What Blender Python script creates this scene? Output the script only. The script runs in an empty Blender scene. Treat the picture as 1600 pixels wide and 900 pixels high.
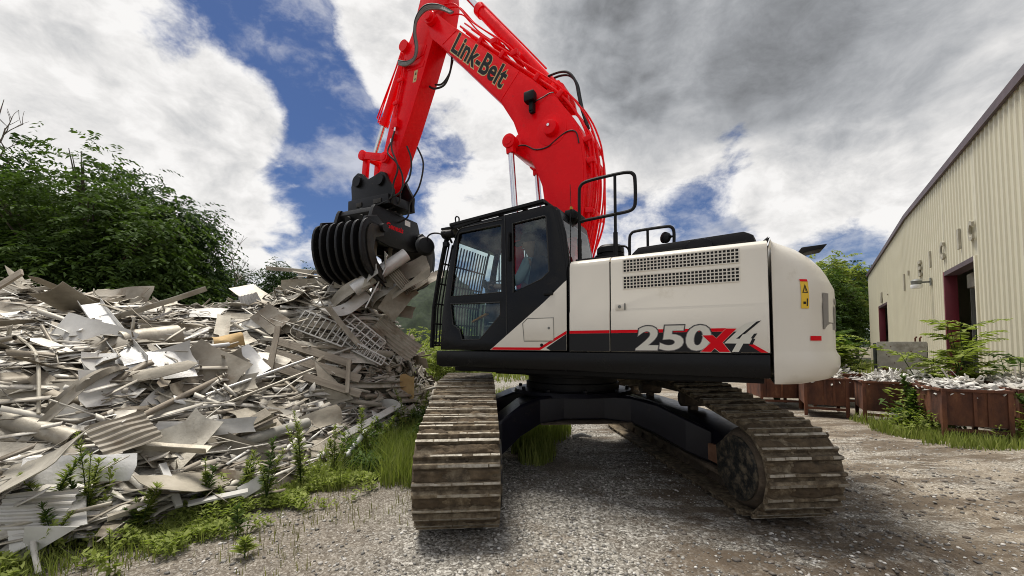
import bpy, bmesh, math, random
import numpy as np
from mathutils import Vector, Matrix, Euler

# ------------------------------------------------------------------ camera, sky, sun, exposure
S = bpy.context.scene
COL = S.collection
R = math.radians
random.seed(7)
rng = np.random.default_rng(11)

cam_d = bpy.data.cameras.new('camera')
cam = bpy.data.objects.new('camera', cam_d)
COL.objects.link(cam)
cam.location = (0, 0, 1.55)
cam.rotation_euler = (R(92.5), 0, 0)
cam_d.sensor_width = 36
cam_d.lens = 620 / 1600 * 36
cam_d.shift_y = 60 / 1600
cam_d.clip_start = 0.05
cam_d.clip_end = 3000
S.camera = cam

SUN_AZ, SUN_EL = 318.0, 72.0          # compass bearing of the sun (clockwise from +Y) and height
SUN_POWER, SUN_ANGLE = 2.6, 20.0
SKY_STRENGTH = 0.05
sd = Vector((math.sin(R(SUN_AZ)) * math.cos(R(SUN_EL)), math.cos(R(SUN_AZ)) * math.cos(R(SUN_EL)), math.sin(R(SUN_EL))))
sun_d = bpy.data.lights.new('sun', 'SUN')
sun_d.energy = SUN_POWER
sun_d.angle = R(SUN_ANGLE)
sun_d.color = (1.0, 0.955, 0.88)
sun = bpy.data.objects.new('sun', sun_d)
COL.objects.link(sun)
sun.rotation_euler = sd.to_track_quat('Z', 'Y').to_euler()
sun.location = (0, 0, 30)

S.view_settings.view_transform = 'Standard'
S.view_settings.look = 'None'
S.view_settings.exposure = 0.87
S.view_settings.gamma = 1.0
S.render.engine = 'CYCLES'
S.cycles.use_denoising = True
S.cycles.filter_width = 1.0
S.cycles.max_bounces = 6
S.cycles.transparent_max_bounces = 12
S.cycles.caustics_reflective = False
S.cycles.caustics_refractive = False


class NT:
    """tiny helper around a node tree"""
    def __init__(s, tree):
        s.t = tree
        s.t.nodes.clear()

    def n(s, typ, **kw):
        nd = s.t.nodes.new(typ)
        for k, v in kw.items():
            if k == 'i':
                for kk, vv in v.items():
                    s.put(nd.inputs[kk], vv)
            else:
                setattr(nd, k, v)
        return nd

    def put(s, sock, v):
        if hasattr(v, 'is_output') or isinstance(v, bpy.types.NodeSocket):
            s.t.links.new(v, sock)
        elif isinstance(v, bpy.types.Node):
            s.t.links.new(v.outputs[0], sock)
        else:
            sock.default_value = v

    def math(s, op, a, b=None, c=None, clamp=False):
        nd = s.t.nodes.new('ShaderNodeMath')
        nd.operation = op
        nd.use_clamp = clamp
        for k, v in enumerate((a, b, c)):
            if v is not None:
                s.put(nd.inputs[k], v)
        return nd.outputs[0]

    def vmath(s, op, a, b=None, scale=None):
        nd = s.t.nodes.new('ShaderNodeVectorMath')
        nd.operation = op
        s.put(nd.inputs[0], a)
        if b is not None:
            s.put(nd.inputs[1], b)
        if scale is not None:
            s.put(nd.inputs['Scale'], scale)
        return nd.outputs['Value'] if op in ('DOT_PRODUCT', 'LENGTH') else nd.outputs[0]

    def noise(s, vec, scale, detail=4, rough=0.5, dist=0.0):
        nd = s.n('ShaderNodeTexNoise')
        if vec is not None:
            s.put(nd.inputs['Vector'], vec)
        s.put(nd.inputs['Scale'], scale)
        s.put(nd.inputs['Detail'], detail)
        s.put(nd.inputs['Roughness'], rough)
        s.put(nd.inputs['Distortion'], dist)
        return nd.outputs['Fac']

    def ramp(s, fac, stops, interp='LINEAR'):
        nd = s.n('ShaderNodeValToRGB')
        cr = nd.color_ramp
        cr.interpolation = interp
        while len(cr.elements) > 1:
            cr.elements.remove(cr.elements[-1])
        for k, (p, c) in enumerate(stops):
            e = cr.elements[0] if k == 0 else cr.elements.new(p)
            e.position = p
            if not hasattr(c, '__len__'):
                c = (c, c, c)
            e.color = (*c[:3], 1)
        s.put(nd.inputs[0], fac)
        return nd.outputs[0]

    def smooth(s, v, a, b, lo=0.0, hi=1.0):
        nd = s.n('ShaderNodeMapRange', interpolation_type='SMOOTHSTEP')
        s.put(nd.inputs['Value'], v)
        s.put(nd.inputs['From Min'], a)
        s.put(nd.inputs['From Max'], b)
        s.put(nd.inputs['To Min'], lo)
        s.put(nd.inputs['To Max'], hi)
        return nd.outputs['Result']

    def mix(s, f, a, b, blend='MIX'):
        nd = s.n('ShaderNodeMix', data_type='RGBA', blend_type=blend)
        s.put(nd.inputs[0], f)
        for sock, v in ((nd.inputs[6], a), (nd.inputs[7], b)):
            if isinstance(v, tuple) and len(v) == 3:
                v = (*v, 1)
            s.put(sock, v)
        return nd.outputs[2]


# ---- world: Nishita sky with a broken cloud layer in front of it
world = bpy.data.worlds.new('World')
S.world = world
world.use_nodes = True
w = NT(world.node_tree)
tc = w.n('ShaderNodeTexCoord').outputs['Generated']
sky = w.n('ShaderNodeTexSky', sky_type='NISHITA')
sky.sun_disc = False
sky.sun_elevation = R(SUN_EL)
sky.sun_rotation = R(SUN_AZ)
sky.altitude = 200
sky.air_density = 1.0
sky.dust_density = 0.6
sky.ozone_density = 1.6
sep = w.n('ShaderNodeSeparateXYZ')
w.put(sep.inputs[0], tc)
zc = w.math('MAXIMUM', sep.outputs[2], 0.0)
den = w.math('ADD', zc, 0.32)
flat = w.n('ShaderNodeCombineXYZ')
w.put(flat.inputs[0], sep.outputs[0])
w.put(flat.inputs[1], sep.outputs[1])
w.put(flat.inputs[2], w.math('MULTIPLY', sep.outputs[2], 1.55))
cp = flat.outputs[0]


def az_el(az, el):
    return (math.sin(R(az)) * math.cos(R(el)), math.cos(R(az)) * math.cos(R(el)), math.sin(R(el)))


def blobs(items):
    tot = None
    for az, el, rad, amt in items:
        d = w.vmath('DOT_PRODUCT', tc, az_el(az, el))
        g = w.smooth(d, math.cos(R(rad)), 1.0, 0.0, amt)
        tot = g if tot is None else w.math('ADD', tot, g)
    return tot


# where the photographed sky is open and where it is covered (bearing, height, radius, amount)
cover = blobs([(-36, 38, 10, -.22), (-29, 33.5, 9, -.23), (-25.5, 28, 7, -.24), (-26, 20, 8, -.22), (-19, 18, 8, -.24), (-15, 25, 7, -.12),
               (-43.5, 28.5, 5, -.20), (31.5, 24, 6, -.16), (26, 17, 6, -.17), (39, 9, 6, -.16), (-28, 11, 6, -.12),
               (-47, 21, 15, .20), (-36, 25, 8, .16), (-50, 31, 10, .14), (-32, 14, 8, .14), (28, 36, 22, .28), (44, 28, 16, .20),
               (5, 36, 16, .22), (36, 17, 9, .18), (3, 22, 11, .14), (47, 20, 9, .1), (-17, 37, 8, .22)])
darkb = blobs([(25, 37, 18, .46), (42, 31, 15, .42), (9, 40, 14, .24), (17, 27, 9, .14), (33, 29, 7, .10)])


def noise_vec(vec, scale, detail):
    nd = w.n('ShaderNodeTexNoise')
    w.put(nd.inputs['Vector'], vec)
    nd.inputs['Scale'].default_value = scale
    nd.inputs['Detail'].default_value = detail
    return w.vmath('SUBTRACT', nd.outputs['Color'], (.5, .5, .5))


cpw = w.vmath('ADD', cp, w.vmath('SCALE', noise_vec(cp, 3.0, 4), scale=.16))


def billow(vec, scale, detail):
    """rounded puffs: folded noise"""
    n_ = w.noise(vec, scale, detail, .52)
    return w.math('SUBTRACT', 1.0, w.math('MULTIPLY', w.math('ABSOLUTE', w.math('SUBTRACT', n_, .5)), 2.6))


def density(vec):
    big = w.noise(vec, 3.0, 2, .5)
    mid = billow(vec, 5.5, 3)
    fine = w.noise(vec, 11.0, 9, .62)
    return w.math('ADD', w.math('ADD', w.math('MULTIPLY', big, .45), w.math('MULTIPLY', mid, .16)), w.math('MULTIPLY', fine, .62))


d0 = density(cpw)
d1 = density(w.vmath('ADD', cpw, (-.02, .015, .045)))
amount = w.math('ADD', d0, cover)
veil = w.math('MULTIPLY', w.smooth(w.noise(cpw, 7.5, 8, .6), .44, .72), .55)
mask = w.math('MAXIMUM', w.smooth(amount, .52, .74), veil)
thick = w.smooth(amount, .62, 1.05)
relief = w.math('MULTIPLY', w.math('SUBTRACT', d0, d1), 1.4)
soft = w.noise(cpw, 4.2, 3, .5)
lum = w.math('ADD', w.math('SUBTRACT', 1.0, w.math('MULTIPLY', thick, .17)), relief)
lum = w.math('SUBTRACT', lum, w.math('MULTIPLY', w.smooth(soft, .42, .70), .12))
lum = w.math('MULTIPLY', lum, w.math('SUBTRACT', 1.0, w.math('MINIMUM', darkb, .56)))
lum = w.math('MAXIMUM', w.math('MINIMUM', lum, .97), .16)
ccol = w.mix(w.smooth(lum, .3, .9), (.91, .945, 1.0), (1.0, .985, .97))
cloud = w.vmath('SCALE', ccol, scale=lum)
bg1 = w.n('ShaderNodeBackground')
w.put(bg1.inputs[0], w.mix(1.0, sky.outputs[0], (.46, .56, .78), 'MULTIPLY'))
bg1.inputs[1].default_value = SKY_STRENGTH
bg2 = w.n('ShaderNodeBackground')
w.put(bg2.inputs[0], cloud)
bg2.inputs[1].default_value = 0.535
mx = w.n('ShaderNodeMixShader')
w.put(mx.inputs[0], mask)
w.put(mx.inputs[1], bg1.outputs[0])
w.put(mx.inputs[2], bg2.outputs[0])
out = w.n('ShaderNodeOutputWorld')
w.put(out.inputs[0], mx.outputs[0])
world.cycles.sampling_method = 'MANUAL'
world.cycles.sample_map_resolution = 512

# ------------------------------------------------------------------ materials
MATS = {}


def material(name):
    m = bpy.data.materials.new(name)
    m.use_nodes = True
    t = NT(m.node_tree)
    MATS[name] = m
    return m, t


def finish(t, bsdf):
    o = t.n('ShaderNodeOutputMaterial')
    t.put(o.inputs[0], bsdf.outputs[0])


def paint(name, col, rough=.4, metal=0.0, var=.08, scale=3.0, dirt=0.0, dirt_col=(.16, .12, .08), bump=0.0, bscale=60, coat=0.0,
          rnd=0.0, spec=.5, low_dirt=None):
    """painted or plain surface: colour with gentle variation, dirt patches, fine relief"""
    m, t = material(name)
    geo = t.n('ShaderNodeTexCoord').outputs['Object']
    n1 = t.noise(geo, scale, 6, .6)
    c = t.mix(t.ramp(n1, [(.3, 0), (.7, 1)]), tuple(x * (1 - var) for x in col), tuple(min(1, x * (1 + var)) for x in col))
    if rnd:
        oi = t.n('ShaderNodeObjectInfo').outputs['Random']
        c = t.mix(1.0, c, t.ramp(oi, [(0, 1 - rnd), (1, 1 + rnd * .5)]), 'MULTIPLY')
    rg = t.math('ADD', t.math('MULTIPLY', t.noise(geo, scale * 4, 5), .25), rough - .12)
    if dirt:
        n2 = t.noise(geo, scale * 2.3, 9, .72)
        f = t.smooth(n2, .62 - dirt * .35, .78 - dirt * .2)
        c = t.mix(t.math('MULTIPLY', f, .85), c, dirt_col)
        rg = t.math('ADD', rg, t.math('MULTIPLY', f, .4))
    b = t.n('ShaderNodeBsdfPrincipled')
    t.put(b.inputs['Base Color'], c)
    t.put(b.inputs['Roughness'], rg)
    b.inputs['Metallic'].default_value = metal
    b.inputs['Specular IOR Level'].default_value = spec
    if coat:
        b.inputs['Coat Weight'].default_value = coat
        b.inputs['Coat Roughness'].default_value = .08
    if bump:
        bp = t.n('ShaderNodeBump')
        bp.inputs['Strength'].default_value = bump
        bp.inputs['Distance'].default_value = .02
        t.put(bp.inputs['Height'], t.noise(geo, bscale, 6, .65))
        t.put(b.inputs['Normal'], bp.outputs[0])
    finish(t, b)
    return m


def ramp_mat(name, stops, scale=4.0, rough=.7, metal=0.0, bump=.4, bscale=40, rnd=None, stretch=(1, 1, 1), stain=None, trans=0.0):
    """mottled natural or weathered surface; rnd gives per-object tint stops"""
    m, t = material(name)
    geo = t.n('ShaderNodeTexCoord').outputs['Object']
    mp = t.n('ShaderNodeMapping')
    t.put(mp.inputs[0], geo)
    mp.inputs['Scale'].default_value = stretch
    v = mp.outputs[0]
    oi = t.n('ShaderNodeObjectInfo').outputs['Random']
    off = t.vmath('ADD', v, t.vmath('SCALE', (13.1, 7.7, 5.3), scale=oi))
    n1 = t.noise(off, scale, 8, .65)
    c = t.ramp(n1, stops)
    if rnd:
        c = t.mix(1.0, c, t.ramp(oi, rnd), 'MULTIPLY')
    if stain:
        n2 = t.noise(off, scale * .6, 7, .7)
        c = t.mix(t.smooth(n2, .52, .68), c, stain)
    b = t.n('ShaderNodeBsdfPrincipled')
    t.put(b.inputs['Base Color'], c)
    t.put(b.inputs['Roughness'], t.math('ADD', rough - .1, t.math('MULTIPLY', t.noise(off, scale * 3, 4), .2)))
    b.inputs['Metallic'].default_value = metal
    if trans:
        b.inputs['Transmission Weight'].default_value = 0.0
        b.inputs['Subsurface Weight'].default_value = trans
        b.inputs['Subsurface Radius'].default_value = (.02, .03, .01)
    bp = t.n('ShaderNodeBump')
    bp.inputs['Strength'].default_value = bump
    bp.inputs['Distance'].default_value = .02
    t.put(bp.inputs['Height'], t.noise(off, bscale, 6, .7))
    t.put(b.inputs['Normal'], bp.outputs[0])
    finish(t, b)
    return m


def leaf_mat(name, dark, light, trans=.35):
    m, t = material(name)
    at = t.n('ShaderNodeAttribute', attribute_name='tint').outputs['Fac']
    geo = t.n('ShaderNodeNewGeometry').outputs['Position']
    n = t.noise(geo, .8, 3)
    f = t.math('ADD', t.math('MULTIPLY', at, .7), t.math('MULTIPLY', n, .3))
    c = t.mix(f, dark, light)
    d = t.n('ShaderNodeBsdfPrincipled')
    t.put(d.inputs['Base Color'], c)
    d.inputs['Roughness'].default_value = .7
    d.inputs['Specular IOR Level'].default_value = .15
    tr = t.n('ShaderNodeBsdfTranslucent')
    t.put(tr.inputs[0], t.mix(1.0, c, (1.1, 1.25, .55), 'MULTIPLY'))
    mxs = t.n('ShaderNodeMixShader')
    mxs.inputs[0].default_value = trans
    t.put(mxs.inputs[1], d.outputs[0])
    t.put(mxs.inputs[2], tr.outputs[0])
    o = t.n('ShaderNodeOutputMaterial')
    t.put(o.inputs[0], mxs.outputs[0])
    return m


def glass_mat(name, tint=(.55, .62, .6), refl=.07):
    m, t = material(name)
    lw = t.n('ShaderNodeFresnel')
    bf = t.n('ShaderNodeNewGeometry').outputs['Backfacing']
    t.put(lw.inputs[0], t.math('SUBTRACT', 1.5, t.math('MULTIPLY', bf, 1.5 - 1 / 1.5)))
    tr = t.n('ShaderNodeBsdfTransparent')
    tr.inputs[0].default_value = (*tint, 1)
    gl = t.n('ShaderNodeBsdfGlossy')
    gl.inputs['Roughness'].default_value = .02
    mxs = t.n('ShaderNodeMixShader')
    t.put(mxs.inputs[0], t.math('ADD', lw.outputs[0], refl - .04))
    t.put(mxs.inputs[1], tr.outputs[0])
    t.put(mxs.inputs[2], gl.outputs[0])
    o = t.n('ShaderNodeOutputMaterial')
    t.put(o.inputs[0], mxs.outputs[0])
    return m


paint('red', (.93, .002, .008), rough=.26, var=.07, scale=2.5, coat=.0, spec=.17, dirt=.04, dirt_col=(.40, .03, .03), bump=.02, bscale=30)
paint('cream', (.695, .65, .56), rough=.34, var=.025, scale=1.2, coat=.2, spec=.4, dirt=.10, dirt_col=(.58, .53, .43), bump=.01, bscale=20)
paint('black_gloss', (.0035, .0035, .004), rough=.24, var=.1, scale=2, coat=.0, spec=.22, dirt=.03, dirt_col=(.022, .019, .015))
paint('black_matte', (.006, .006, .0065), rough=.5, var=.15, scale=4, spec=.2, dirt=.05, dirt_col=(.035, .03, .024), bump=.05)
paint('navy_frame', (.005, .005, .009), rough=.34, var=.2, scale=4, spec=.25, dirt=.12, dirt_col=(.06, .05, .038), bump=.05)
paint('grapple_black', (.006, .006, .0065), rough=.42, var=.2, scale=6, spec=.25, dirt=.10, dirt_col=(.10, .08, .055), bump=.08)
paint('grapple_worn', (.022, .019, .014), rough=.55, var=.4, scale=9, dirt=.28, dirt_col=(.11, .075, .04), bump=.15, metal=.2)
paint('scuffed', (.012, .013, .013), rough=.5, var=.3, scale=5, spec=.3, dirt=.55, dirt_col=(.13, .105, .07), bump=.3)
paint('rubber', (.012, .012, .012), rough=.6, var=.1)
paint('hose_grey', (.16, .165, .15), rough=.5, var=.15, scale=9)
paint('chrome', (.75, .75, .76), rough=.14, metal=1.0, var=.03)
paint('decal_red', (.66, .004, .012), rough=.5, spec=.1, var=.02)
paint('decal_black', (.009, .009, .010), rough=.4, spec=.25, var=.05)
paint('decal_grey', (.20, .185, .175), rough=.45, var=.04)
paint('decal_cream', (.62, .60, .52), rough=.4, var=.03)
paint('decal_yellow', (.78, .50, .02), rough=.45, var=.04)
paint('decal_tan', (.66, .50, .24), rough=.45, var=.05)
paint('decal_white', (.72, .72, .70), rough=.45, var=.05)
paint('dark_hole', (.006, .006, .006), rough=.8, var=.1)
paint('seat_fabric', (.02, .02, .022), rough=.85, var=.1, bump=.1)
paint('skin', (.42, .25, .18), rough=.55, var=.06)
paint('shirt', (.36, .42, .42), rough=.85, var=.08, bump=.15, bscale=25)
paint('jeans', (.04, .055, .09), rough=.9, var=.12, bump=.12)
paint('cap_cloth', (.018, .018, .02), rough=.9, var=.1)
paint('console', (.05, .05, .052), rough=.6, var=.1)
paint('orange_label', (.70, .28, .03), rough=.5, var=.05)
paint('paper', (.62, .62, .60), rough=.8, var=.06)
paint('amber', (.5, .42, .05), rough=.3)
glass_mat('glass', (.80, .87, .87), .045)
glass_mat('glass_rear', (.90, .94, .94), .10)
glass_mat('mirror_glass', (.1, .1, .1), .6)
ramp_mat('mud_steel', [(.30, (.045, .032, .018)), (.44, (.10, .073, .042)), (.54, (.17, .13, .08)), (.66, (.27, .22, .145)), (.8, (.38, .325, .23))],
         scale=15, rough=.8, bump=.9, bscale=95, rnd=[(0, .75), (1, 1.2)])
ramp_mat('mud_dark', [(.3, (.035, .027, .019)), (.5, (.075, .055, .036)), (.7, (.15, .115, .078))], scale=6, rough=.9, bump=.9, bscale=30)
ramp_mat('mud_clod', [(.3, (.045, .031, .018)), (.55, (.095, .067, .038)), (.75, (.17, .125, .076))], scale=9, rough=.95, bump=.9, bscale=40)
ramp_mat('worn_edge', [(.3, (.12, .095, .065)), (.5, (.30, .27, .215)), (.7, (.46, .43, .37))], scale=14, rough=.5, metal=.35, bump=.3)
ramp_mat('rust', [(.28, (.035, .014, .009)), (.45, (.085, .030, .015)), (.6, (.15, .055, .024)), (.72, (.28, .13, .06)), (.8, (.36, .24, .15))], scale=3.5, rough=.85,
         bump=.4, bscale=30, rnd=[(0, .75), (1, 1.15)], stretch=(1, 1, .45))
ramp_mat('rust_plate', [(.3, (.10, .05, .03)), (.5, (.20, .10, .055)), (.7, (.30, .20, .13))], scale=3, rough=.8, bump=.3)
ramp_mat('aluminium', [(.25, (.22, .205, .175)), (.45, (.36, .34, .30)), (.6, (.49, .47, .42)), (.8, (.61, .59, .545))], scale=2.6, rough=.52, metal=.25,
         bump=.22, bscale=18, rnd=[(0, (.52, .47, .40)), (.35, (.80, .75, .66)), (.7, (.98, .95, .88)), (1, (1.14, 1.12, 1.07))], stain=(.24, .195, .14))
ramp_mat('aluminium_bright', [(.3, (.50, .49, .46)), (.5, (.64, .63, .60)), (.7, (.74, .73, .71))], scale=2.4, rough=.42, metal=.3,
         bump=.25, bscale=12, rnd=[(0, .85), (1, 1.08)])
ramp_mat('white_sheet', [(.3, (.42, .40, .365)), (.5, (.53, .515, .475)), (.7, (.64, .625, .59))], scale=2.0, rough=.5, bump=.15, bscale=14,
         rnd=[(0, .85), (1, 1.05)], stain=(.46, .42, .35))
ramp_mat('tan_sheet', [(.3, (.20, .17, .125)), (.5, (.31, .275, .215)), (.7, (.43, .39, .32))], scale=2.6, rough=.65, bump=.25, bscale=16,
         rnd=[(0, .7), (1, 1.15)], stain=(.20, .15, .10))
ramp_mat('wood', [(.3, (.19, .155, .115)), (.5, (.31, .265, .205)), (.7, (.43, .385, .31))], scale=3, rough=.85, bump=.4, bscale=30, stretch=(.25, 3, 3),
         rnd=[(0, .8), (1, 1.2)])
ramp_mat('wire_tan', [(.3, (.33, .29, .22)), (.6, (.50, .46, .37)), (.8, (.60, .57, .49))], scale=6, rough=.6, bump=.1, rnd=[(0, .8), (1, 1.15)])
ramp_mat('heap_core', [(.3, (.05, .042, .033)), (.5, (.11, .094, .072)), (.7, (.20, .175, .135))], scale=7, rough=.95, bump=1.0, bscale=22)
ramp_mat('cardboard', [(.3, (.42, .27, .11)), (.6, (.56, .39, .18)), (.8, (.62, .47, .26))], scale=5, rough=.8, bump=.3)
ramp_mat('bark', [(.3, (.045, .036, .026)), (.5, (.085, .068, .05)), (.7, (.14, .115, .09))], scale=6, rough=.95, bump=.8, bscale=25, stretch=(3, 3, .6))
ramp_mat('dead_wood', [(.3, (.13, .105, .085)), (.6, (.20, .17, .14)), (.8, (.27, .235, .20))], scale=6, rough=.9, bump=.4)
ramp_mat('siding', [(.3, (.56, .525, .40)), (.55, (.60, .565, .43)), (.75, (.63, .595, .46))], scale=.7, rough=.5, bump=.04, rnd=[(0, .97), (1, 1.02)],
         stretch=(1, 1, .3))
ramp_mat('maroon', [(.3, (.10, .008, .016)), (.6, (.14, .012, .022)), (.8, (.17, .02, .03))], scale=2, rough=.5, bump=.05)
ramp_mat('roof_trim', [(.3, (.05, .03, .035)), (.6, (.085, .05, .06)), (.8, (.12, .08, .09))], scale=2, rough=.5, bump=.05)
ramp_mat('interior_dark', [(.3, (.012, .012, .012)), (.7, (.028, .027, .026))], scale=2, rough=.9)
ramp_mat('concrete', [(.3, (.26, .25, .215)), (.5, (.36, .345, .30)), (.7, (.45, .43, .375))], scale=4, rough=.85, bump=.3, stain=(.20, .18, .145))
ramp_mat('letter', [(.3, (.30, .275, .215)), (.6, (.40, .375, .30)), (.8, (.5, .47, .385))], scale=5, rough=.6, bump=.1)
ramp_mat('pebble', [(.25, (.10, .092, .082)), (.45, (.20, .19, .17)), (.6, (.33, .31, .28)), (.8, (.52, .50, .46))], scale=9, rough=.85, bump=.2)
ramp_mat('hill', [(.3, (.007, .014, .006)), (.5, (.016, .028, .011)), (.7, (.03, .047, .018))], scale=.5, rough=.95, bump=1.0, bscale=.6)
ramp_mat('blue_tarp', [(.4, (.03, .06, .22)), (.6, (.35, .38, .45))], scale=8, rough=.5)
leaf_mat('leaf_dark', (.014, .032, .011), (.055, .095, .028), .25)
leaf_mat('leaf_mid', (.03, .06, .014), (.11, .165, .042), .3)
leaf_mat('leaf_light', (.12, .16, .028), (.34, .38, .115), .38)
leaf_mat('grass', (.095, .135, .024), (.34, .37, .11), .32)
leaf_mat('grass_dry', (.12, .12, .04), (.30, .28, .12), .3)


# ------------------------------------------------------------------ mesh helpers
class MB:
    """collects vertices and faces of one mesh"""
    def __init__(s):
        s.v = []
        s.f = []

    def add(s, vs, fs):
        o = len(s.v)
        s.v += [tuple(p) for p in vs]
        s.f += [tuple(i + o for i in f) for f in fs]
        return s

    def box(s, x0, x1, y0, y1, z0, z1, M=None):
        vs = [Vector((x, y, z)) for z in (z0, z1) for y in (y0, y1) for x in (x0, x1)]
        if M is not None:
            vs = [M @ p for p in vs]
        return s.add(vs, [(0, 2, 3, 1), (4, 5, 7, 6), (0, 1, 5, 4), (2, 6, 7, 3), (0, 4, 6, 2), (1, 3, 7, 5)])

    def bar(s, a, b, wy, wz, up=(0, 0, 1)):
        """rectangular bar from a to b"""
        a, b = Vector(a), Vector(b)
        d = (b - a)
        L = d.length
        d.normalize()
        up = Vector(up)
        if abs(d.dot(up)) > .98:
            up = Vector((1, 0, 0))
        y = up.cross(d).normalized()
        z = d.cross(y)
        vs = []
        for p in (a, b):
            for sy, sz in ((-1, -1), (1, -1), (1, 1), (-1, 1)):
                vs.append(p + y * sy * wy / 2 + z * sz * wz / 2)
        return s.add(vs, [(3, 2, 1, 0), (4, 5, 6, 7), (0, 1, 5, 4), (1, 2, 6, 5), (2, 3, 7, 6), (3, 0, 4, 7)])

    def prism(s, poly, y0, y1, M=None):
        """polygon in the x-z plane, extruded along y"""
        n = len(poly)
        vs = [Vector((p[0], y0, p[1])) for p in poly] + [Vector((p[0], y1, p[1])) for p in poly]
        if M is not None:
            vs = [M @ p for p in vs]
        area = sum(poly[i][0] * poly[(i + 1) % n][1] - poly[(i + 1) % n][0] * poly[i][1] for i in range(n))
        fs = [tuple(range(n)), tuple(range(2 * n - 1, n - 1, -1))] + [((i + 1) % n, i, i + n, (i + 1) % n + n) for i in range(n)]
        if (area < 0) != (y1 < y0):
            fs = [tuple(reversed(f)) for f in fs]
        return s.add(vs, fs)

    def tube(s, pts, r, seg=8, cap=True, closed=False):
        pts = [Vector(p) for p in pts]
        n = len(pts)
        rr = r if hasattr(r, '__len__') else [r] * n
        vs, fs = [], []
        prev = None
        for i, p in enumerate(pts):
            if closed:
                t = (pts[(i + 1) % n] - pts[i - 1]).normalized()
            else:
                t = (pts[min(i + 1, n - 1)] - pts[max(i - 1, 0)]).normalized()
            if prev is None:
                a = Vector((0, 0, 1)) if abs(t.z) < .9 else Vector((1, 0, 0))
                x = t.cross(a).normalized()
            else:
                x = (prev - t * prev.dot(t))
                x = x.normalized() if x.length > 1e-6 else t.orthogonal().normalized()
            prev = x
            y = t.cross(x)
            for k in range(seg):
                a = 2 * math.pi * k / seg
                vs.append(p + (x * math.cos(a) + y * math.sin(a)) * rr[i])
        m = n if closed else n - 1
        for i in range(m):
            for k in range(seg):
                a, b = i * seg + k, i * seg + (k + 1) % seg
                c, d = ((i + 1) % n) * seg + (k + 1) % seg, ((i + 1) % n) * seg + k
                fs.append((a, b, c, d))
        if cap and not closed:
            fs.append(tuple(range(seg - 1, -1, -1)))
            fs.append(tuple(range((n - 1) * seg, n * seg)))
        return s.add(vs, fs)

    def cyl(s, a, b, r0, r1=None, seg=20, cap=True):
        return s.tube([a, b], [r0, r0 if r1 is None else r1], seg, cap)

    def lathe(s, prof, a, axis, seg=24):
        """prof = [(along, radius)] revolved round the axis through a"""
        a = Vector(a)
        d = Vector(axis).normalized()
        x = d.orthogonal().normalized()
        y = d.cross(x)
        vs, fs = [], []
        for h, r in prof:
            for k in range(seg):
                t = 2 * math.pi * k / seg
                vs.append(a + d * h + (x * math.cos(t) + y * math.sin(t)) * r)
        for i in range(len(prof) - 1):
            for k in range(seg):
                fs.append((i * seg + k, i * seg + (k + 1) % seg, (i + 1) * seg + (k + 1) % seg, (i + 1) * seg + k))
        fs.append(tuple(range(seg - 1, -1, -1)))
        fs.append(tuple(range((len(prof) - 1) * seg, len(prof) * seg)))
        return s.add(vs, fs)

    def loft(s, rings, closed_ring=True, caps=True):
        n = len(rings[0])
        vs = [p for r in rings for p in r]
        fs = []
        for i in range(len(rings) - 1):
            for k in range(n if closed_ring else n - 1):
                fs.append((i * n + k, i * n + (k + 1) % n, (i + 1) * n + (k + 1) % n, (i + 1) * n + k))
        if caps and closed_ring:
            fs.append(tuple(range(n - 1, -1, -1)))
            fs.append(tuple(range((len(rings) - 1) * n, len(rings) * n)))
        return s.add(vs, fs)

    def grid(s, fn, nu, nv):
        vs = [fn(i / nu, j / nv) for i in range(nu + 1) for j in range(nv + 1)]
        fs = [(i * (nv + 1) + j, (i + 1) * (nv + 1) + j, (i + 1) * (nv + 1) + j + 1, i * (nv + 1) + j + 1) for i in range(nu) for j in range(nv)]
        return s.add(vs, fs)

    def holed(s, outer, holes, y0, y1, to=None):
        """flat plate in x-z with openings, thickness y0..y1"""
        bm = bmesh.new()
        edges = []
        for loop in [outer] + holes:
            vv = [bm.verts.new((p[0], 0, p[1])) for p in loop]
            for i in range(len(vv)):
                edges.append(bm.edges.new((vv[i], vv[(i + 1) % len(vv)])))
        bmesh.ops.triangle_fill(bm, edges=edges, use_beauty=True, use_dissolve=False)
        bm.verts.ensure_lookup_table()
        bm.verts.index_update()
        base = [v.co.copy() for v in bm.verts]
        fl = [tuple(v.index for v in f.verts) for f in bm.faces]
        bm.free()
        n = len(base)
        vs = [Vector((p.x, y0, p.z)) for p in base] + [Vector((p.x, y1, p.z)) for p in base]
        fs = []
        for f in fl:
            a, b, c = [base[i] for i in f[:3]]
            up = (b - a).cross(c - a).y > 0
            f1 = f if (up == (y0 > y1)) else tuple(reversed(f))
            fs.append(f1)
            fs.append(tuple(i + n for i in reversed(f1)))
        k = 0
        for loop in [outer] + holes:
            m = len(loop)
            for i in range(m):
                a, b = k + i, k + (i + 1) % m
                fs.append((a, b, b + n, a + n))
            k += m
        if to is not None:
            vs = [to(p) for p in vs]
        return s.add(vs, fs)


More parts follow.
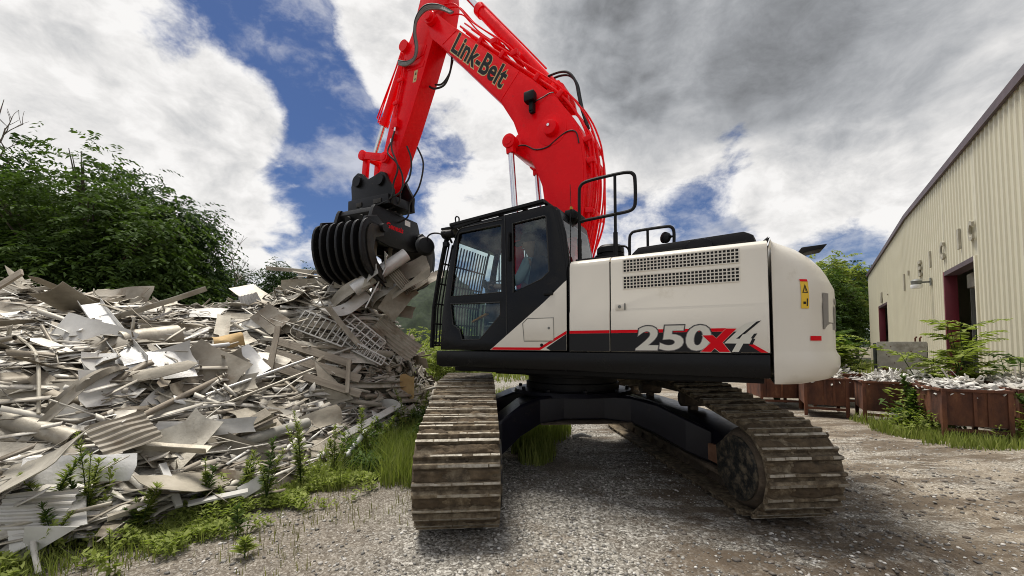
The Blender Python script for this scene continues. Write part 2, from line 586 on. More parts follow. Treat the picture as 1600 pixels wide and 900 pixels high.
def make_mesh(name, mb, mat, bevel=0.0, smooth=35, fix=True, seg=2):
    me = bpy.data.meshes.new(name)
    bm = bmesh.new()
    vv = [bm.verts.new(p) for p in mb.v]
    for f in mb.f:
        try:
            bm.faces.new([vv[i] for i in f])
        except ValueError:
            pass
    if fix:
        bmesh.ops.recalc_face_normals(bm, faces=bm.faces)
    if bevel:
        es = [e for e in bm.edges if len(e.link_faces) == 2 and e.calc_face_angle(0) > R(28)]
        bmesh.ops.bevel(bm, geom=es, offset=bevel, segments=seg, profile=.6, affect='EDGES', clamp_overlap=True)
    if smooth:
        for f in bm.faces:
            f.smooth = True
        for e in bm.edges:
            if len(e.link_faces) == 2 and e.calc_face_angle(0) > R(smooth):
                e.smooth = False
    bm.to_mesh(me)
    bm.free()
    me.materials.append(MATS[mat])
    return me


def link(name, me, parent=None, loc=None, rot=None, mat4=None):
    o = bpy.data.objects.new(name, me)
    COL.objects.link(o)
    if parent is not None:
        o.parent = parent
    if mat4 is not None:
        o.matrix_local = mat4
    if loc is not None:
        o.location = loc
    if rot is not None:
        o.rotation_euler = rot
    return o


def obj(name, mb, mat, parent=None, bevel=0.0, smooth=35, label=None, **kw):
    o = link(name, make_mesh(name, mb, mat, bevel, smooth), parent, **kw)
    if label:
        o['label'] = label
    return o


def tag(o, label, cat, group=None, kind=None):
    o['label'] = label
    o['category'] = cat
    if group:
        o['group'] = group
    if kind:
        o['kind'] = kind
    return o


def empty(name, loc=(0, 0, 0), rz=0.0, parent=None):
    o = bpy.data.objects.new(name, None)
    COL.objects.link(o)
    o.location = loc
    o.rotation_euler = (0, 0, rz)
    o.empty_display_size = .3
    if parent is not None:
        o.parent = parent
    return o


def np_mesh(name, V, Fq, mat, tint=None, smooth=False):
    """fast mesh from numpy arrays; Fq = (n,k) faces"""
    me = bpy.data.meshes.new(name)
    V = np.asarray(V, dtype=np.float32)
    Fq = np.asarray(Fq, dtype=np.int32)
    me.vertices.add(len(V))
    me.vertices.foreach_set('co', V.ravel())
    k = Fq.shape[1]
    me.loops.add(Fq.size)
    me.loops.foreach_set('vertex_index', Fq.ravel())
    me.polygons.add(len(Fq))
    me.polygons.foreach_set('loop_start', np.arange(0, Fq.size, k, dtype=np.int32))
    me.polygons.foreach_set('loop_total', np.full(len(Fq), k, dtype=np.int32))
    if smooth:
        me.polygons.foreach_set('use_smooth', np.ones(len(Fq), dtype=bool))
    me.update(calc_edges=True)
    if tint is not None:
        a = me.attributes.new('tint', 'FLOAT', 'POINT')
        a.data.foreach_set('value', np.asarray(tint, dtype=np.float32))
    me.materials.append(MATS[mat])
    return me


def catmull(pts, n=6):
    pts = [Vector(p) for p in pts]
    out_ = []
    for i in range(len(pts) - 1):
        p0, p1, p2, p3 = pts[max(i - 1, 0)], pts[i], pts[i + 1], pts[min(i + 2, len(pts) - 1)]
        for k in range(n):
            t = k / n
            out_.append(.5 * ((2 * p1) + (p2 - p0) * t + (2 * p0 - 5 * p1 + 4 * p2 - p3) * t * t + (3 * p1 - p0 - 3 * p2 + p3) * t ** 3))
    out_.append(pts[-1])
    return out_


def text_geo(body, bold=0.0, shear=0.0, spacing=1.0, res=4):
    """flat outline of lettering from the built-in font: (verts, faces, width, height)"""
    cu = bpy.data.curves.new('lettering', 'FONT')
    cu.body = body
    cu.offset = bold
    cu.shear = shear
    cu.space_character = spacing
    cu.resolution_u = res
    cu.fill_mode = 'FRONT'
    o = bpy.data.objects.new('lettering', cu)
    COL.objects.link(o)
    dg = bpy.context.evaluated_depsgraph_get()
    me = bpy.data.meshes.new_from_object(o.evaluated_get(dg))
    vs = [tuple(v.co) for v in me.vertices]
    fs = [tuple(p.vertices) for p in me.polygons]
    bpy.data.objects.remove(o)
    bpy.data.curves.remove(cu)
    bpy.data.meshes.remove(me)
    x0, x1 = min(v[0] for v in vs), max(v[0] for v in vs)
    y0, y1 = min(v[1] for v in vs), max(v[1] for v in vs)
    return [((v[0] - x0) / (x1 - x0), (v[1] - y0) / (y1 - y0)) for v in vs], fs


def text_obj(name, body, mat, fn, parent=None, bold=0.0, shear=0.0, spacing=1.0, thick=0.0, label=None):
    """lettering mapped by fn(s,t,depth) with s,t in 0..1"""
    vs, fs = text_geo(body, bold, shear, spacing)
    mb = MB()
    if thick:
        n = len(vs)
        V = [fn(s, t, 0) for s, t in vs] + [fn(s, t, thick) for s, t in vs]
        edge = {}
        for f in fs:
            for i in range(len(f)):
                e = (f[i], f[(i + 1) % len(f)])
                if (e[1], e[0]) in edge:
                    del edge[(e[1], e[0])]
                else:
                    edge[e] = 1
        F = [tuple(i + n for i in f) for f in fs] + [(a, b, b + n, a + n) for a, b in edge]
        mb.add(V, F)
    else:
        mb.add([fn(s, t, 0) for s, t in vs], fs)
    return obj(name, mb, mat, parent, smooth=0, label=label)


# ---- value noise in numpy
def _hash(ix, iy, seed):
    h = (ix * 374761393 + iy * 668265263 + seed * 982451653) & 0xFFFFFFFF
    h = ((h ^ (h >> 13)) * 1274126177) & 0xFFFFFFFF
    return ((h ^ (h >> 16)) & 0xFFFF) / 65535.0


def vnoise(x, y, seed=0):
    x, y = np.asarray(x, float), np.asarray(y, float)
    ix, iy = np.floor(x).astype(np.int64), np.floor(y).astype(np.int64)
    fx, fy = x - ix, y - iy
    ux, uy = fx * fx * (3 - 2 * fx), fy * fy * (3 - 2 * fy)
    a, b = _hash(ix, iy, seed), _hash(ix + 1, iy, seed)
    c, d = _hash(ix, iy + 1, seed), _hash(ix + 1, iy + 1, seed)
    return (a * (1 - ux) + b * ux) * (1 - uy) + (c * (1 - ux) + d * ux) * uy


def fbm(x, y, octv=4, seed=0):
    t, a, s = 0, .5, 0
    x, y = np.asarray(x, float), np.asarray(y, float)
    for k in range(octv):
        t = t + a * vnoise(x * 2 ** k, y * 2 ** k, seed + k)
        s += a
        a *= .5
    return t / s


def sstep(a, b, x):
    t = np.clip((np.asarray(x, float) - a) / (b - a), 0, 1)
    return t * t * (3 - 2 * t)

# ------------------------------------------------------------------ ground
def ground_z(x, y):
    x, y = np.asarray(x, float), np.asarray(y, float)
    n = (fbm(x * .55, y * .55, 4, 3) - .5) * .10
    fine = (fbm(x * 3.1, y * 3.1, 4, 9) - .5) * .05
    rut = np.sin((x * .35 + y * 1.0) * 3.1 + 2.5 * fbm(x * .4, y * .4, 2, 5)) * .022 * sstep(2.6, 3.6, x) * (1 - sstep(9, 12, x))
    clod = sstep(.60, .72, fbm(x * 1.4 + 4, y * 1.4, 4, 21)) * .045 * sstep(.2, 1.6, x) * (1 - sstep(4.2, 5.5, y))
    flat = 1 - .8 * sstep(1.0, .3, np.abs(x - .8) / 2.6) * sstep(1.0, .5, np.abs(y - 5.5) / 3.2)
    return (n + fine + rut + clod) * flat * (1 - sstep(30, 80, np.hypot(x, y))) - .012


def axis_pts(lo, hi, d0, growth):
    p, d = [0.0], d0
    while p[-1] < hi:
        p.append(p[-1] + d)
        if p[-1] > 6:
            d *= growth
    q, d = [0.0], d0
    while q[-1] > lo:
        q.append(q[-1] - d)
        if q[-1] < -6:
            d *= growth
    return np.array(sorted(set(p + q)))


gx = axis_pts(-900, 900, .06, 1.06)
gy = axis_pts(-60, 1500, .06, 1.06)
GX, GY = np.meshgrid(gx, gy, indexing='ij')
V = np.stack([GX, GY, ground_z(GX, GY)], -1).reshape(-1, 3)
nx, ny = len(gx), len(gy)
ii, jj = np.meshgrid(np.arange(nx - 1), np.arange(ny - 1), indexing='ij')
b0 = (ii * ny + jj).ravel()
F = np.stack([b0, b0 + ny, b0 + ny + 1, b0 + 1], -1)

m, t = material('yard')
pos = t.n('ShaderNodeTexCoord').outputs['Object']
sp = t.n('ShaderNodeSeparateXYZ')
t.put(sp.inputs[0], pos)
X, Y = sp.outputs[0], sp.outputs[1]
warp_ = t.vmath('ADD', pos, t.vmath('SCALE', t.vmath('SUBTRACT', t.n('ShaderNodeTexNoise', i={'Vector': pos, 'Scale': 30.0}).outputs['Color'], (.5, .5, .5)), scale=.02))
vo = t.n('ShaderNodeTexVoronoi', i={'Vector': warp_, 'Scale': 42.0})
vo2 = t.n('ShaderNodeTexVoronoi', i={'Vector': warp_, 'Scale': 85.0})
cellv = t.n('ShaderNodeSeparateColor')
t.put(cellv.inputs[0], vo.outputs['Color'])
cell2 = t.n('ShaderNodeSeparateColor')
t.put(cell2.inputs[0], vo2.outputs['Color'])
stone = t.ramp(cellv.outputs[0], [(0, (.05, .044, .036)), (.3, (.14, .128, .108)), (.6, (.25, .232, .20)), (.82, (.42, .395, .35)), (1, (.74, .71, .65))])
stone2 = t.ramp(cell2.outputs[1], [(0, (.045, .039, .032)), (.45, (.16, .146, .122)), (.8, (.36, .335, .29)), (1, (.68, .65, .59))])
gravel = t.mix(.45, stone, stone2)
dirt = t.ramp(t.noise(pos, 5.0, 8, .7), [(.3, (.085, .066, .047)), (.5, (.15, .121, .09)), (.7, (.24, .20, .152))])
mud = t.ramp(t.noise(pos, 8.0, 8, .7), [(.3, (.045, .031, .020)), (.5, (.085, .060, .038)), (.7, (.14, .105, .07))])
soil = t.ramp(t.noise(pos, 3.0, 8, .7), [(.3, (.05, .045, .028)), (.5, (.09, .085, .05)), (.7, (.14, .13, .08))])
big = t.noise(pos, .55, 6, .62)
mid = t.noise(pos, 1.7, 7, .65)
# loose gravel lies thinner in the wheel tracks on the right and at the left edge
fd = t.smooth(t.math('ADD', big, t.math('MULTIPLY', mid, .5)), .74, .86)
leftd = t.smooth(t.math('ADD', X, t.math('MULTIPLY', mid, 1.2)), .1, -.9)
fd = t.math('MAXIMUM', fd, t.math('MULTIPLY', leftd, .85))
c = t.mix(fd, gravel, t.mix(.35, dirt, stone2))
mudm = t.math('MULTIPLY', t.smooth(t.noise(pos, 1.3, 8, .7), .52, .60), t.smooth(X, .2, 1.2))
mudm = t.math('MULTIPLY', mudm, t.smooth(Y, 5.6, 4.4))
mudm = t.math('MAXIMUM', mudm, t.math('MULTIPLY', t.smooth(t.noise(pos, 2.1, 8, .7), .40, .52), t.math('MULTIPLY', t.smooth(X, .8, 1.6), t.smooth(Y, 3.7, 3.0))))
c = t.mix(t.math('MULTIPLY', mudm, .85), c, mud)
far = t.vmath('LENGTH', pos)
c = t.mix(t.smooth(far, 16, 34), c, soil)
tan = t.math('MULTIPLY', t.smooth(X, 2.4, 4.2), t.smooth(t.noise(pos, .8, 6, .65), .38, .60))
c = t.mix(t.math('MULTIPLY', tan, .7), c, t.mix(.4, (.33, .265, .185), stone2))
# ruts: churned brown earth in long streaks across the right of the yard
rm = t.n('ShaderNodeMapping')
t.put(rm.inputs[0], pos)
rm.inputs['Rotation'].default_value = (0, 0, R(-22))
rm.inputs['Scale'].default_value = (.38, 1.9, 1)
rutn = t.noise(rm.outputs[0], 1.5, 8, .68)
rutf = t.math('MULTIPLY', t.smooth(rutn, .47, .57), t.math('MULTIPLY', t.smooth(X, .5, 1.8), t.smooth(X, 9.5, 7.0)))
c = t.mix(t.math('MULTIPLY', rutf, .9), c, t.mix(.45, mud, dirt))
b = t.n('ShaderNodeBsdfPrincipled')
t.put(b.inputs['Base Color'], c)
b.inputs['Roughness'].default_value = .92
b.inputs['Specular IOR Level'].default_value = .25
bp = t.n('ShaderNodeBump')
bp.inputs['Strength'].default_value = .9
bp.inputs['Distance'].default_value = .012
hgt = t.math('ADD', t.math('SUBTRACT', 1.0, vo.outputs['Distance']), t.math('MULTIPLY', t.noise(pos, 60, 5, .7), .8))
t.put(bp.inputs['Height'], hgt)
t.put(b.inputs['Normal'], bp.outputs[0])
finish(t, b)
g = link('ground', np_mesh('ground', V, F, 'yard', smooth=True))
g['kind'] = 'structure'
g['label'] = 'grey gravel yard with brown mud and dirt patches'

# ------------------------------------------------------------------ loose stones, clods
ICO_V = []
_bm = bmesh.new()
bmesh.ops.create_icosphere(_bm, subdivisions=1, radius=1)
_bm.verts.index_update()
ICO_V = np.array([v.co for v in _bm.verts])
ICO_F = np.array([[v.index for v in f.verts] for f in _bm.faces])
_bm.free()


def scatter_lumps(name, pts, sizes, mat, squash=.6):
    n = len(pts)
    V0 = ICO_V[None] * (1 + (rng.random((n, len(ICO_V), 1)) - .5) * .55)
    V0 = V0 * np.stack([np.ones(n), .6 + .5 * rng.random(n), squash * (.7 + .5 * rng.random(n))], -1)[:, None]
    a = rng.random(n) * 6.283
    ca, sa = np.cos(a)[:, None], np.sin(a)[:, None]
    x = V0[..., 0] * ca - V0[..., 1] * sa
    y = V0[..., 0] * sa + V0[..., 1] * ca
    P = np.stack([x, y, V0[..., 2]], -1) * sizes[:, None, None] + pts[:, None]
    Fx = (ICO_F[None] + (np.arange(n) * len(ICO_V))[:, None, None]).reshape(-1, 3)
    m_, t_ = None, None
    o = link(name, np_mesh(name, P.reshape(-1, 3), Fx, mat, tint=np.repeat(rng.random(n), len(ICO_V)), smooth=False))
    o['kind'] = 'stuff'
    return o


def stone_mat(name, stops):
    m, t = material(name)
    at = t.n('ShaderNodeAttribute', attribute_name='tint').outputs['Fac']
    geo = t.n('ShaderNodeNewGeometry').outputs['Position']
    c = t.ramp(at, stops)
    c = t.mix(.25, c, t.ramp(t.noise(geo, 40, 4), [(.3, .08), (.7, .40)]))
    b = t.n('ShaderNodeBsdfPrincipled')
    t.put(b.inputs['Base Color'], c)
    b.inputs['Roughness'].default_value = .9
    finish(t, b)


stone_mat('loose_stone', [(0, (.07, .062, .052)), (.35, (.19, .175, .15)), (.65, (.35, .33, .29)), (.9, (.56, .53, .48)), (1, (.75, .72, .67))])
stone_mat('clod', [(0, (.05, .036, .023)), (.5, (.095, .07, .045)), (1, (.16, .12, .08))])

n = 26000
d = 1.7 + 7.5 * rng.random(n) ** 1.9
ang = (rng.random(n) * 2 - 1) * 1.05
px_, py_ = d * np.sin(ang) * 1.1, d * np.cos(ang) + .1
keep = (fbm(px_ * .8, py_ * .8, 4, 31) > .36) & ~((px_ < -.2) & (rng.random(n) < .45))
px_, py_ = px_[keep], py_[keep]
sz = .005 + .014 * rng.random(len(px_)) ** 2.6
scatter_lumps('gravel_stones', np.stack([px_, py_, ground_z(px_, py_) + sz * .25], -1), sz, 'loose_stone')
o = bpy.data.objects['gravel_stones']
o['label'] = 'loose grey and white crushed gravel strewn over the yard'
o['category'] = 'gravel'

cl = []
for cx, cy, r, k in ((1.5, 2.5, .35, 90), (2.05, 2.75, .4, 110), (2.6, 3.2, .45, 120), (.95, 2.35, .25, 60), (4.1, 4.0, .6, 90), (4.9, 4.6, .7, 90), (3.4, 3.1, .4, 60),
                     (2.0, 3.4, .45, 90), (5.6, 4.2, .7, 60), (1.35, 5.9, .5, 60), (2.5, 2.25, .4, 60)):
    a, rr = rng.random(k) * 6.283, r * np.sqrt(rng.random(k))
    cl.append(np.stack([cx + 1.5 * rr * np.cos(a), cy + .7 * rr * np.sin(a)], -1))
cl = np.concatenate(cl)
sz = .006 + .028 * rng.random(len(cl)) ** 3
o = scatter_lumps('mud_clods', np.stack([cl[:, 0], cl[:, 1], ground_z(cl[:, 0], cl[:, 1]) + sz * .15], -1), sz, 'clod', .5)
o['label'] = 'clods of brown mud dropped on the gravel in front of the tracks'
o['category'] = 'mud'

# ------------------------------------------------------------------ distant wooded hill
nx, ny = 150, 50
u = np.linspace(-1, 1, nx)
v = np.linspace(0, 1, ny)
UU, VV = np.meshgrid(u, v, indexing='ij')
hx = UU * 210 - 40
hy = 170 + VV * 120
prof = 34 * np.exp(-((hx + 40) / 26) ** 2) + 8 + 6 * np.exp(-((hx - 120) / 40) ** 2)
hz = prof * np.sin(np.clip(VV, 0, 1) * math.pi) ** .8 - 2
hz = hz + (fbm(hx * .16, hy * .16, 4, 77) - .4) * 6 * sstep(0, .1, VV) + rng.random(hx.shape) * 4.0
V = np.stack([hx, hy, hz], -1).reshape(-1, 3)
ii, jj = np.meshgrid(np.arange(nx - 1), np.arange(ny - 1), indexing='ij')
b0 = (ii * ny + jj).ravel()
h = link('hill', np_mesh('hill', V, np.stack([b0, b0 + ny, b0 + ny + 1, b0 + 1], -1), 'hill', smooth=False))
h['kind'] = 'structure'


# ------------------------------------------------------------------ leaves, trees, plants
def leaf_quads(P, D, N, L, W, tint, fold=.15):
    """rhombic leaves at P along D with face normal N -> verts, faces, tint"""
    n = len(P)
    Sd = np.cross(D, N)
    Sd /= np.linalg.norm(Sd, axis=1, keepdims=True) + 1e-9
    L, W = L[:, None], W[:, None]
    a = P
    mid = P + D * L * .45
    b = mid + Sd * W * .5 + N * W * fold
    c_ = P + D * L - N * L * .12
    e = mid - Sd * W * .5 + N * W * fold
    V = np.stack([a, b, c_, e], 1).reshape(-1, 3)
    F = np.arange(n * 4).reshape(n, 4)
    return V, F, np.repeat(tint, 4)


def unit(v):
    return v / (np.linalg.norm(v, axis=-1, keepdims=True) + 1e-9)


def crown_mesh(name, blobs_, nclump, per, leaf, mat, droop=.5, seed=0, flatness=.5, clump=.5):
    """foliage: layered sprays of leaves through several ellipsoid volumes"""
    r_ = np.random.default_rng(seed)
    tot = sum(b_[3] * b_[4] * b_[5] for b_ in blobs_) ** 1.0
    VV, TT = [], []
    for (cx, cy, cz, rx, ry, rz) in blobs_:
        k = max(6, int(nclump * rx * ry * rz / tot))
        dirs = unit(r_.normal(size=(k, 3)))
        rad = (.45 + .62 * r_.random(k) ** .6)
        cc = np.array([cx, cy, cz]) + dirs * rad[:, None] * np.array([rx, ry, rz])
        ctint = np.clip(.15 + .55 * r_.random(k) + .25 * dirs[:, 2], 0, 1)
        # each clump: a drooping spray with leaflets on both sides
        for s in range(k):
            out = unit(dirs[s] * np.array([1, 1, .35]) + r_.normal(size=3) * .45)
            nb = max(2, per // 12)
            for q in range(nb):
                ax = unit(out + r_.normal(size=3) * .75 * np.array([1, 1, .5]))
                ln = clump * (.6 + .8 * r_.random())
                m_ = 12
                tt = (np.arange(m_) + .5) / m_
                base = cc[s] + r_.normal(size=3) * clump * .35 + ax * (tt * ln)[:, None] + np.array([0, 0, -1]) * (droop * ln * tt ** 2)[:, None]
                side = unit(np.cross(ax, [0, 0, 1]) + 1e-6)
                sg = np.where(np.arange(m_) % 2 == 0, 1, -1)[:, None]
                D = unit(side * sg + ax * .6 + np.array([0, 0, -droop * .9]) + r_.normal(size=(m_, 3)) * .22)
                N = unit(np.array([0, 0, 1]) + r_.normal(size=(m_, 3)) * flatness)
                L = leaf * (.7 + .6 * r_.random(m_))
                v_, f_, t_ = leaf_quads(base, D, N, L, L * .42, np.clip(ctint[s] + .25 * (r_.random(m_) - .5), 0, 1))
                VV.append(v_)
                TT.append(t_)
    V = np.concatenate(VV)
    return np_mesh(name, V, np.arange(len(V)).reshape(-1, 4), mat, tint=np.concatenate(TT))


def limb_set(mb, base, top, blobs_, r0, seed=0):
    r_ = random.Random(seed)
    base, top = Vector(base), Vector(top)
    mid = base.lerp(top, .5) + Vector((r_.uniform(-.2, .2), r_.uniform(-.2, .2), 0))
    trunk = catmull([base - Vector((0, 0, .2)), base.lerp(mid, .5), mid, top], 4)
    mb.tube(trunk, [r0 * (1 - .75 * k / (len(trunk) - 1)) for k in range(len(trunk))], 8)
    for (cx, cy, cz, rx, ry, rz) in blobs_:
        for q in range(3):
            f = r_.uniform(.3, .8)
            p0 = trunk[int(f * (len(trunk) - 1))]
            p2 = Vector((cx + r_.uniform(-.6, .6) * rx, cy + r_.uniform(-.6, .6) * ry, cz + r_.uniform(-.2, .7) * rz))
            p1 = p0.lerp(p2, .5) + Vector((0, 0, .1 * (p2 - p0).length))
            pp = catmull([p0, p1, p2], 4)
            mb.tube(pp, [r0 * .4 * (1 - .85 * k / (len(pp) - 1)) for k in range(len(pp))], 5)


def tree(name, label, base, blobs_, nclump, per, leaf, mat, r0=.16, seed=0, cat='tree', group=None, **kw):
    """blobs_ are relative to base"""
    t_ = empty(name, base)
    rr_ = random.Random(seed * 7 + 1)
    extra = []
    for (cx, cy, cz, rx, ry, rz) in blobs_[:3]:
        for q in range(5):
            a = rr_.uniform(0, 6.283)
            e_ = rr_.uniform(.15, 1.3)
            k_ = rr_.uniform(.95, 1.2)
            r_ = rr_.uniform(.16, .34)
            extra.append((cx + rx * k_ * math.cos(a) * math.cos(e_), cy + ry * k_ * math.sin(a) * math.cos(e_), cz + rz * k_ * math.sin(e_), rx * r_, ry * r_, rz * r_ * 1.1))
    blobs_ = [(b_[0], b_[1], b_[2], b_[3] * .88, b_[4] * .88, b_[5] * .86) for b_ in blobs_] + extra
    mb = MB()
    limb_set(mb, (0, 0, 0), (blobs_[0][0], blobs_[0][1], blobs_[0][2] + blobs_[0][5] * .5), blobs_, r0, seed)
    obj('trunk', mb, 'bark', t_)
    link('crown', crown_mesh('crown', blobs_, nclump, per, leaf, mat, seed=seed, **kw), t_)
    tag(t_, label, cat, group)
    return t_


TG = 'trees behind the scrap heap'
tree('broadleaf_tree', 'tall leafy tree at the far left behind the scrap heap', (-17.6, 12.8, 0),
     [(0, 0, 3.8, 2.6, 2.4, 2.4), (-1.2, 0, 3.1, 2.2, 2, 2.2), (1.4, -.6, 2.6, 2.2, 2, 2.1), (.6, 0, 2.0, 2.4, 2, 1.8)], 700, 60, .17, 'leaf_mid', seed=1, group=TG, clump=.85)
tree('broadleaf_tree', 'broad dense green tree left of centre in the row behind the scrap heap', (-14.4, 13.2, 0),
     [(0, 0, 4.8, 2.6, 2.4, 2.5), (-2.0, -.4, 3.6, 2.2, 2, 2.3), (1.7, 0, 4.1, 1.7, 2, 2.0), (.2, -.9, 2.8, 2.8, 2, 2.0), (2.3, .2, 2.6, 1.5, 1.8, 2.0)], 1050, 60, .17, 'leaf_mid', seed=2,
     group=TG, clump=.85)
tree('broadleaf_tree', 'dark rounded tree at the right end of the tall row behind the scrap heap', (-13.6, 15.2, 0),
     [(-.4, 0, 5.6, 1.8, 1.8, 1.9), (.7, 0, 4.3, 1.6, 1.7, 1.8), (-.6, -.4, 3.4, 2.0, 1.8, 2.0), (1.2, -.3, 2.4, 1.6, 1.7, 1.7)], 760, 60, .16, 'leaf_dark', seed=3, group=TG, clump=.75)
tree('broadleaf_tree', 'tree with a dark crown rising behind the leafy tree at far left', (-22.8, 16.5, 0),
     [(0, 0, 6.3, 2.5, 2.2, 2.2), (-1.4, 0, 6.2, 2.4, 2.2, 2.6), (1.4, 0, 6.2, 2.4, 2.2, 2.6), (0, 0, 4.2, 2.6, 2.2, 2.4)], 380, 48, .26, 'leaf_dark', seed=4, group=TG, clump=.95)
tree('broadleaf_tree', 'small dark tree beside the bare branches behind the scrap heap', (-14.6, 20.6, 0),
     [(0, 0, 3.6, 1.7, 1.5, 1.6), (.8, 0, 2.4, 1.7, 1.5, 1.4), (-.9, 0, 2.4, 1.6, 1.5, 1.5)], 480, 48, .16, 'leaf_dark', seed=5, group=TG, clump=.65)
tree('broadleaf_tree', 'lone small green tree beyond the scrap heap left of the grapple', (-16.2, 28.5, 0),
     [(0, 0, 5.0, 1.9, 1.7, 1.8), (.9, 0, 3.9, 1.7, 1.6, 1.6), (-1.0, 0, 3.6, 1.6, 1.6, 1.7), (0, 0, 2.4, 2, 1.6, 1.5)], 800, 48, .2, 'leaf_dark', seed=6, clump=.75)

# shrubs and saplings low behind the heap
k = 0
for (x, y, r_, h_, lab) in ((-10.6, 13.4, 1.4, 1.7, 'light green bushes under the dark tree behind the heap'),
                            (-12.0, 12.6, 1.4, 1.6, 'low green bush in front of the broad tree behind the heap'),
                            (-5.0, 16.0, 1.7, 1.5, 'pale bush behind the heap below the grapple'),
                            (-2.9, 17.5, 1.6, 1.3, 'light green bush between heap and cab, nearest the wooded hill'),
                            (-4.6, 24.0, 2.6, 2.4, 'rounded bush on the slope seen just left of the cab'),
                            (-8.2, 18.0, 1.8, 2.2, 'green bush right of the bare branches behind the heap')):
    s_ = empty('shrub', (x, y, 0))
    mb = MB()
    for q in range(5):
        a = q * 1.257 + k
        mb.tube([(0, 0, -.1), (.3 * r_ * math.cos(a), .3 * r_ * math.sin(a), h_ * .5), (.6 * r_ * math.cos(a), .6 * r_ * math.sin(a), h_ * .85)], [.03, .02, .008], 5)
    obj('stem', mb, 'bark', s_)
    link('crown', crown_mesh('crown', [(0, 0, h_ * .55, r_, r_ * .8, h_ * .5), (r_ * .5, 0, h_ * .4, r_ * .6, r_ * .6, h_ * .4)], 130, 48, .15, 'leaf_light', seed=40 + k, clump=.42), s_)
    tag(s_, lab, 'bush', 'bushes behind the scrap heap')
    k += 1


def branchy(mb, p, d, L, r, depth, rnd, tips=None):
    """bare forking branches"""
    p, d = Vector(p), Vector(d).normalized()
    q = p + d * L
    bend = p.lerp(q, .5) + Vector((rnd.uniform(-.08, .08), rnd.uniform(-.08, .08), rnd.uniform(-.02, .06))) * L
    mb.tube(catmull([p, bend, q], 3), [r * (1 - .4 * k / 6) for k in range(7)], 5)
    if depth == 0:
        return
    for s in range(2 + (rnd.random() < .5)):
        nd = (d + Vector((rnd.uniform(-.8, .8), rnd.uniform(-.8, .8), rnd.uniform(-.2, .6)))).normalized()
        branchy(mb, bend.lerp(q, rnd.uniform(.2, 1)), nd, L * rnd.uniform(.5, .75), r * .55, depth - 1, rnd)


rd = random.Random(5)
bt = empty('bare_tree', (-12.9, 17.6, 0))
mb = MB()
branchy(mb, (0, 0, 0), (.02, 0, 1), 2.7, .075, 1, rd)
branchy(mb, (.02, 0, 2.6), (.35, 0, 1), 1.7, .05, 3, rd)
obj('trunk', mb, 'dead_wood', bt)
tag(bt, 'leafless forked tree standing behind the scrap heap', 'tree')
bt = empty('bare_tree', (-21.0, 15.6, 0))
mb = MB()
branchy(mb, (0, 0, 0), (0, 0, 1), 8.0, .12, 0, rd)
for z in (6.8, 7.6, 8.4, 9.2):
    branchy(mb, (0, 0, z), (rd.uniform(.2, .9), rd.uniform(-.4, .2), .7), 1.2, .035, 2, rd)
mb.tube([(0, 0, 8), (.2, 0, 10.2), (.5, 0, 11.4)], [.06, .035, .01], 5)
obj('trunk', mb, 'dead_wood', bt)
tag(bt, 'bare twigs sticking up above the trees at the left edge', 'tree')

# trees between machine and building
TG2 = 'trees beside the building'
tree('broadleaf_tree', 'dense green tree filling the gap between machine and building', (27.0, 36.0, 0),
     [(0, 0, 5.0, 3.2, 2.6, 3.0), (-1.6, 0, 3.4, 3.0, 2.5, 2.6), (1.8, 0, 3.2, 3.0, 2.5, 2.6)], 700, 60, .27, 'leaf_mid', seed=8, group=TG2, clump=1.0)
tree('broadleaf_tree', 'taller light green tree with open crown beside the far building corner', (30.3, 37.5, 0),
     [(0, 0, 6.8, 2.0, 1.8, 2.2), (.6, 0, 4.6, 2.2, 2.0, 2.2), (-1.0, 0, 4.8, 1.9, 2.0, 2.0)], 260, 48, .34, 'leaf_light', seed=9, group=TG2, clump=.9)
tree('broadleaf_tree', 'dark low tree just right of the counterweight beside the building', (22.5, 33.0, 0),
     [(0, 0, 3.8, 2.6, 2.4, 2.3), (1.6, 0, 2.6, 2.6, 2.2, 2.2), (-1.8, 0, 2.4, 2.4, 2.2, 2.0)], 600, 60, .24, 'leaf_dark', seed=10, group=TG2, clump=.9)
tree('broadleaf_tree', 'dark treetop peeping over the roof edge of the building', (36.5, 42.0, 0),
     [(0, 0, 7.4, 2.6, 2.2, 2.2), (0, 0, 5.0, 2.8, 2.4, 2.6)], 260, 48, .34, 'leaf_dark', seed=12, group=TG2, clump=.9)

# ------------------------------------------------------------------ building
BW0 = Vector((10.97, 8.5, 0))
BD = Vector((.603, .798, 0)).normalized()
BN = Vector((-BD.y, BD.x, 0))         # away from the yard is -BN ... yard side is +BN
T0, T1, TR = -4.2, 28.0, 12.0


def roof_z(t_):
    return 7.42 - (abs(t_ - TR) * (.034 if t_ > TR else .028))


bang = math.atan2(BD.y, BD.x)
bld = empty('metal_building', BW0, bang)
tag(bld, 'long beige ribbed metal building with dark red doorways', 'building')
# local frame: x along wall, y = +BN (towards the yard), z up
DOORS = [(2.72, 5.95, 3.9), (18.4, 22.3, 3.97)]
pitch = .305
panel_w = pitch * 3


def rib_profile(x0, x1):
    pts = [(x0, 0.0)]
    x = x0
    while x < x1 - 1e-6:
        for dx, dy in ((.20, 0), (.225, .032), (.28, .032), (.305, 0)):
            if x + dx <= x1 + 1e-6:
                pts.append((x + dx, dy))
        x += pitch
    return pts


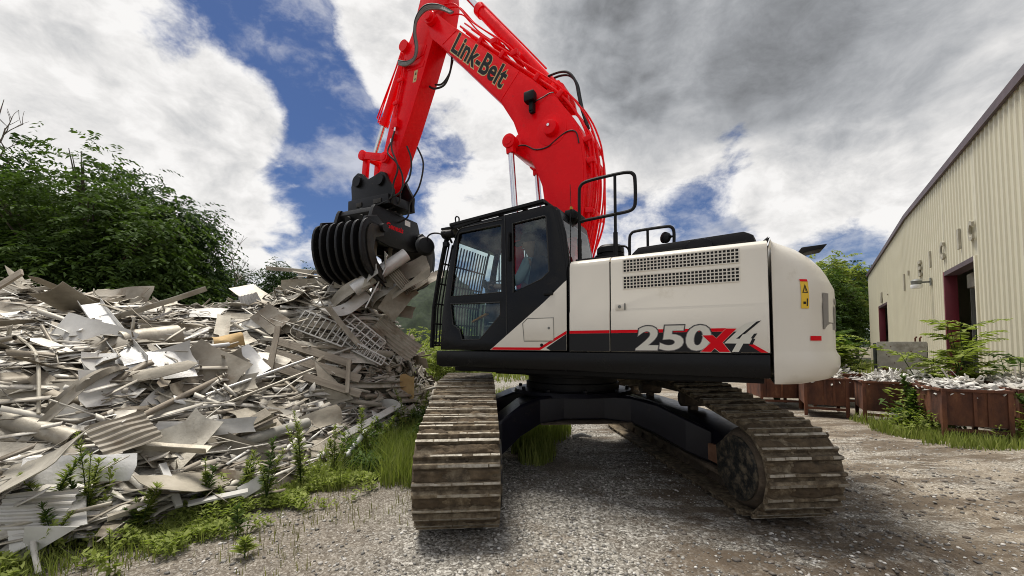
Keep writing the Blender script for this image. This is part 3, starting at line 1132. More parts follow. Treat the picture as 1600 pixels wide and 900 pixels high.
def wall_panel(x0, x1, zb):
    prof = rib_profile(x0, x1)
    mb = MB()
    vs, fs = [], []
    for (x, y) in prof:
        vs += [(x, y, zb), (x, y, roof_z(x) - .02)]
    for k in range(len(prof) - 1):
        fs.append((2 * k, 2 * k + 2, 2 * k + 3, 2 * k + 1))
    nb = len(vs)
    for (x, y) in prof:
        vs += [(x, -.03, zb), (x, -.03, roof_z(x) - .02)]
    for k in range(len(prof) - 1):
        fs.append((nb + 2 * k + 1, nb + 2 * k + 3, nb + 2 * k + 2, nb + 2 * k))
        fs.append((2 * k, nb + 2 * k, nb + 2 * k + 2, 2 * k + 2))
    fs.append((0, 1, nb + 1, nb))
    e = len(prof) - 1
    fs.append((2 * e, nb + 2 * e, nb + 2 * e + 1, 2 * e + 1))
    mb.add(vs, fs)
    return mb


edges_ = sorted([T0, T1] + [e for d_ in DOORS for e in d_[:2]])
for a, b_ in zip(edges_[:-1], edges_[1:]):
    zb = -.05
    for d_ in DOORS:
        if abs(a - d_[0]) < .01:
            zb = d_[2]
    x = a
    while x < b_ - .02:
        x2 = min(x + panel_w, b_)
        obj('wall_panel', wall_panel(x + .001, x2 - .001, zb), 'siding', bld, smooth=0)
        x = x2
# side walls, back and roof as real volume
mb = MB()
mb.box(T0, T0 + .1, -30, -.04, -.05, 6.9)
mb.box(T1 - .1, T1, -30, -.04, -.05, 6.8)
mb.box(T0 + .1, T1 - .1, -30, -29.9, -.05, 6.8)
obj('side_wall', mb, 'siding', bld)
mb = MB()
mb.loft([[(T0 - .1, yy, roof_z(T0)), (TR, yy, roof_z(TR)), (T1 + .1, yy, roof_z(T1)), (T1 + .1, yy, roof_z(T1) + .05), (TR, yy, roof_z(TR) + .05), (T0 - .1, yy, roof_z(T0) + .05)]
         for yy in (.0, -30.1)])
obj('roof', mb, 'roof_trim', bld)
mb = MB()
mb.loft([[(x, .035, roof_z(x) - .13), (x, .11, roof_z(x) - .13), (x, .11, roof_z(x) + .09), (x, .035, roof_z(x) + .09)] for x in (T0 - .1, TR, T1 + .1)])
obj('roof_trim', mb, 'roof_trim', bld)
mb = MB()
mb.box(T0 + .1, T1 - .1, -29, -.4, -.04, 0.0)
obj('inside_floor', mb, 'interior_dark', bld)
for (x0, x1, zt) in DOORS:
    mb = MB()
    mb.box(x0 + .09, x1 - .09, -.30, .045, zt - .09, zt + .05)
    obj('door_head', mb, 'roof_trim', bld)
    for xs in ((x0 - .02, x0 + .09), (x1 - .09, x1 + .02)):
        mb = MB()
        mb.box(xs[0], xs[1], -.26, .048, -.05, zt + .05)
        obj('door_jamb', mb, 'maroon' if xs[0] > x0 else 'siding', bld, bevel=.008)
    mb = MB()
    mb.box(x0 + .09, x1 - .09, -1.0, -.46, zt - .55, zt - .1)
    obj('door_curtain', mb, 'concrete', bld, bevel=.02)
    for k, xs in enumerate((x1 - .24, x1 - .36)):
        mb = MB()
        mb.box(xs, xs + .05, -.62 - .1 * k, -.5 - .1 * k, -.05, zt - .3)
        obj('door_track', mb, 'hose_grey', bld)
    mb = MB()
    mb.box(x0 - 1.2, x1 + 1.2, -7.0, -6.9, -.03, 5.0)
    obj('inside_partition', mb, 'interior_dark', bld)
# raised letters, several of them lost, as they hang on the wall
for ch, xc, zc_, hh, ww in (('W', 20.6, 4.45, .62, .75), ('.', 18.0, 4.42, .12, .1), ('I', 12.75, 4.45, .8, .16), ('\'', 11.7, 4.75, .22, .08), ('E', 9.35, 4.60, .62, .42),
                            ('I', 7.55, 4.66, .60, .15), ('C', 5.85, 4.66, .62, .40), ('I', 3.95, 4.66, .60, .17), ('C', 2.82, 4.64, .56, .36)):
    text_obj('wall_letter', ch, 'letter', (lambda s, t_, dd, xc=xc, zc_=zc_, hh=hh, ww=ww: (xc + (.5 - s) * ww, .04 + dd, zc_ + (t_ - .5) * hh)), bld,
             bold=.03, thick=.05)
lamp = empty('wall_lamp', (0, 0, 0), parent=bld)
mb = MB()
mb.bar((7.75, .02, 3.86), (7.75, .30, 3.86), .06, .06)
mb.box(7.66, 7.84, .034, .06, 3.72, 4.0)
obj('bracket', mb, 'hose_grey', lamp)
mb = MB()
mb.lathe([(0, .10), (.02, .14), (.14, .16), (.20, .10), (.22, .04)], (7.75, .42, 3.78), (0, 0, 1), 18)
obj('lamp_housing', mb, 'hose_grey', lamp)
mb = MB()
mb.lathe([(-.16, .06), (-.14, .15), (-.05, .17), (0, .16)], (7.75, .42, 3.78), (0, 0, 1), 18)
obj('lamp_lens', mb, 'decal_white', lamp)

# ------------------------------------------------------------------ grey steel cabinet by the wall
cb = empty('steel_cabinet', (9.35, 9.55, 0), R(-32))
mb = MB()
mb.box(-.44, .44, -.03, .0, 0, 1.60)
obj('front_panel', mb, 'concrete', cb, bevel=.006)
mb = MB()
mb.box(-.42, .46, .002, .5, 0, 1.57)
obj('body', mb, 'black_matte', cb, bevel=.01)
for q in range(14):
    mb = MB()
    x_, z_ = rd.uniform(-.38, .38), rd.uniform(.2, 1.5)
    mb.lathe([(0, .013), (.012, .012), (.016, .006)], (x_, -.03, z_), (0, -1, 0), 8)
    obj('bolt', mb, 'rust', cb)
mb = MB()
for x_ in (.3, .38):
    mb.tube([(x_, .2, 1.57), (x_, .2, 1.68), (x_ + .03, .2, 1.72)], .018, 8)
obj('conduit', mb, 'rust', cb)
mb = MB()
mb.lathe([(0, .055), (.02, .05), (.03, .02)], (-.3, -.03, .95), (0, -1, 0), 14)
obj('knob', mb, 'rust', cb)
tag(cb, 'grey weathered steel cabinet standing against the building near the doorway', 'cabinet')


# ------------------------------------------------------------------ rusty bins with scrap
def bin_parts(root, wd, dp, hb, leg, seed):
    r_ = random.Random(seed)
    x0, x1, y0, y1 = -wd / 2, wd / 2, -dp / 2, dp / 2
    zt = leg + hb
    for nm, args in (('front_plate', (x0, x1, y0, y0 + .012, leg, zt)), ('back_plate', (x0, x1, y1 - .012, y1, leg, zt)),
                     ('side_plate', (x0, x0 + .012, y0 + .013, y1 - .013, leg, zt)), ('side_plate', (x1 - .012, x1, y0 + .013, y1 - .013, leg, zt)),
                     ('floor_plate', (x0 + .014, x1 - .014, y0 + .014, y1 - .014, leg, leg + .012))):
        mb = MB()
        mb.box(*args)
        obj(nm, mb, 'rust', root)
    for sx in (x0 - .004, x1 - .056):
        for sy in (y0 - .02, y1 - .04):
            mb = MB()
            mb.box(sx, sx + .06, sy, sy + .06, 0, zt + .004)
            obj('leg', mb, 'rust', root, bevel=.005)
    for sx in (-.33, 0.0, .33) if wd > .9 else (-.02, .18):
        mb = MB()
        mb.box(sx * wd - .02, sx * wd + .02, y0 - .018, y0 - .001, leg + .01, zt - .02)
        obj('rib', mb, 'rust', root)
    mb = MB()
    mb.box(x0 + .058, x1 - .058, y0 - .012, y0 + .03, leg - .10, leg - .05)
    obj('crossbar', mb, 'rust', root)
    mb = MB()
    for a, b_ in (((x0, y0, zt), (x1, y0, zt)), ((x0, y1, zt), (x1, y1, zt)), ((x0, y0, zt), (x0, y1, zt)), ((x1, y0, zt), (x1, y1, zt))):
        mb.bar(Vector(a), Vector(b_), .05, .04)
    obj('rim', mb, 'rust', root)
    # filling: heap of light scrap
    mb = MB()
    for q in range(190):
        px2, py2 = r_.uniform(x0 + .06, x1 - .06), r_.uniform(y0 + .06, y1 - .06)
        e = (1 - (2 * px2 / wd) ** 2) * (1 - (2 * py2 / dp) ** 2)
        pz = zt - .06 + .16 * e + r_.uniform(-.03, .05)
        M = Matrix.Translation((px2, py2, pz)) @ Euler((r_.gauss(0, .45), r_.gauss(0, .45), r_.uniform(0, 6.3))).to_matrix().to_4x4()
        a, b_ = r_.uniform(.03, .13), r_.uniform(.02, .06)
        if r_.random() < .35:
            a *= 2.0
            b_ *= .35
        k_ = r_.uniform(-.5, .5) * a
        th_ = r_.uniform(.003, .010)
        mb.loft([[M @ Vector((x_, y_, z_ + e_)) for y_, z_ in ((-b_, -th_), (b_, -th_), (b_ * .8, th_), (-b_ * .9, th_))] for x_, e_ in ((-a, k_), (0, 0), (a, r_.uniform(-.3, .3) * a))])
    f_ = obj('scrap_filling', mb, 'white_sheet', root, smooth=0)
    f_['kind'] = 'stuff'
    mb = MB()
    mb.box(x0 + .02, x1 - .02, y0 + .02, y1 - .02, leg + .02, zt - .06)
    obj('scrap_bed', mb, 'heap_core', root)


BG = 'rusty scrap bins in front of the building'
for q, (x, y, ang, wd, dp, lab) in enumerate((
        (6.65, 10.15, -14, .92, 1.0, 'rusty scrap bin at the far left of the row, behind the counterweight'),
        (6.95, 8.95, -30, .76, 1.0, 'second rusty scrap bin from the left, right of the counterweight'),
        (7.55, 8.05, -34, .86, 1.0, 'third rusty scrap bin from the left, before the weed clump'),
        (7.55, 6.75, -26, .80, .95, 'brightest orange-streaked rusty scrap bin right of the weed clump'),
        (8.75, 6.65, -24, .98, 1.0, 'rusty scrap bin at the right edge half hidden by arching weeds'),
        (8.15, 10.25, -20, 1.0, 1.0, 'rusty scrap bin in the back row below the far doorway'),
        (8.75, 8.45, -30, 1.0, 1.0, 'rusty scrap bin in the back row before the grey cabinet'),
        (9.85, 7.75, -30, 1.0, 1.0, 'rusty scrap bin in the back row before the near doorway'))):
    bn = empty('scrap_bin', (x, y, 0), R(ang))
    bin_parts(bn, wd, dp, .56, .24, 60 + q)
    tag(bn, lab, 'bin', BG)
# low blue-wrapped bale far behind, seen under the machine
bl = empty('wrapped_bale', (8.6, 17.0, 0), R(10))
mb = MB()
mb.box(-1.2, 1.2, -.5, .5, 0, .42)
obj('bale', mb, 'blue_tarp', bl, bevel=.06)
mb = MB()
mb.box(-1.22, -1.0, -.52, .52, .05, .47)
mb.box(.3, .5, -.52, .52, .05, .47)
obj('strap', mb, 'white_sheet', bl)
tag(bl, 'low blue wrapped bale on the gravel seen under the machine', 'bale')

# ------------------------------------------------------------------ excavator
# local frame of the machine: x = forward (cab front), y = left side, z = up; origin under the slewing ring
EX = empty('excavator', (.83, 5.52, 0), R(150.2))
tag(EX, 'large red and cream crawler excavator with a black grapple on its boom', 'excavator')
W = EX

# ---- undercarriage: its own heading. local x = away from camera
UC = Matrix.Rotation(R(94.15 - 150.2), 4, 'Z')


def hull_path(circles, step_n):
    """outer belt round circles (x,z,r), counter-clockwise"""
    pts = []
    for cx, cz, r in circles:
        for k in range(180):
            a = 2 * math.pi * k / 180
            pts.append((cx + r * math.cos(a), cz + r * math.sin(a)))
    pts = sorted(set(pts))

    def half(ps):
        h_ = []
        for p in ps:
            while len(h_) >= 2 and (h_[-1][0] - h_[-2][0]) * (p[1] - h_[-2][1]) - (h_[-1][1] - h_[-2][1]) * (p[0] - h_[-2][0]) <= 0:
                h_.pop()
            h_.append(p)
        return h_
    lo, hi = half(pts), half(pts[::-1])
    loop = lo[:-1] + hi[:-1]
    # arc-length resample
    L = [0]
    for k in range(len(loop)):
        a, b_ = loop[k], loop[(k + 1) % len(loop)]
        L.append(L[-1] + math.hypot(b_[0] - a[0], b_[1] - a[1]))
    res = []
    for s in range(step_n):
        d_ = L[-1] * s / step_n
        k = max(i for i in range(len(L)) if L[i] <= d_ + 1e-9)
        k = min(k, len(loop) - 1)
        a, b_ = loop[k], loop[(k + 1) % len(loop)]
        f = (d_ - L[k]) / max(1e-9, L[k + 1] - L[k])
        res.append((a[0] + (b_[0] - a[0]) * f, a[1] + (b_[1] - a[1]) * f))
    return res, L[-1]


SHOE_W = .685
CIRC = [(-1.93, .425, .375), (-.55, .90, .15), (.75, .90, .15), (1.70, .46, .41)]
belt, blen = hull_path(CIRC, 50)
SP = blen / 50


def shoe_mesh(seed):
    """one track shoe: plate, two grousers, dried mud between them. x along travel, y across, z outward"""
    r_ = random.Random(seed)
    mb = MB()
    hw = SHOE_W / 2
    p = SP * .96
    mb.prism([(-p / 2, -.012), (p / 2 + .012, -.012), (p / 2 + .012, .0), (-p / 2, .008)], -hw, hw)
    for xc, hh, ww in ((-p * .40, .040, .026), (p * .30, .036, .022)):
        mb.prism([(xc - ww, .004), (xc + ww, .004), (xc + ww * .55, hh), (xc - ww * .55, hh)], -hw + r_.uniform(0, .006), hw - r_.uniform(0, .006))
    for yb in (-.075, .075, -.105, .105):
        xb = p * .44 if abs(yb) < .09 else -p * .12
        mb.lathe([(-.006, .014), (.012, .014), (.014, .009)], (xb, yb, 0), (0, 0, 1), 6)
    me = make_mesh('track_shoe', mb, 'mud_steel', bevel=.003, smooth=30)
    return me


def shoe_mud(seed):
    r_ = np.random.default_rng(seed)
    hw = SHOE_W / 2
    p = SP * .96
    nx_, ny_ = 8, 26
    xs = np.linspace(-p * .36, p * .27, nx_ + 1)
    ys = np.linspace(-hw * .97, hw * .97, ny_ + 1)
    A, B = np.meshgrid(xs, ys, indexing='ij')
    cov = sstep(.30, .54, fbm(A * 14 + seed * 7, B * 5 + seed * 3, 4, seed))
    rise = np.maximum(sstep(.05, .02, np.abs(np.abs(A + .01) - p * .33) * .6), 0)
    Z = -.010 + cov * (.022 + .034 * fbm(A * 34 + seed, B * 34, 3, seed + 5))
    Z = Z + (r_.random(A.shape) - .5) * .016 * cov
    edge = (np.abs(B) > hw * .93) | (A < xs[1] * .99) | (A > xs[-2] * 1.01)
    Z = np.where(edge, Z * .3 - .004, Z)
    V = np.stack([A, B, Z], -1).reshape(-1, 3)
    ii, jj = np.meshgrid(np.arange(nx_), np.arange(ny_), indexing='ij')
    b0 = (ii * (ny_ + 1) + jj).ravel()
    return np_mesh('mud', V, np.stack([b0, b0 + ny_ + 1, b0 + ny_ + 2, b0 + 1], -1), 'mud_clod', smooth=True)


def edge_wear(seed):
    r_ = random.Random(seed + 40)
    mb = MB()
    hw = SHOE_W / 2
    p = SP * .96
    for xc, hh, ww in ((-p * .40, .0405, .013), (p * .30, .0365, .011)):
        y = -hw + .004
        while y < hw - .02:
            L = r_.uniform(.03, .20)
            y2 = min(y + L, hw - .004)
            if r_.random() < .78:
                o_ = r_.uniform(-.003, .003)
                mb.box(xc - ww * r_.uniform(.6, 1.05), xc + ww * r_.uniform(.6, 1.05), y, y2, hh - .003, hh + r_.uniform(.001, .003))
            y = y2 + r_.uniform(.0, .012)
    return make_mesh('worn_edge', mb, 'worn_edge', smooth=0)


SHOES = [shoe_mesh(k) for k in range(3)]
MUDS = [shoe_mud(k) for k in range(7)]
WEAR = [edge_wear(k) for k in range(7)]
# each shoe carries its mud and bright edge: join variants into one mesh with several materials
VAR = []
for k in range(7):
    bm = bmesh.new()
    bm.from_mesh(SHOES[k % 3])
    n0 = len(bm.faces)
    bm.from_mesh(MUDS[k])
    bm.faces.ensure_lookup_table()
    for f in bm.faces[n0:]:
        f.material_index = 1
    n1 = len(bm.faces)
    bm.from_mesh(WEAR[k])
    bm.faces.ensure_lookup_table()
    for f in bm.faces[n1:]:
        f.material_index = 2
    me = bpy.data.meshes.new('track_shoe')
    bm.to_mesh(me)
    bm.free()
    for mm in ('mud_steel', 'mud_clod', 'worn_edge'):
        me.materials.append(MATS[mm])
    VAR.append(me)

for side, yc in (('l', 1.43), ('r', -1.43)):
    tr = empty('track', parent=EX)
    tr.matrix_local = UC @ Matrix.Translation((0, yc, 0))
    tr['label'] = 'muddy steel crawler track nearest the scrap heap' if side == 'l' else 'muddy steel crawler track below the counterweight'
    for k, (x, z) in enumerate(belt):
        x2, z2 = belt[(k + 1) % len(belt)]
        dx, dz = x2 - x, z2 - z
        L = math.hypot(dx, dz)
        dx, dz = dx / L, dz / L
        xm, zm = (x + x2) / 2, (z + z2) / 2
        # counter-clockwise in x-z: outward normal = (dz,-dx)
        nrm = Vector((dz, 0, -dx))
        M = Matrix(((dx, 0, nrm.x, xm + nrm.x * .012), (0, -1, 0, 0), (dz, 0, nrm.z, zm + nrm.z * .012), (0, 0, 0, 1)))
        # keep it right handed
        if M.to_3x3().determinant() < 0:
            M = M @ Matrix.Diagonal((1, -1, 1, 1))
        s_ = link('track_shoe', VAR[(k * 5 + (side == 'r') * 3) % 7], tr, mat4=M)
    # link chain: inner band
    mb = MB()
    inner = [(CIRC[i][0], CIRC[i][1], CIRC[i][2] - .015) for i in range(4)]
    bi, _ = hull_path(inner, 96)
    core = [(c_[0], c_[1], c_[2] - .105) for c_ in inner]
    bc, _ = hull_path(core, 96)

    def ring(pts, y):
        return [Vector((p[0], y, p[1])) for p in pts]
    for y0, y1 in ((-.14, -.05), (.05, .14)):
        # align start points
        a = ring(bi, y0)
        n_ = len(a)
        c_in = []
        for p in a:
            q = min(bc, key=lambda s: (s[0] - p.x) ** 2 + (s[1] - p.z) ** 2)
            c_in.append(q)
        rings = [a, ring(bi, y1), ring(c_in, y1), ring(c_in, y0)]
        vs = [p for rg in rings for p in rg]
        fs = []
        for rr in range(4):
            for q in range(n_):
                fs.append((rr * n_ + q, rr * n_ + (q + 1) % n_, ((rr + 1) % 4) * n_ + (q + 1) % n_, ((rr + 1) % 4) * n_ + q))
        mb.add(vs, fs)
    obj('track_chain', mb, 'mud_dark', tr, smooth=40)
    # near idler wheel and far sprocket
    mb = MB()
    mb.lathe([(-.20, .05), (-.20, .12), (-.17, .13), (-.10, .20), (-.09, .265), (-.045, .285), (.045, .285), (.09, .265), (.10, .20), (.17, .13), (.20, .12), (.20, .05)],
             (-1.93, 0, .425), (0, 1, 0), 36)
    obj('idler_wheel', mb, 'mud_dark', tr)
    mb = MB()
    for k in range(21):
        a = k * 2 * math.pi / 21
        M = Matrix.Translation((1.70, 0, .46)) @ Matrix.Rotation(-a, 4, 'Y')
        mb.prism([(.26, -.05), (.345, -.018), (.345, .018), (.26, .05)], -.04, .04, M)
    mb.lathe([(-.22, .16), (-.2, .22), (-.05, .27), (.05, .27), (.2, .22), (.22, .16)], (1.70, 0, .46), (0, 1, 0), 32)
    obj('sprocket', mb, 'mud_dark', tr)
    # end cover plates facing the middle
    s_in = -1 if side == 'l' else 1
    mb = MB()
    mb.lathe([(0, .365), (.05, .36), (.14, .305), (.15, .29), (.152, .27)], (-1.93, s_in * .19, .425), (0, s_in, 0), 40)
    obj('idler_rim', mb, 'mud_dark', tr)
    mb = MB()
    mb.prism([(p_[0], p_[1]) for p_ in [(-1.93 + .285 * math.cos(a_), .425 + .285 * math.sin(a_)) for a_ in [R(70 + k_ * 11) for k_ in range(21)]] + [(-1.65, .30), (-1.63, .56)]], s_in * .338, s_in * .362)
    obj('idler_cover', mb, 'scuffed', tr, bevel=.01)
    mb = MB()
    mb.prism([(-1.65, .26), (1.45, .26), (1.45, .60), (1.0, .72), (-.9, .72), (-1.65, .56)], -.19, .19)
    obj('side_frame', mb, 'navy_frame', tr, bevel=.015)
    mb = MB()
    mb.prism([(-1.62, .30), (-.65, .30), (-.65, .44), (-1.62, .50)], s_in * .19, s_in * .225)
    obj('guard_plate', mb, 'rust_plate', tr, bevel=.006)
    mb = MB()
    mb.prism([(-1.66, .215), (1.4, .215), (1.4, .262), (-1.66, .262)], s_in * .16, s_in * .26)
    obj('guide_rail', mb, 'mud_dark', tr, bevel=.008)
    for k in range(8):
        mb = MB()
        x = -1.40 + k * .365
        mb.lathe([(-.17, .055), (-.165, .10), (-.12, .105), (-.11, .085), (.11, .085), (.12, .105), (.165, .10), (.17, .055)], (x, 0, .17), (0, 1, 0), 18)
        obj('track_roller', mb, 'mud_dark', tr)
    for x in (-.55, .75):
        mb = MB()
        mb.lathe([(-.16, .05), (-.15, .10), (.15, .10), (.16, .05)], (x, 0, .86), (0, 1, 0), 18)
        mb.box(x - .04, x + .04, -.05, .05, .70, .86)
        obj('carrier_roller', mb, 'mud_dark', tr)

# car body: arched cross frame on four splayed legs
fr = empty('undercarriage_frame', parent=EX)
fr.matrix_local = UC
mb = MB()


def sect(y, x0, x1, z0, z1, c_=.03):
    return [Vector((x0, y, z0)), Vector((x1, y, z0)), Vector((x1, y, z1 - c_)), Vector((x1 - c_, y, z1)), Vector((x0 + c_, y, z1)), Vector((x0, y, z1 - c_))]


for sx in (1, -1):
    secs = []
    for y, xa, xb, z0, z1 in ((-1.24, -1.28, -.70, .27, .62), (-1.02, -1.14, -.52, .36, .73), (-.80, -.92, -.30, .50, .85), (-.55, -.74, -.06, .60, .915), (-.25, -.66, -.02, .635, .93),
                              (.25, -.66, -.02, .635, .93), (.55, -.74, -.06, .60, .915), (.80, -.92, -.30, .50, .85), (1.02, -1.14, -.52, .36, .73), (1.24, -1.28, -.70, .27, .62)):
        if sx == 1:
            secs.append(sect(y, xa, xb, z0, z1))
        else:
            secs.append(sect(y, -xb, -xa, z0, z1))
    mb.loft(secs)
obj('cross_frame', mb, 'navy_frame', fr, bevel=.010, smooth=12)
mb = MB()
mb.lathe([(0, .80), (.05, .78), (.06, .70)], (0, 0, .90), (0, 0, 1), 40)
obj('top_plate', mb, 'navy_frame', fr)
mb = MB()
pl_ = [(-.70, -.9), (-.70, .9)]
mb.prism([(-.80, .60), (-.80, .612), (.80, .612), (.80, .60)], -.55, .55)
obj('belly_plate', mb, 'mud_dark', fr, bevel=.004)
for q in range(10):
    mb = MB()
    a = q * .628
    mb.lathe([(0, .025), (.03, .025), (.034, .018)], (.73 * math.cos(a), .73 * math.sin(a), .955), (0, 0, 1), 6)
    obj('frame_bolt', mb, 'navy_frame', fr)
mb = MB()
mb.lathe([(.94, .60), (.96, .63), (1.04, .63), (1.05, .60), (1.12, .60), (1.13, .66), (1.26, .66)], (0, 0, 0), (0, 0, 1), 48)
obj('slewing_ring', mb, 'black_matte', EX)

# ---- upper deck
SV = 1.385        # left side plane
ZB, ZS, ZT = 1.27, 1.475, 2.415
mb = MB()
mb.prism([(1.26, ZB + .02), (1.20, ZB), (-2.24, ZB - .005), (-2.24, ZS - .012), (1.26, ZS - .012)], -1.36, SV - .012)
obj('deck_skirt', mb, 'black_gloss', EX, bevel=.018)
mb = MB()
mb.box(-2.2, 1.1, -1.2, 1.2, ZB - .06, ZB + .01)
mb.box(-1.6, .9, .35, .55, ZB - .13, ZB - .05)
mb.box(-1.6, .9, -.55, -.35, ZB - .13, ZB - .05)
obj('under_tray', mb, 'black_matte', EX, bevel=.01)


def side_panel(u0, u1, bulge=0.0):
    """cream door: flat below, crease, flat above, rounded shoulder to the top"""
    prof = [(SV, ZS), (SV, 1.86), (SV - .010, 1.885), (SV - .012, 2.33), (SV - .025, 2.375), (SV - .055, 2.402), (SV - .10, ZT), (SV - .35, ZT + .012), (SV - .35, ZS)]
    mb = MB()
    mb.loft([[Vector((u, v_, z)) for v_, z in prof] for u in (u0, u1)])
    return mb


sp_ = empty('side_doors', parent=EX)
d1_ = obj('front_side_door', side_panel(-.515, -.930), 'cream', sp_, bevel=.006)
d2_ = obj('engine_side_door', side_panel(-.942, -2.238), 'cream', sp_, bevel=.006)
mb = MB()
mb.box(-.6, -2.236, SV - .36, SV - .37, ZS, ZT)
mb.box(-2.242, -.50, SV - .34, SV - .02, ZS - .01, ZT - .06)
obj('door_seal', mb, 'black_matte', sp_)
# printed stripe: black band with a red line above
mb = MB()
mb.add([(-.517, SV + .0025, ZS + .002), (-.930, SV + .0025, ZS + .002), (-.930, SV + .0025, 1.652), (-.517, SV + .0025, 1.652)], [(0, 1, 2, 3)])
mb.add([(-.942, SV + .0025, ZS + .002), (-2.175, SV + .0025, ZS + .002), (-2.01, SV + .0025, 1.652), (-.942, SV + .0025, 1.652)], [(0, 1, 2, 3)])
obj('black_stripe', mb, 'decal_black', sp_, smooth=0)
mb = MB()
for a, b_ in ((-.517, -.930), (-.942, -1.97)):
    mb.add([(a, SV + .003, 1.653), (b_, SV + .003, 1.653), (b_, SV + .003, 1.682), (a, SV + .003, 1.682)], [(0, 1, 2, 3)])
mb.add([(-2.075, SV + .003, 1.552), (-2.108, SV + .003, 1.556), (-2.225, SV + .003, 1.477), (-2.175, SV + .003, 1.477)], [(0, 1, 2, 3)])
obj('red_stripe', mb, 'decal_red', sp_, smooth=0)
# printed model number
for bold, mat_, dv, g_ in ((.060, 'decal_black', .0032, .012), (.045, 'decal_grey', .0036, .006), (.030, 'decal_cream', .0040, 0.0)):
    for ch, a, wd in (('2', -1.175, .195), ('5', -1.385, .195), ('0', -1.597, .195)):
        text_obj('model_number', ch, mat_, (lambda s, t_, dd, a=a, wd=wd, dv=dv, g_=g_: (a - (s * (wd + 2 * g_) - g_) - t_ * .035, SV + dv, 1.490 + (t_ * (.222 + 2 * g_) - g_))), sp_,
                 bold=bold)


def flat_poly(name, pts, mat_, dv, parent):
    mb = MB()
    mb.add([(p[0], SV + dv, p[1]) for p in pts], [tuple(range(len(pts)))])
    return obj(name, mb, mat_, parent, smooth=0)


def grow(poly, k):
    mx_ = sum(p[0] for p in poly) / len(poly)
    mz_ = sum(p[1] for p in poly) / len(poly)
    return [(mx_ + (p[0] - mx_) * (1 + k), mz_ + (p[1] - mz_) * (1 + k)) for p in poly]


X_ = [(-1.744, 1.622), (-1.825, 1.624), (-1.852, 1.596), (-1.928, 1.679), (-2.005, 1.677), (-1.899, 1.56), (-1.955, 1.480), (-1.873, 1.480), (-1.839, 1.511), (-1.81, 1.480), (-1.729, 1.480), (-1.807, 1.556)]
FOUR = [[(-1.91, 1.553), (-2.066, 1.715), (-2.158, 1.740), (-1.992, 1.585)], [(-1.91, 1.553), (-1.945, 1.590), (-2.115, 1.594), (-2.096, 1.551)],
        [(-2.049, 1.627), (-2.131, 1.636), (-2.104, 1.594), (-2.051, 1.551), (-2.016, 1.481), (-1.966, 1.481), (-2.002, 1.551), (-2.02, 1.585)]]
for q_, st_ in enumerate(FOUR):
    flat_poly('model_number', [(p[0] - .014, p[1] - .007) for p in grow(st_, .08)], 'decal_black', .0042 + .0002 * q_, sp_)
    flat_poly('model_number', st_, 'decal_cream', .0050 + .0002 * q_, sp_)
flat_poly('model_number', grow(X_, .06), 'decal_cream', .0056, sp_)
flat_poly('model_number', X_, 'decal_red', .0060, sp_)
# vent grilles: two blocks of square holes
for z0, z1, rows in ((2.075, 2.195, 4), (2.235, 2.355, 4)):
    gr_ = empty('vent_grille', parent=EX)
    va = SV - .011
    mb = MB()
    mb.add([(-1.066, va + .0005, z0), (-2.036, va + .0005, z0), (-2.036, va + .0005, z1), (-1.066, va + .0005, z1)], [(0, 1, 2, 3)])
    obj('vent_holes', mb, 'dark_hole', gr_, smooth=0)
    mb = MB()
    ncol = 31
    for k in range(ncol + 1):
        u = -1.066 - k * .970 / ncol
        mb.box(u - .0045, u + .0045, va, va + .006, z0 - .004, z1 + .004)
    for k in range(rows + 1):
        z = z0 + k * (z1 - z0) / rows
        mb.box(-2.040, -1.062, va, va + .0064, z - .0045, z + .0045)
    obj('vent_bars', mb, 'cream', gr_, smooth=0)
# door lock
mb = MB()
mb.box(-1.075, -.99, SV - .012, SV + .004, 1.875, 1.935)
obj('lock_plate', mb, 'cream', EX, bevel=.004)
mb = MB()
mb.lathe([(0, .016), (.006, .015)], (-1.03, SV + .004, 1.905), (0, 1, 0), 14)
mb.box(-1.083, -1.077, SV - .008, SV + .006, 1.872, 1.938)
obj('lock', mb, 'hose_grey', EX)

# ---- right side body and top deck (seen through gaps and from aside)
mb = MB()
mb.box(-2.236, .2, -1.37, -.45, ZS + .002, 2.38)
obj('right_body', mb, 'cream', EX, bevel=.04)
mb = MB()
mb.box(-2.236, -.55, -.44, SV - .352, ZS + .002, 2.405)
obj('engine_bay', mb, 'cream', EX, bevel=.01)

# ---- counterweight
CW = empty('counterweight', parent=EX)


def cw_plan(s):
    """s in -1..1 across, returns (u,v) of the outer skin; corners rounded, tail a broad arc"""
    a = s * math.pi / 2
    n_ = 2.4
    cx = abs(math.cos(a)) ** (2 / n_)
    sx = math.copysign(abs(math.sin(a)) ** (2 / n_), math.sin(a))
    return (-2.262 - .585 * cx, SV * sx)


CWP = [(.20, 1.225), (.07, 1.255), (.02, 1.30), (.0, 1.36), (.0, 1.435), (.022, 1.475), (.030, 1.50), (.030, 1.85), (.024, 1.90), (.028, 2.03), (.050, 2.08), (.075, 2.14), (.115, 2.21), (.18, 2.285), (.27, 2.35), (.38, 2.395), (.58, 2.42)]
mb = MB()
NS = 56
rings = []
for inset, z in CWP:
    rg = []
    for k in range(NS + 1):
        s = -1 + 2 * k / NS
        u, v_ = cw_plan(s)
        # inset towards the body at the tail, less at the flanks
        f = abs(math.cos(s * math.pi / 2)) ** .5
        uu = u + inset * f
        vv = v_ * (1 - inset * .10 * (1.0 if inset < .1 else .6))
        rg.append(Vector((min(uu, -2.262), vv, z)))
    rings.append(rg)
mb.loft(rings, closed_ring=False, caps=False)
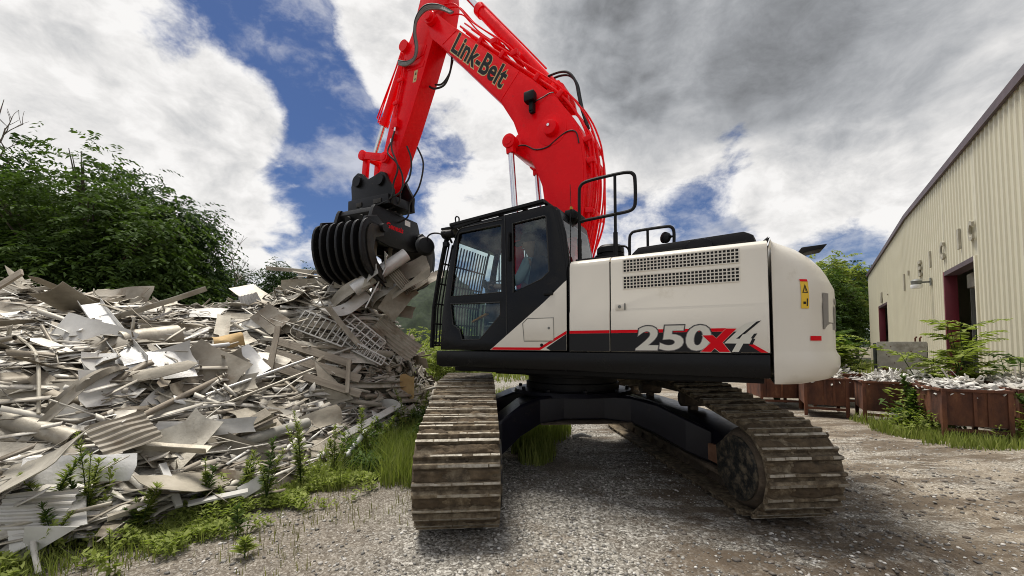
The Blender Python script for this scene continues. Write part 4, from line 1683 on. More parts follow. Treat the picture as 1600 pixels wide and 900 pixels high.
# close front face
top, bot = rings[-1], rings[0]
mb.add([p for p in top], [tuple(range(len(top)))])
mb.add([p for p in bot], [tuple(range(len(bot) - 1, -1, -1))])
mb.add([(-2.262, SV, 1.3), (-2.262, -SV, 1.3), (-2.262, -SV, 2.4), (-2.262, SV, 2.4)], [(0, 1, 2, 3)])
obj('weight_block', mb, 'cream', CW, smooth=40)


def cw_at(arc, z, lift):
    """point on the counterweight skin at arc length from the left front edge"""
    N_ = 240
    pts = [cw_plan(1 - 2 * k / N_) for k in range(N_ + 1)]
    d_ = 0
    for k in range(N_):
        a, b_ = pts[k], pts[k + 1]
        L = math.hypot(b_[0] - a[0], b_[1] - a[1])
        if d_ + L >= arc:
            f = (arc - d_) / max(L, 1e-9)
            s = 1 - 2 * (k + f) / N_
            break
        d_ += L
    u, v_ = cw_plan(s)
    f = abs(math.cos(s * math.pi / 2)) ** .5
    ins = np.interp(z, [c_[1] for c_ in CWP], [c_[0] for c_ in CWP])
    uu, vv = u + ins * f, v_ * (1 - ins * .10)
    e = .002
    p, q = cw_plan(min(1, s + e)), cw_plan(max(-1, s - e))
    nrm = Vector((-(q[1] - p[1]), q[0] - p[0], 0)).normalized()
    if nrm.dot(Vector((u + 1.6, v_, 0))) < 0:
        nrm.negate()
    return Vector((uu, vv, z)) + nrm * lift


def cw_patch(name, a0, a1, z0, z1, mat_, lift, nu=6, nv=4):
    mb = MB()
    mb.grid(lambda p, q: cw_at(a0 + (a1 - a0) * p, z0 + (z1 - z0) * q, lift), nu, nv)
    return obj(name, mb, mat_, CW, smooth=60)


cw_patch('warning_label', .215, .285, 1.83, 2.045, 'decal_yellow', .004)
cw_patch('warning_label', .215, .285, 2.046, 2.065, 'decal_red', .005)
mb = MB()
for zc_ in (1.99,):
    pts = [cw_at(0.2250, zc_ - .035, .006), cw_at(0.2750, zc_ - .035, .006), cw_at(0.2500, zc_ + .035, .006)]
    ins_ = [cw_at(0.2350, zc_ - .028, .006), cw_at(0.2650, zc_ - .028, .006), cw_at(0.2500, zc_ + .018, .006)]
    mb.add(pts + ins_, [(0, 1, 4, 3), (1, 2, 5, 4), (2, 0, 3, 5)])
    mb.add([cw_at(0.2480, zc_ - .02, .006), cw_at(0.2530, zc_ - .02, .006), cw_at(0.2530, zc_ + .006, .006), cw_at(0.2480, zc_ + .006, .006)], [(0, 1, 2, 3)])
mb.add([cw_at(0.2620, 1.85, .006), cw_at(0.2720, 1.85, .006), cw_at(0.2720, 1.91, .006), cw_at(0.2620, 1.91, .006)], [(0, 1, 2, 3)])
mb.add([cw_at(0.2320, 1.865, .006), cw_at(0.2550, 1.865, .006), cw_at(0.2550, 1.885, .006), cw_at(0.2320, 1.885, .006)], [(0, 1, 2, 3)])
obj('warning_symbol', mb, 'decal_black', CW, smooth=0)
cw_patch('reflector', .29, .42, 1.575, 1.612, 'decal_red', .005)
text_obj('lettering', 'Link-Belt', 'decal_grey', lambda s, t_, dd: cw_at(.455 + 2.40 * s, 1.665 + .30 * t_, .006), CW, bold=.03)
for sgn in (1, -1):
    mb = MB()
    mb.prism([(-2.50, 2.38), (-2.70, 2.41), (-2.73, 2.45), (-2.54, 2.44)], .62 * sgn - .11, .62 * sgn + .11)
    obj('lifting_lug', mb, 'black_matte', CW, bevel=.01)

# ---- top of the machine: hood cover, rails, air cleaner
mb = MB()
mb.prism([(-1.04, 2.40), (-1.05, 2.50), (-1.12, 2.565), (-2.08, 2.60), (-2.16, 2.56), (-2.20, 2.42)], .12, .98)
obj('engine_cover', mb, 'black_matte', EX, bevel=.05)
mb = MB()
for a, b_ in ((-1.12, -1.55), (-1.84, -2.1)):
    mb.prism([(a, 2.452), (b_, 2.462), (b_, 2.502), (a, 2.492)], .96, .992)
obj('cover_slots', mb, 'dark_hole', EX)
mb = MB()
mb.prism([(-1.58, 2.42), (-1.60, 2.515), (-1.64, 2.545), (-1.78, 2.545), (-1.82, 2.515), (-1.84, 2.42)], .9, 1.09)
obj('cover_vent', mb, 'black_gloss', EX, bevel=.02)
mb = MB()
mb.add([(-2.12, 1.0, 2.43), (-2.24, 1.0, 2.43), (-2.27, .98, 2.52), (-2.20, .98, 2.46)], [(0, 1, 2, 3)])
mb.prism([(-2.14, 2.42), (-2.24, 2.42), (-2.28, 2.51), (-2.22, 2.47)], .85, .99)
obj('fin', mb, 'black_matte', EX)
mb = MB()
mb.box(-.955, -.53, .93, 1.24, ZT - .02, ZT + .03)
obj('step_plate', mb, 'black_matte', EX, bevel=.006)
mb = MB()
rp = catmull([(-.545, 1.15, 2.42), (-.545, 1.15, 2.80), (-.545, 1.15, 3.16), (-.56, 1.15, 3.26), (-.64, 1.15, 3.30), (-.90, 1.15, 3.31), (-1.06, 1.15, 3.305), (-1.125, 1.15, 3.27), (-1.14, 1.15, 3.19), (-1.14, 1.15, 3.0),
              (-1.125, 1.15, 2.93), (-1.07, 1.15, 2.90), (-.90, 1.15, 2.89), (-.55, 1.15, 2.875)], 4)
mb.tube(rp, .018, 8)
mb.tube([(-.935, 1.15, 2.42), (-.935, 1.15, 3.31)], .016, 8)
mb.tube([(-.935, 1.15, 2.42), (-.935, 1.15, 2.70)], .024, 8)
mb.tube([(-.545, 1.15, 2.42), (-.545, 1.15, 2.68)], .024, 8)
mb.tube(catmull([(-.60, .80, 2.42), (-.60, .80, 2.52), (-.64, .80, 2.56), (-.74, .80, 2.57)], 4), .012, 6)
mb.tube(catmull([(-.99, .80, 2.42), (-.99, .80, 2.56), (-.96, .80, 2.62), (-.90, .80, 2.64)], 4), .012, 6)
obj('handrail', mb, 'black_matte', EX)
mb = MB()
mb.tube(catmull([(-1.01, .86, 2.42), (-1.01, .86, 2.68), (-1.03, .86, 2.745), (-1.09, .86, 2.765), (-1.36, .86, 2.77), (-1.43, .86, 2.76), (-1.46, .86, 2.71), (-1.46, .86, 2.58)], 4), .016, 8)
mb.tube([(-1.20, .86, 2.56), (-1.20, .86, 2.768)], .014, 8)
obj('handrail', mb, 'black_matte', EX)
mb = MB()
mb.lathe([(0, .03), (.02, .055), (.06, .06), (.08, .03)], (-1.40, .80, 2.66), (.6, .8, 0), 14)
mb.bar((-1.44, .86, 2.66), (-1.40, .82, 2.66), .02, .02)
obj('work_light', mb, 'black_matte', EX)
mb = MB()
mb.lathe([(0, .10), (.02, .145), (.03, .155), (.09, .155), (.095, .14), (.105, .14), (.11, .155), (.17, .15), (.20, .12), (.205, .03)], (-.76, .72, 2.47), (0, 0, 1), 30)
mb.cyl((-.76, .72, 2.40), (-.76, .72, 2.48), .07, .07)
obj('air_cleaner', mb, 'black_matte', EX)

# ---- cab
CAB = empty('cab', parent=EX)
CV0, CV1 = .40, 1.375      # right and left cab sides
outer = [(1.19, ZS), (1.185, 1.62), (1.165, 1.90), (1.09, 2.38), (1.00, 2.79), (.95, 2.90), (.86, 2.965), (.70, 2.985), (.2, 3.01), (-.25, 3.03), (-.33, 3.02), (-.37, 2.98), (-.43, 2.70), (-.475, 2.35), (-.485, 2.2), (-.485, ZS)]
win_f = [(.925, 2.885), (.90, 2.90), (.325, 2.915), (.305, 2.90), (.305, 2.135), (1.045, 2.125)]
win_l = [(1.035, 2.035), (.325, 2.02), (.322, 1.875), (.60, 1.60), (.86, 1.595), (.90, 1.72), (1.00, 1.78)]
win_r = [(.165, 2.90), (-.235, 2.925), (-.25, 2.91), (-.285, 2.32), (-.20, 2.245), (.155, 2.12)]
mb = MB()
mb.holed(outer, [win_f, win_l, win_r], CV1 - .05, CV1)
obj('left_frame', mb, 'black_gloss', CAB, bevel=.006, smooth=30)


def inset_poly(poly, k, y):
    cx = sum(p[0] for p in poly) / len(poly)
    cz_ = sum(p[1] for p in poly) / len(poly)
    return [(cx + (p[0] - cx) * k, y, cz_ + (p[1] - cz_) * k) for p in poly]


for nm, poly in (('door_window', win_f), ('lower_door_window', win_l), ('rear_side_window', win_r)):
    mb = MB()
    mb.prism([(p[0], p[2]) for p in inset_poly(poly, 1.015, 0)], CV1 - .030, CV1 - .026)
    obj(nm, mb, 'glass', CAB, smooth=0)
# window rubber
for poly in (win_f, win_l, win_r):
    mb = MB()
    mb.tube([(p[0], CV1 - .004, p[1]) for p in poly], .009, 6, closed=True)
    obj('window_seal', mb, 'rubber', CAB)
# door outline, pillar seam, rubbing trims
mb = MB()
mb.tube([(.265, CV1 + .001, 3.0), (.245, CV1 + .001, 2.3), (.235, CV1 + .001, 1.50)], .006, 6)
mb.tube(catmull([(.98, CV1 + .002, 2.84), (.90, CV1 + .002, 2.94), (.75, CV1 + .002, 2.955), (.30, CV1 + .002, 2.968)], 4), .007, 6)
obj('door_seam', mb, 'rubber', CAB)
mb = MB()
mb.tube(catmull([(.20, CV1 + .03, 2.50), (.20, CV1 + .035, 2.65), (.20, CV1 + .03, 2.78)], 3), .014, 8)
mb.box(.185, .215, CV1, CV1 + .03, 2.48, 2.52)
mb.box(.185, .215, CV1, CV1 + .03, 2.76, 2.80)
obj('grab_handle', mb, 'black_matte', CAB)
mb = MB()
mb.prism([(.12, 1.70), (-.22, 1.985), (-.235, 1.975), (.105, 1.685)], CV1, CV1 + .006)
obj('trim_line', mb, 'hose_grey', CAB)
mb = MB()
mb.box(-.335, -.225, CV1 - .005, CV1 + .022, 2.060, 2.115)
obj('door_handle', mb, 'black_gloss', CAB, bevel=.012)
# cream lower corner panel with hatch
wp = [(.455, ZS + .004), (-.483, ZS + .004), (-.483, 2.205), (-.46, 2.19), (-.23, 1.995)]
mb = MB()
mb.prism(wp, CV1 + .0005, CV1 + .008)
obj('corner_panel', mb, 'cream', CAB, bevel=.003)
mb = MB()
mb.prism([(.004, 1.585), (-.335, 1.585), (-.33, 1.815), (-.03, 1.815), (.02, 1.77)], CV1 + .008, CV1 + .013)
obj('hatch', mb, 'cream', CAB, bevel=.004)
mb = MB()
mb.tube([(.012, CV1 + .009, 1.577), (-.343, CV1 + .009, 1.577), (-.338, CV1 + .009, 1.823), (-.028, CV1 + .009, 1.823), (.03, CV1 + .009, 1.773)], .004, 6, closed=True)
obj('panel_gap', mb, 'hose_grey', CAB)
mb = MB()
mb.lathe([(0, .014), (.004, .013)], (-.285, CV1 + .013, 1.715), (0, 1, 0), 12)
obj('hatch_lock', mb, 'hose_grey', CAB)
mb = MB()
mb.lathe([(0, .018), (.006, .017)], (-.20, CV1 + .008, 1.535), (0, 1, 0), 12)
obj('panel_plug', mb, 'black_matte', CAB)
mb = MB()
mb.add([(-.30, CV1 + .0086, ZS + .005), (-.482, CV1 + .0086, ZS + .005), (-.482, CV1 + .0086, 1.652), (-.25, CV1 + .0086, 1.505)], [(0, 1, 2, 3)])
obj('black_stripe', mb, 'decal_black', CAB, smooth=0)
mb = MB()
mb.add([(.44, CV1 + .009, 1.482), (-.18, CV1 + .009, 1.482), (-.482, CV1 + .009, 1.653), (-.482, CV1 + .009, 1.684), (-.172, CV1 + .009, 1.510), (.405, CV1 + .009, 1.510)],
       [(0, 1, 4, 5), (1, 2, 3, 4)])
obj('red_stripe', mb, 'decal_red', CAB, smooth=0)
# rounded rear pillar
mb = MB()
mb.tube([(-.455, CV1 - .05, 2.2), (-.45, CV1 - .05, 2.4), (-.41, CV1 - .05, 2.70), (-.345, CV1 - .05, 2.96)], [.045, .05, .055, .055], 12)
mb.box(-.49, -.42, CV1 - .10, CV1 - .06, ZS, 2.3)
obj('rear_pillar', mb, 'black_gloss', CAB)
# far side, rear, front frames
mb = MB()
mb.holed(outer, [win_f, win_r], CV0, CV0 + .05)
obj('right_frame', mb, 'black_gloss', CAB, bevel=.005, smooth=30)
mb = MB()
mb.prism([(p[0], p[2]) for p in inset_poly(win_f, 1.015, 0)], CV0 + .02, CV0 + .024)
mb.prism([(p[0], p[2]) for p in inset_poly(win_r, 1.015, 0)], CV0 + .02, CV0 + .024)
obj('right_window', mb, 'glass_rear', CAB, smooth=0)


def rear_map(p):
    # x = across, z = height -> leaning rear wall
    z = p.z
    u = np.interp(z, [ZS, 2.2, 2.35, 2.70, 2.98], [-.485, -.485, -.475, -.43, -.37])
    return Vector((u - p.y, p.x, z))


mb = MB()
mb.holed([(CV0 + .01, ZS), (CV1 - .06, ZS), (CV1 - .06, 2.36), (CV1 - .06, 2.72), (CV1 - .06, 2.99), (CV0 + .01, 2.99), (CV0 + .01, 2.72), (CV0 + .01, 2.36)],
         [[(CV0 + .07, 2.30), (CV1 - .10, 2.30), (CV1 - .10, 2.70), (CV1 - .10, 2.90), (CV0 + .07, 2.90), (CV0 + .07, 2.70)]], 0, -.04, rear_map)
obj('rear_frame', mb, 'black_gloss', CAB, smooth=30)
mb = MB()
mb.grid(lambda p, q: rear_map(Vector((CV0 + .06 + p * (CV1 - CV0 - .15), .004, 2.29 + q * .62))), 1, 6)
obj('rear_window', mb, 'glass_rear', CAB, smooth=60)
# front: sill, header, windshield
fr_prof = [(1.185, 1.62), (1.165, 1.90), (1.09, 2.38), (1.00, 2.79)]
mb = MB()
mb.box(1.10, 1.18, CV0 + .05, CV1 - .05, ZS, 1.66)
mb.prism([(.88, 2.80), (.99, 2.80), (.95, 2.90), (.86, 2.96)], CV0 + .05, CV1 - .05)
obj('front_frame', mb, 'black_gloss', CAB, bevel=.006)
mb = MB()
mb.grid(lambda p, q: Vector((np.interp(1.66 + q * 1.15, [z for _, z in fr_prof], [u for u, _ in fr_prof]) - .01, CV0 + .05 + p * (CV1 - CV0 - .1), 1.66 + q * 1.15)), 1, 8)
obj('windshield', mb, 'glass', CAB, smooth=60)
mb = MB()
mb.prism([(.86, 2.945), (.70, 2.962), (.2, 2.985), (-.25, 3.005), (-.35, 2.99), (-.35, 3.02), (-.25, 3.06), (.2, 3.04), (.70, 3.015), (.90, 2.97)], CV0, CV1 - .052)
obj('roof', mb, 'black_gloss', CAB, bevel=.008)
mb = MB()
mb.box(-.48, 1.18, CV0 + .051, CV1 - .051, ZS, ZS + .05)
obj('floor', mb, 'console', CAB)
# roof guard
mb = MB()
for v_ in (CV0 + .06, CV1 - .02):
    mb.bar((1.06, v_, 3.02), (-.22, v_, 3.095), .05, .035)
    mb.bar((1.05, v_, 2.985), (.62, v_, 3.035), .03, .06)
for u in (1.05, .72, .40, .08, -.20):
    mb.bar((u, CV0 + .06, 3.03 + (1.06 - u) * .058), (u, CV1 - .02, 3.03 + (1.06 - u) * .058), .04, .03)
mb.bar((1.10, CV0 + .05, 2.98), (1.10, CV1 + .02, 2.98), .16, .025)
mb.tube(catmull([(.98, CV1 - .02, 3.05), (.985, CV1 - .02, 3.10), (.96, CV1 - .02, 3.115), (.93, CV1 - .02, 3.09), (.93, CV1 - .02, 3.05)], 3), .010, 6)
obj('roof_guard', mb, 'black_matte', CAB, bevel=.004)
mb = MB()
for k in range(9):
    v_ = CV0 + .16 + k * .085
    mb.bar((1.02, v_, 3.04), (-.18, v_, 3.11), .014, .014)
obj('roof_guard_rods', mb, 'black_matte', CAB)
# front guard: frame and single bars
gz_ = [1.53, 2.01, 2.41, 2.80, 2.93]
gu = [1.315, 1.285, 1.205, 1.11, 1.05]


def gpt(v_, z, off=0):
    return Vector((float(np.interp(z, gz_, gu)) + off, v_, z))


fg = empty('front_guard', parent=EX)
mb = MB()
for v_ in (CV0 + .03, CV1 - .01, CV1 + .03):
    mb.tube([gpt(v_, z) for z in (1.50, 1.7, 2.0, 2.2, 2.41, 2.6, 2.8, 2.93)], .016, 8)
for z in (1.53, 1.80, 2.05, 2.30, 2.55, 2.91):
    mb.tube([gpt(CV0 + .03, z), gpt(CV1 + .03, z)], .011, 6)
for z in (1.56, 2.88):
    mb.bar(gpt(CV1 - .03, z), gpt(CV1 - .03, z, -.14), .03, .03)
    mb.bar(gpt(CV0 + .05, z), gpt(CV0 + .05, z, -.14), .03, .03)
obj('guard_frame', mb, 'black_matte', fg)
mb = MB()
mb.tube([gpt(0, z) for z in (1.53, 1.7, 2.0, 2.2, 2.41, 2.6, 2.80)], .010, 6)
gb_ = make_mesh('guard_bar', mb, 'black_matte')
for k in range(14):
    link('guard_bar', gb_, fg, loc=(0, CV0 + .09 + k * .0635, 0))
sg_ = empty('side_guard', parent=EX)
for z in (1.95, 2.45, 2.86):
    mb = MB()
    mb.tube([(1.12 - (z - 1.95) * .12, CV0 - .03, z), (.36, CV0 - .03, z)], .011, 6)
    obj('guard_rail', mb, 'black_matte', sg_)
mb = MB()
mb.tube([(0, CV0 - .03, 1.95), (0, CV0 - .03, 2.86)], .010, 6)
sb_ = make_mesh('guard_bar', mb, 'black_matte')
for k in range(11):
    link('guard_bar', sb_, sg_, loc=(.40 + k * .062, 0, 0))
# mirror and lights
mi = empty('mirror', parent=EX)
mb = MB()
mb.tube(catmull([(1.08, CV1 + .05, 2.84), (1.14, CV1 + .08, 2.90), (1.24, CV1 + .10, 2.915), (1.32, CV1 + .10, 2.89), (1.335, CV1 + .10, 2.83)], 4), .010, 6)
obj('mirror_arm', mb, 'black_matte', mi)
mb = MB()
mb.lathe([(-.02, .03), (0, .10), (.03, .12), (.05, .125), (.055, .115)], (1.345, CV1 + .10, 2.78), (.80, -.45, -.05), 26)
obj('mirror_shell', mb, 'black_matte', mi)
mb = MB()
mb.lathe([(.056, .112), (.058, .02)], (1.345, CV1 + .10, 2.78), (.80, -.45, -.05), 26)
obj('mirror_glass', mb, 'mirror_glass', mi)
for (u, v_, z) in ((1.10, CV1 + .04, 2.90), (1.02, CV1 + .05, 2.89)):
    mb = MB()
    mb.lathe([(-.05, .02), (-.04, .045), (.03, .052), (.035, .045)], (u, v_, z), (1, .2, -.15), 14)
    mb.bar((u, v_, z - .05), (u, v_ - .05, z - .10), .02, .02)
    obj('work_light', mb, 'black_matte', EX)
mb = MB()
mb.box(1.05, 1.12, CV1 + .005, CV1 + .06, 2.74, 2.80)
obj('mirror_bracket', mb, 'black_matte', EX, bevel=.006)
mb = MB()
mb.prism([(-.26, 3.02), (-.44, 2.98), (-.47, 3.04), (-.40, 3.10), (-.30, 3.10)], .72, .95)
obj('rear_work_light', mb, 'black_matte', EX, bevel=.012)
mb = MB()
mb.tube([(-.40, 1.02, 3.03), (-.40, 1.02, 3.08)], .012, 8)
mb.tube([(-.40, 1.02, 3.08), (-.39, 1.02, 3.36)], .004, 5)
mb.tube([(-.46, 1.20, 2.42), (-.46, 1.20, 2.98)], .005, 5)
obj('antenna', mb, 'black_matte', EX)
mb = MB()
mb.lathe([(0, .012), (.01, .016), (.03, .014)], (-.40, 1.02, 3.07), (0, 0, 1), 10)
obj('antenna_tip', mb, 'amber', EX)

# cab interior
st = empty('operator_seat', (.27, 0, 0), parent=EX)
mb = MB()
mb.box(-.24, .28, .62, 1.12, 1.90, 2.02)
obj('seat_cushion', mb, 'seat_fabric', st, bevel=.05)
mb = MB()
mb.prism([(-.22, 2.0), (-.10, 2.0), (-.20, 2.56), (-.28, 2.60), (-.34, 2.55)], .64, 1.10)
obj('seat_back', mb, 'seat_fabric', st, bevel=.04)
mb = MB()
mb.prism([(-.24, 2.60), (-.17, 2.60), (-.20, 2.80), (-.28, 2.80)], .74, 1.00)
obj('headrest', mb, 'seat_fabric', st, bevel=.03)
mb = MB()
mb.box(-.15, .2, .70, 1.04, ZS + .05, 1.90)
obj('seat_base', mb, 'console', st, bevel=.02)
for v_ in (.52, 1.14):
    mb = MB()
    mb.box(-.10, .42, v_, v_ + .10, 2.05, 2.14)
    mb.box(.0, .15, v_ + .01, v_ + .09, 1.55, 2.05)
    mb.tube([(.36, v_ + .05, 2.14), (.38, v_ + .05, 2.24)], .012, 8)
    mb.lathe([(0, .02), (.04, .028), (.09, .022), (.10, .01)], (.38, v_ + .05, 2.23), (.1, 0, 1), 12)
    obj('armrest_console', mb, 'console', st, bevel=.008)
mb = MB()
mb.box(.92, .97, .46, .70, 2.18, 2.40)
mb.tube([(.95, .55, 1.6), (.95, .56, 2.2)], .02, 8)
obj('monitor', mb, 'console', EX, bevel=.01)
mb = MB()
for v_ in (.80, .95):
    mb.tube([(.90, v_, ZS + .05), (.88, v_, 1.75), (.84, v_, 2.05)], .013, 8)
    mb.box(.82, .98, v_ - .05, v_ + .05, ZS + .10, ZS + .13)
obj('travel_levers', mb, 'console', EX)
mb = MB()
mb.bar((.95, 1.02, 1.83), (.68, 1.10, 1.92), .05, .02)
obj('orange_strap', mb, 'orange_label', EX)
mb = MB()
mb.box(.42, .56, 1.10, 1.25, 1.80, 1.808)
mb.box(.48, .66, 1.00, 1.20, 1.76, 1.768)
obj('papers', mb, 'paper', EX)

# ---- boom
BM = empty('boom', parent=EX)
b_under = [(2.44, 6.94), (2.36, 6.68), (2.12, 6.43), (.98, 5.13), (.77, 4.78), (.66, 4.48), (.50, 4.18), (.40, 3.98), (.31, 3.74), (.26, 3.40), (.28, 2.9), (.36, 2.3), (.42, 2.05), (.40, 1.85), (.28, 1.75)]
b_top = [(.12, 1.80), (.02, 2.0), (-.10, 2.45), (-.22, 2.95), (-.29, 3.30), (-.325, 3.65), (-.325, 3.95), (-.29, 4.24), (-.17, 4.56), (.08, 4.93), (.43, 5.29), (1.01, 5.84), (1.79, 6.60), (1.90, 6.70), (2.12, 6.93), (2.22, 7.04), (2.34, 7.08), (2.43, 7.04)]
mb = MB()
mb.prism(b_under + b_top, -.27, .30 - .012)
obj('boom_box', mb, 'red', BM, bevel=.012, smooth=25)
# side plate standing proud, with weld line
for v0, v1 in ((.288, .302), (-.284, -.27)):
    cx, cz_ = .5, 4.9
    mb = MB()
    u_in = [(p[0] - .02, p[1] + .02) for p in b_under[2:11]]
    t_in = [(p[0] + .03, p[1] - .03) for p in b_top[3:13]]
    mb.prism(u_in + t_in, v0, v1)
    obj('side_plate', mb, 'red', BM, bevel=.003, smooth=25)
mb = MB()
for a, b_ in (((.98, 5.15), (.66, 5.50)), ((2.10, 6.45), (1.80, 6.58))):
    mb.bar((a[0], .303, a[1]), (b_[0], .303, b_[1]), .006, .010, up=(0, 1, 0))
obj('weld_seam', mb, 'red', BM)
# tip boss, side boss
for (u, z, r_, h0, h1) in ((2.33, 6.97, .105, .29, .37), (2.33, 6.97, .07, .37, .42)):
    mb = MB()
    mb.lathe([(h0, r_), (h1 - .01, r_), (h1, r_ * .9)], (u, 0, z), (0, 1, 0), 26)
    mb.lathe([(h0, r_), (h1 - .01, r_), (h1, r_ * .9)], (u, 0, z), (0, -1, 0), 26)
    obj('tip_boss', mb, 'red', BM)
mb = MB()
mb.lathe([(.295, .22), (.308, .22), (.312, .20)], (.15, 0, 4.49), (0, 1, 0), 34)
obj('boss_plate', mb, 'red', BM)
mb = MB()
mb.lathe([(.30, .11), (.35, .105), (.40, .10), (.405, .085), (.405, .03)], (.15, 0, 4.49), (0, 1, 0), 28)
obj('boss', mb, 'red', BM)
mb = MB()
mb.lathe([(.40, .022), (.42, .02)], (.16, 0, 4.51), (0, 1, 0), 10)
obj('grease_cap', mb, 'chrome', BM)
# boom cylinder pin bracket under the boom
mb = MB()
mb.prism([(.72, 4.60), (.84, 4.46), (.82, 4.36), (.70, 4.28), (.52, 4.15), (.40, 4.10), (.45, 4.4)], -.24, .262)
obj('cylinder_bracket', mb, 'red', BM, bevel=.02)
mb = MB()
mb.cyl((.74, .50, 4.41), (.74, -.50, 4.41), .055)
obj('cylinder_pin', mb, 'red', BM)
for v_ in (.42, -.42):
    cy_ = empty('boom_cylinder', parent=EX)
    mb = MB()
    mb.cyl((.74, v_ - .07, 4.41), (.74, v_ + .07, 4.41), .10, seg=26)
    mb.bar((.74, v_, 4.41), (.727, v_, 4.24), .10, .11)
    obj('rod_eye', mb, 'red', cy_, bevel=.006)
    mb = MB()
    mb.cyl((.735, v_, 4.30), (.62, v_, 2.85), .043, seg=18)
    obj('piston_rod', mb, 'chrome', cy_)
    mb = MB()
    vv_ = v_ * .78
    mb.cyl((.625, v_, 2.92), (.52, vv_, 1.55), .078, seg=22)
    mb.cyl((.632, v_, 3.00), (.622, v_, 2.88), .088, seg=22)
    mb.cyl((.52, vv_ - .08, 1.55), (.52, vv_ + .08, 1.55), .10, seg=22)
    obj('cylinder_barrel', mb, 'red', cy_)
# lettering on the boom (reads downhill from the tip)
bo = Vector((1.93, .3045, 6.275))
bs = Vector((.98 - 1.93, 0, 5.335 - 6.275)) * 1.0
bu = Vector((-.165, 0, .215))
for bold, mat_, dv in ((.055, 'decal_tan', 0.0), (.026, 'decal_black', .0012)):
    text_obj('lettering', 'Link-Belt', mat_, (lambda s, t_, dd, dv=dv: bo + bs * (s * 1.02 - .01) + bu * (t_ * 1.2 - .06) + Vector((0, dv, 0))) if bold > .04 else
             (lambda s, t_, dd, dv=dv: bo + bs * s + bu * (t_ * 1.12) + Vector((0, dv, 0))), BM, bold=bold, spacing=1.02)
# work light on the boom
wl = empty('boom_light', parent=EX)
mb = MB()
mb.box(.36, .52, .33, .45, 4.92, 5.06)
obj('lamp_housing', mb, 'black_matte', wl, bevel=.025)
mb = MB()
mb.box(.40, .46, .300, .40, 4.80, 4.93)
mb.lathe([(0, .035), (.05, .035)], (.43, .34, 4.80), (0, 1, 0), 10)
obj('lamp_bracket', mb, 'black_matte', wl, bevel=.006)
mb = MB()
mb.tube(catmull([(.38, .36, 4.93), (.28, .33, 4.97), (.18, .31, 5.01), (.12, .31, 5.00)], 5), .008, 6)
obj('cable', mb, 'rubber', wl)
mb = MB()
mb.tube(catmull([(.70, .30, 4.40), (.56, .31, 4.37), (.40, .312, 4.27), (.22, .312, 4.26), (.08, .312, 4.33), (-.08, .312, 4.40), (-.20, .312, 4.36), (-.24, .31, 4.20)], 5), .009, 6)
obj('cable', mb, 'rubber', wl)
# hard pipes along the back of the boom
offs = [(.26, .05, 'red'), (.18, .05, 'red'), (.10, .05, 'red'), (-.02, .055, 'red'), (-.12, .05, 'red'), (.22, .13, 'red'), (.05, .15, 'red')]
backline = [(1.80, 6.62), (1.40, 6.22), (1.01, 5.85), (.72, 5.57), (.43, 5.30), (.08, 4.95), (-.17, 4.58), (-.30, 4.24), (-.34, 3.95), (-.345, 3.62), (-.31, 3.30), (-.24, 2.95), (-.15, 2.6)]


def back_off(d_, v_):
    res = []
    for k, p in enumerate(backline):
        a, b_ = backline[max(k - 1, 0)], backline[min(k + 1, len(backline) - 1)]
        tx, tz = b_[0] - a[0], b_[1] - a[1]
        L = math.hypot(tx, tz)
        nx_, nz_ = tz / L, -tx / L     # to the outside (rear / top)
        res.append((p[0] + nx_ * d_, v_, p[1] + nz_ * d_))
    return res


for k, (v_, d_, m_) in enumerate(offs):
    mb = MB()
    mb.tube(catmull(back_off(d_, v_), 4), .016 if k < 5 else .013, 7)
    obj('hydraulic_pipe', mb, m_, BM)
for f in (1, 2, 4, 5, 7, 8, 10):
    mb = MB()
    p, q = back_off(.0, 0)[f], back_off(.10, 0)[f]
    mb.bar((p[0], .03, p[2]), (q[0], .03, q[2]), .07, .52, up=(0, 1, 0))
    obj('pipe_clamp', mb, 'red', BM, bevel=.008)
# raised pipes over the tip to the stick
for v_, d_ in ((.22, .16), (.10, .20), (.0, .14)):
    mb = MB()
    mb.tube(catmull([(.62, v_, 5.62), (.9, v_, 5.95 + d_ * .5), (1.4, v_, 6.35 + d_), (1.62, v_, 6.58 + d_), (1.78, v_, 6.80 + d_), (1.92, v_, 6.98 + d_ * .9), (2.12, v_, 7.08 + d_ * .8), (2.45, v_, 7.16 + d_ * .5)], 5), .012, 7)
    obj('hydraulic_pipe', mb, 'red', BM)
for (u, z) in ((1.16, 6.12), (.80, 5.80)):
    mb = MB()
    mb.bar((u, .02, z - .12), (u - .06, .02, z + .12), .07, .05)
    mb.box(u - .07, u + .04, -.02, .25, z + .03, z + .11)
    obj('pipe_bracket', mb, 'red', BM, bevel=.006)
# black hoses looping from the cylinder foot over the back
for k, (v_, r_) in enumerate(((.10, .018), (.02, .018))):
    mb = MB()
    mb.tube(catmull([(.30, v_, 5.42), (.12, v_, 5.42), (-.02, v_, 5.36), (-.12, v_, 5.20), (-.16, v_, 5.0), (-.20, v_, 4.80), (-.28, v_, 4.52)], 5), r_, 8)
    obj('hydraulic_hose', mb, 'rubber', BM)
mb = MB()
mb.tube(catmull([(-.30, .24, 4.45), (-.40, .24, 4.2), (-.43, .24, 3.8), (-.47, .24, 3.5), (-.42, .24, 3.2), (-.33, .24, 2.95)], 5), .012, 6)
mb.tube(catmull([(-.28, -.1, 4.55), (-.44, -.1, 4.1), (-.46, -.1, 3.7), (-.44, -.1, 3.2), (-.30, -.1, 2.8)], 5), .014, 6)
obj('hydraulic_hose', mb, 'red', BM)

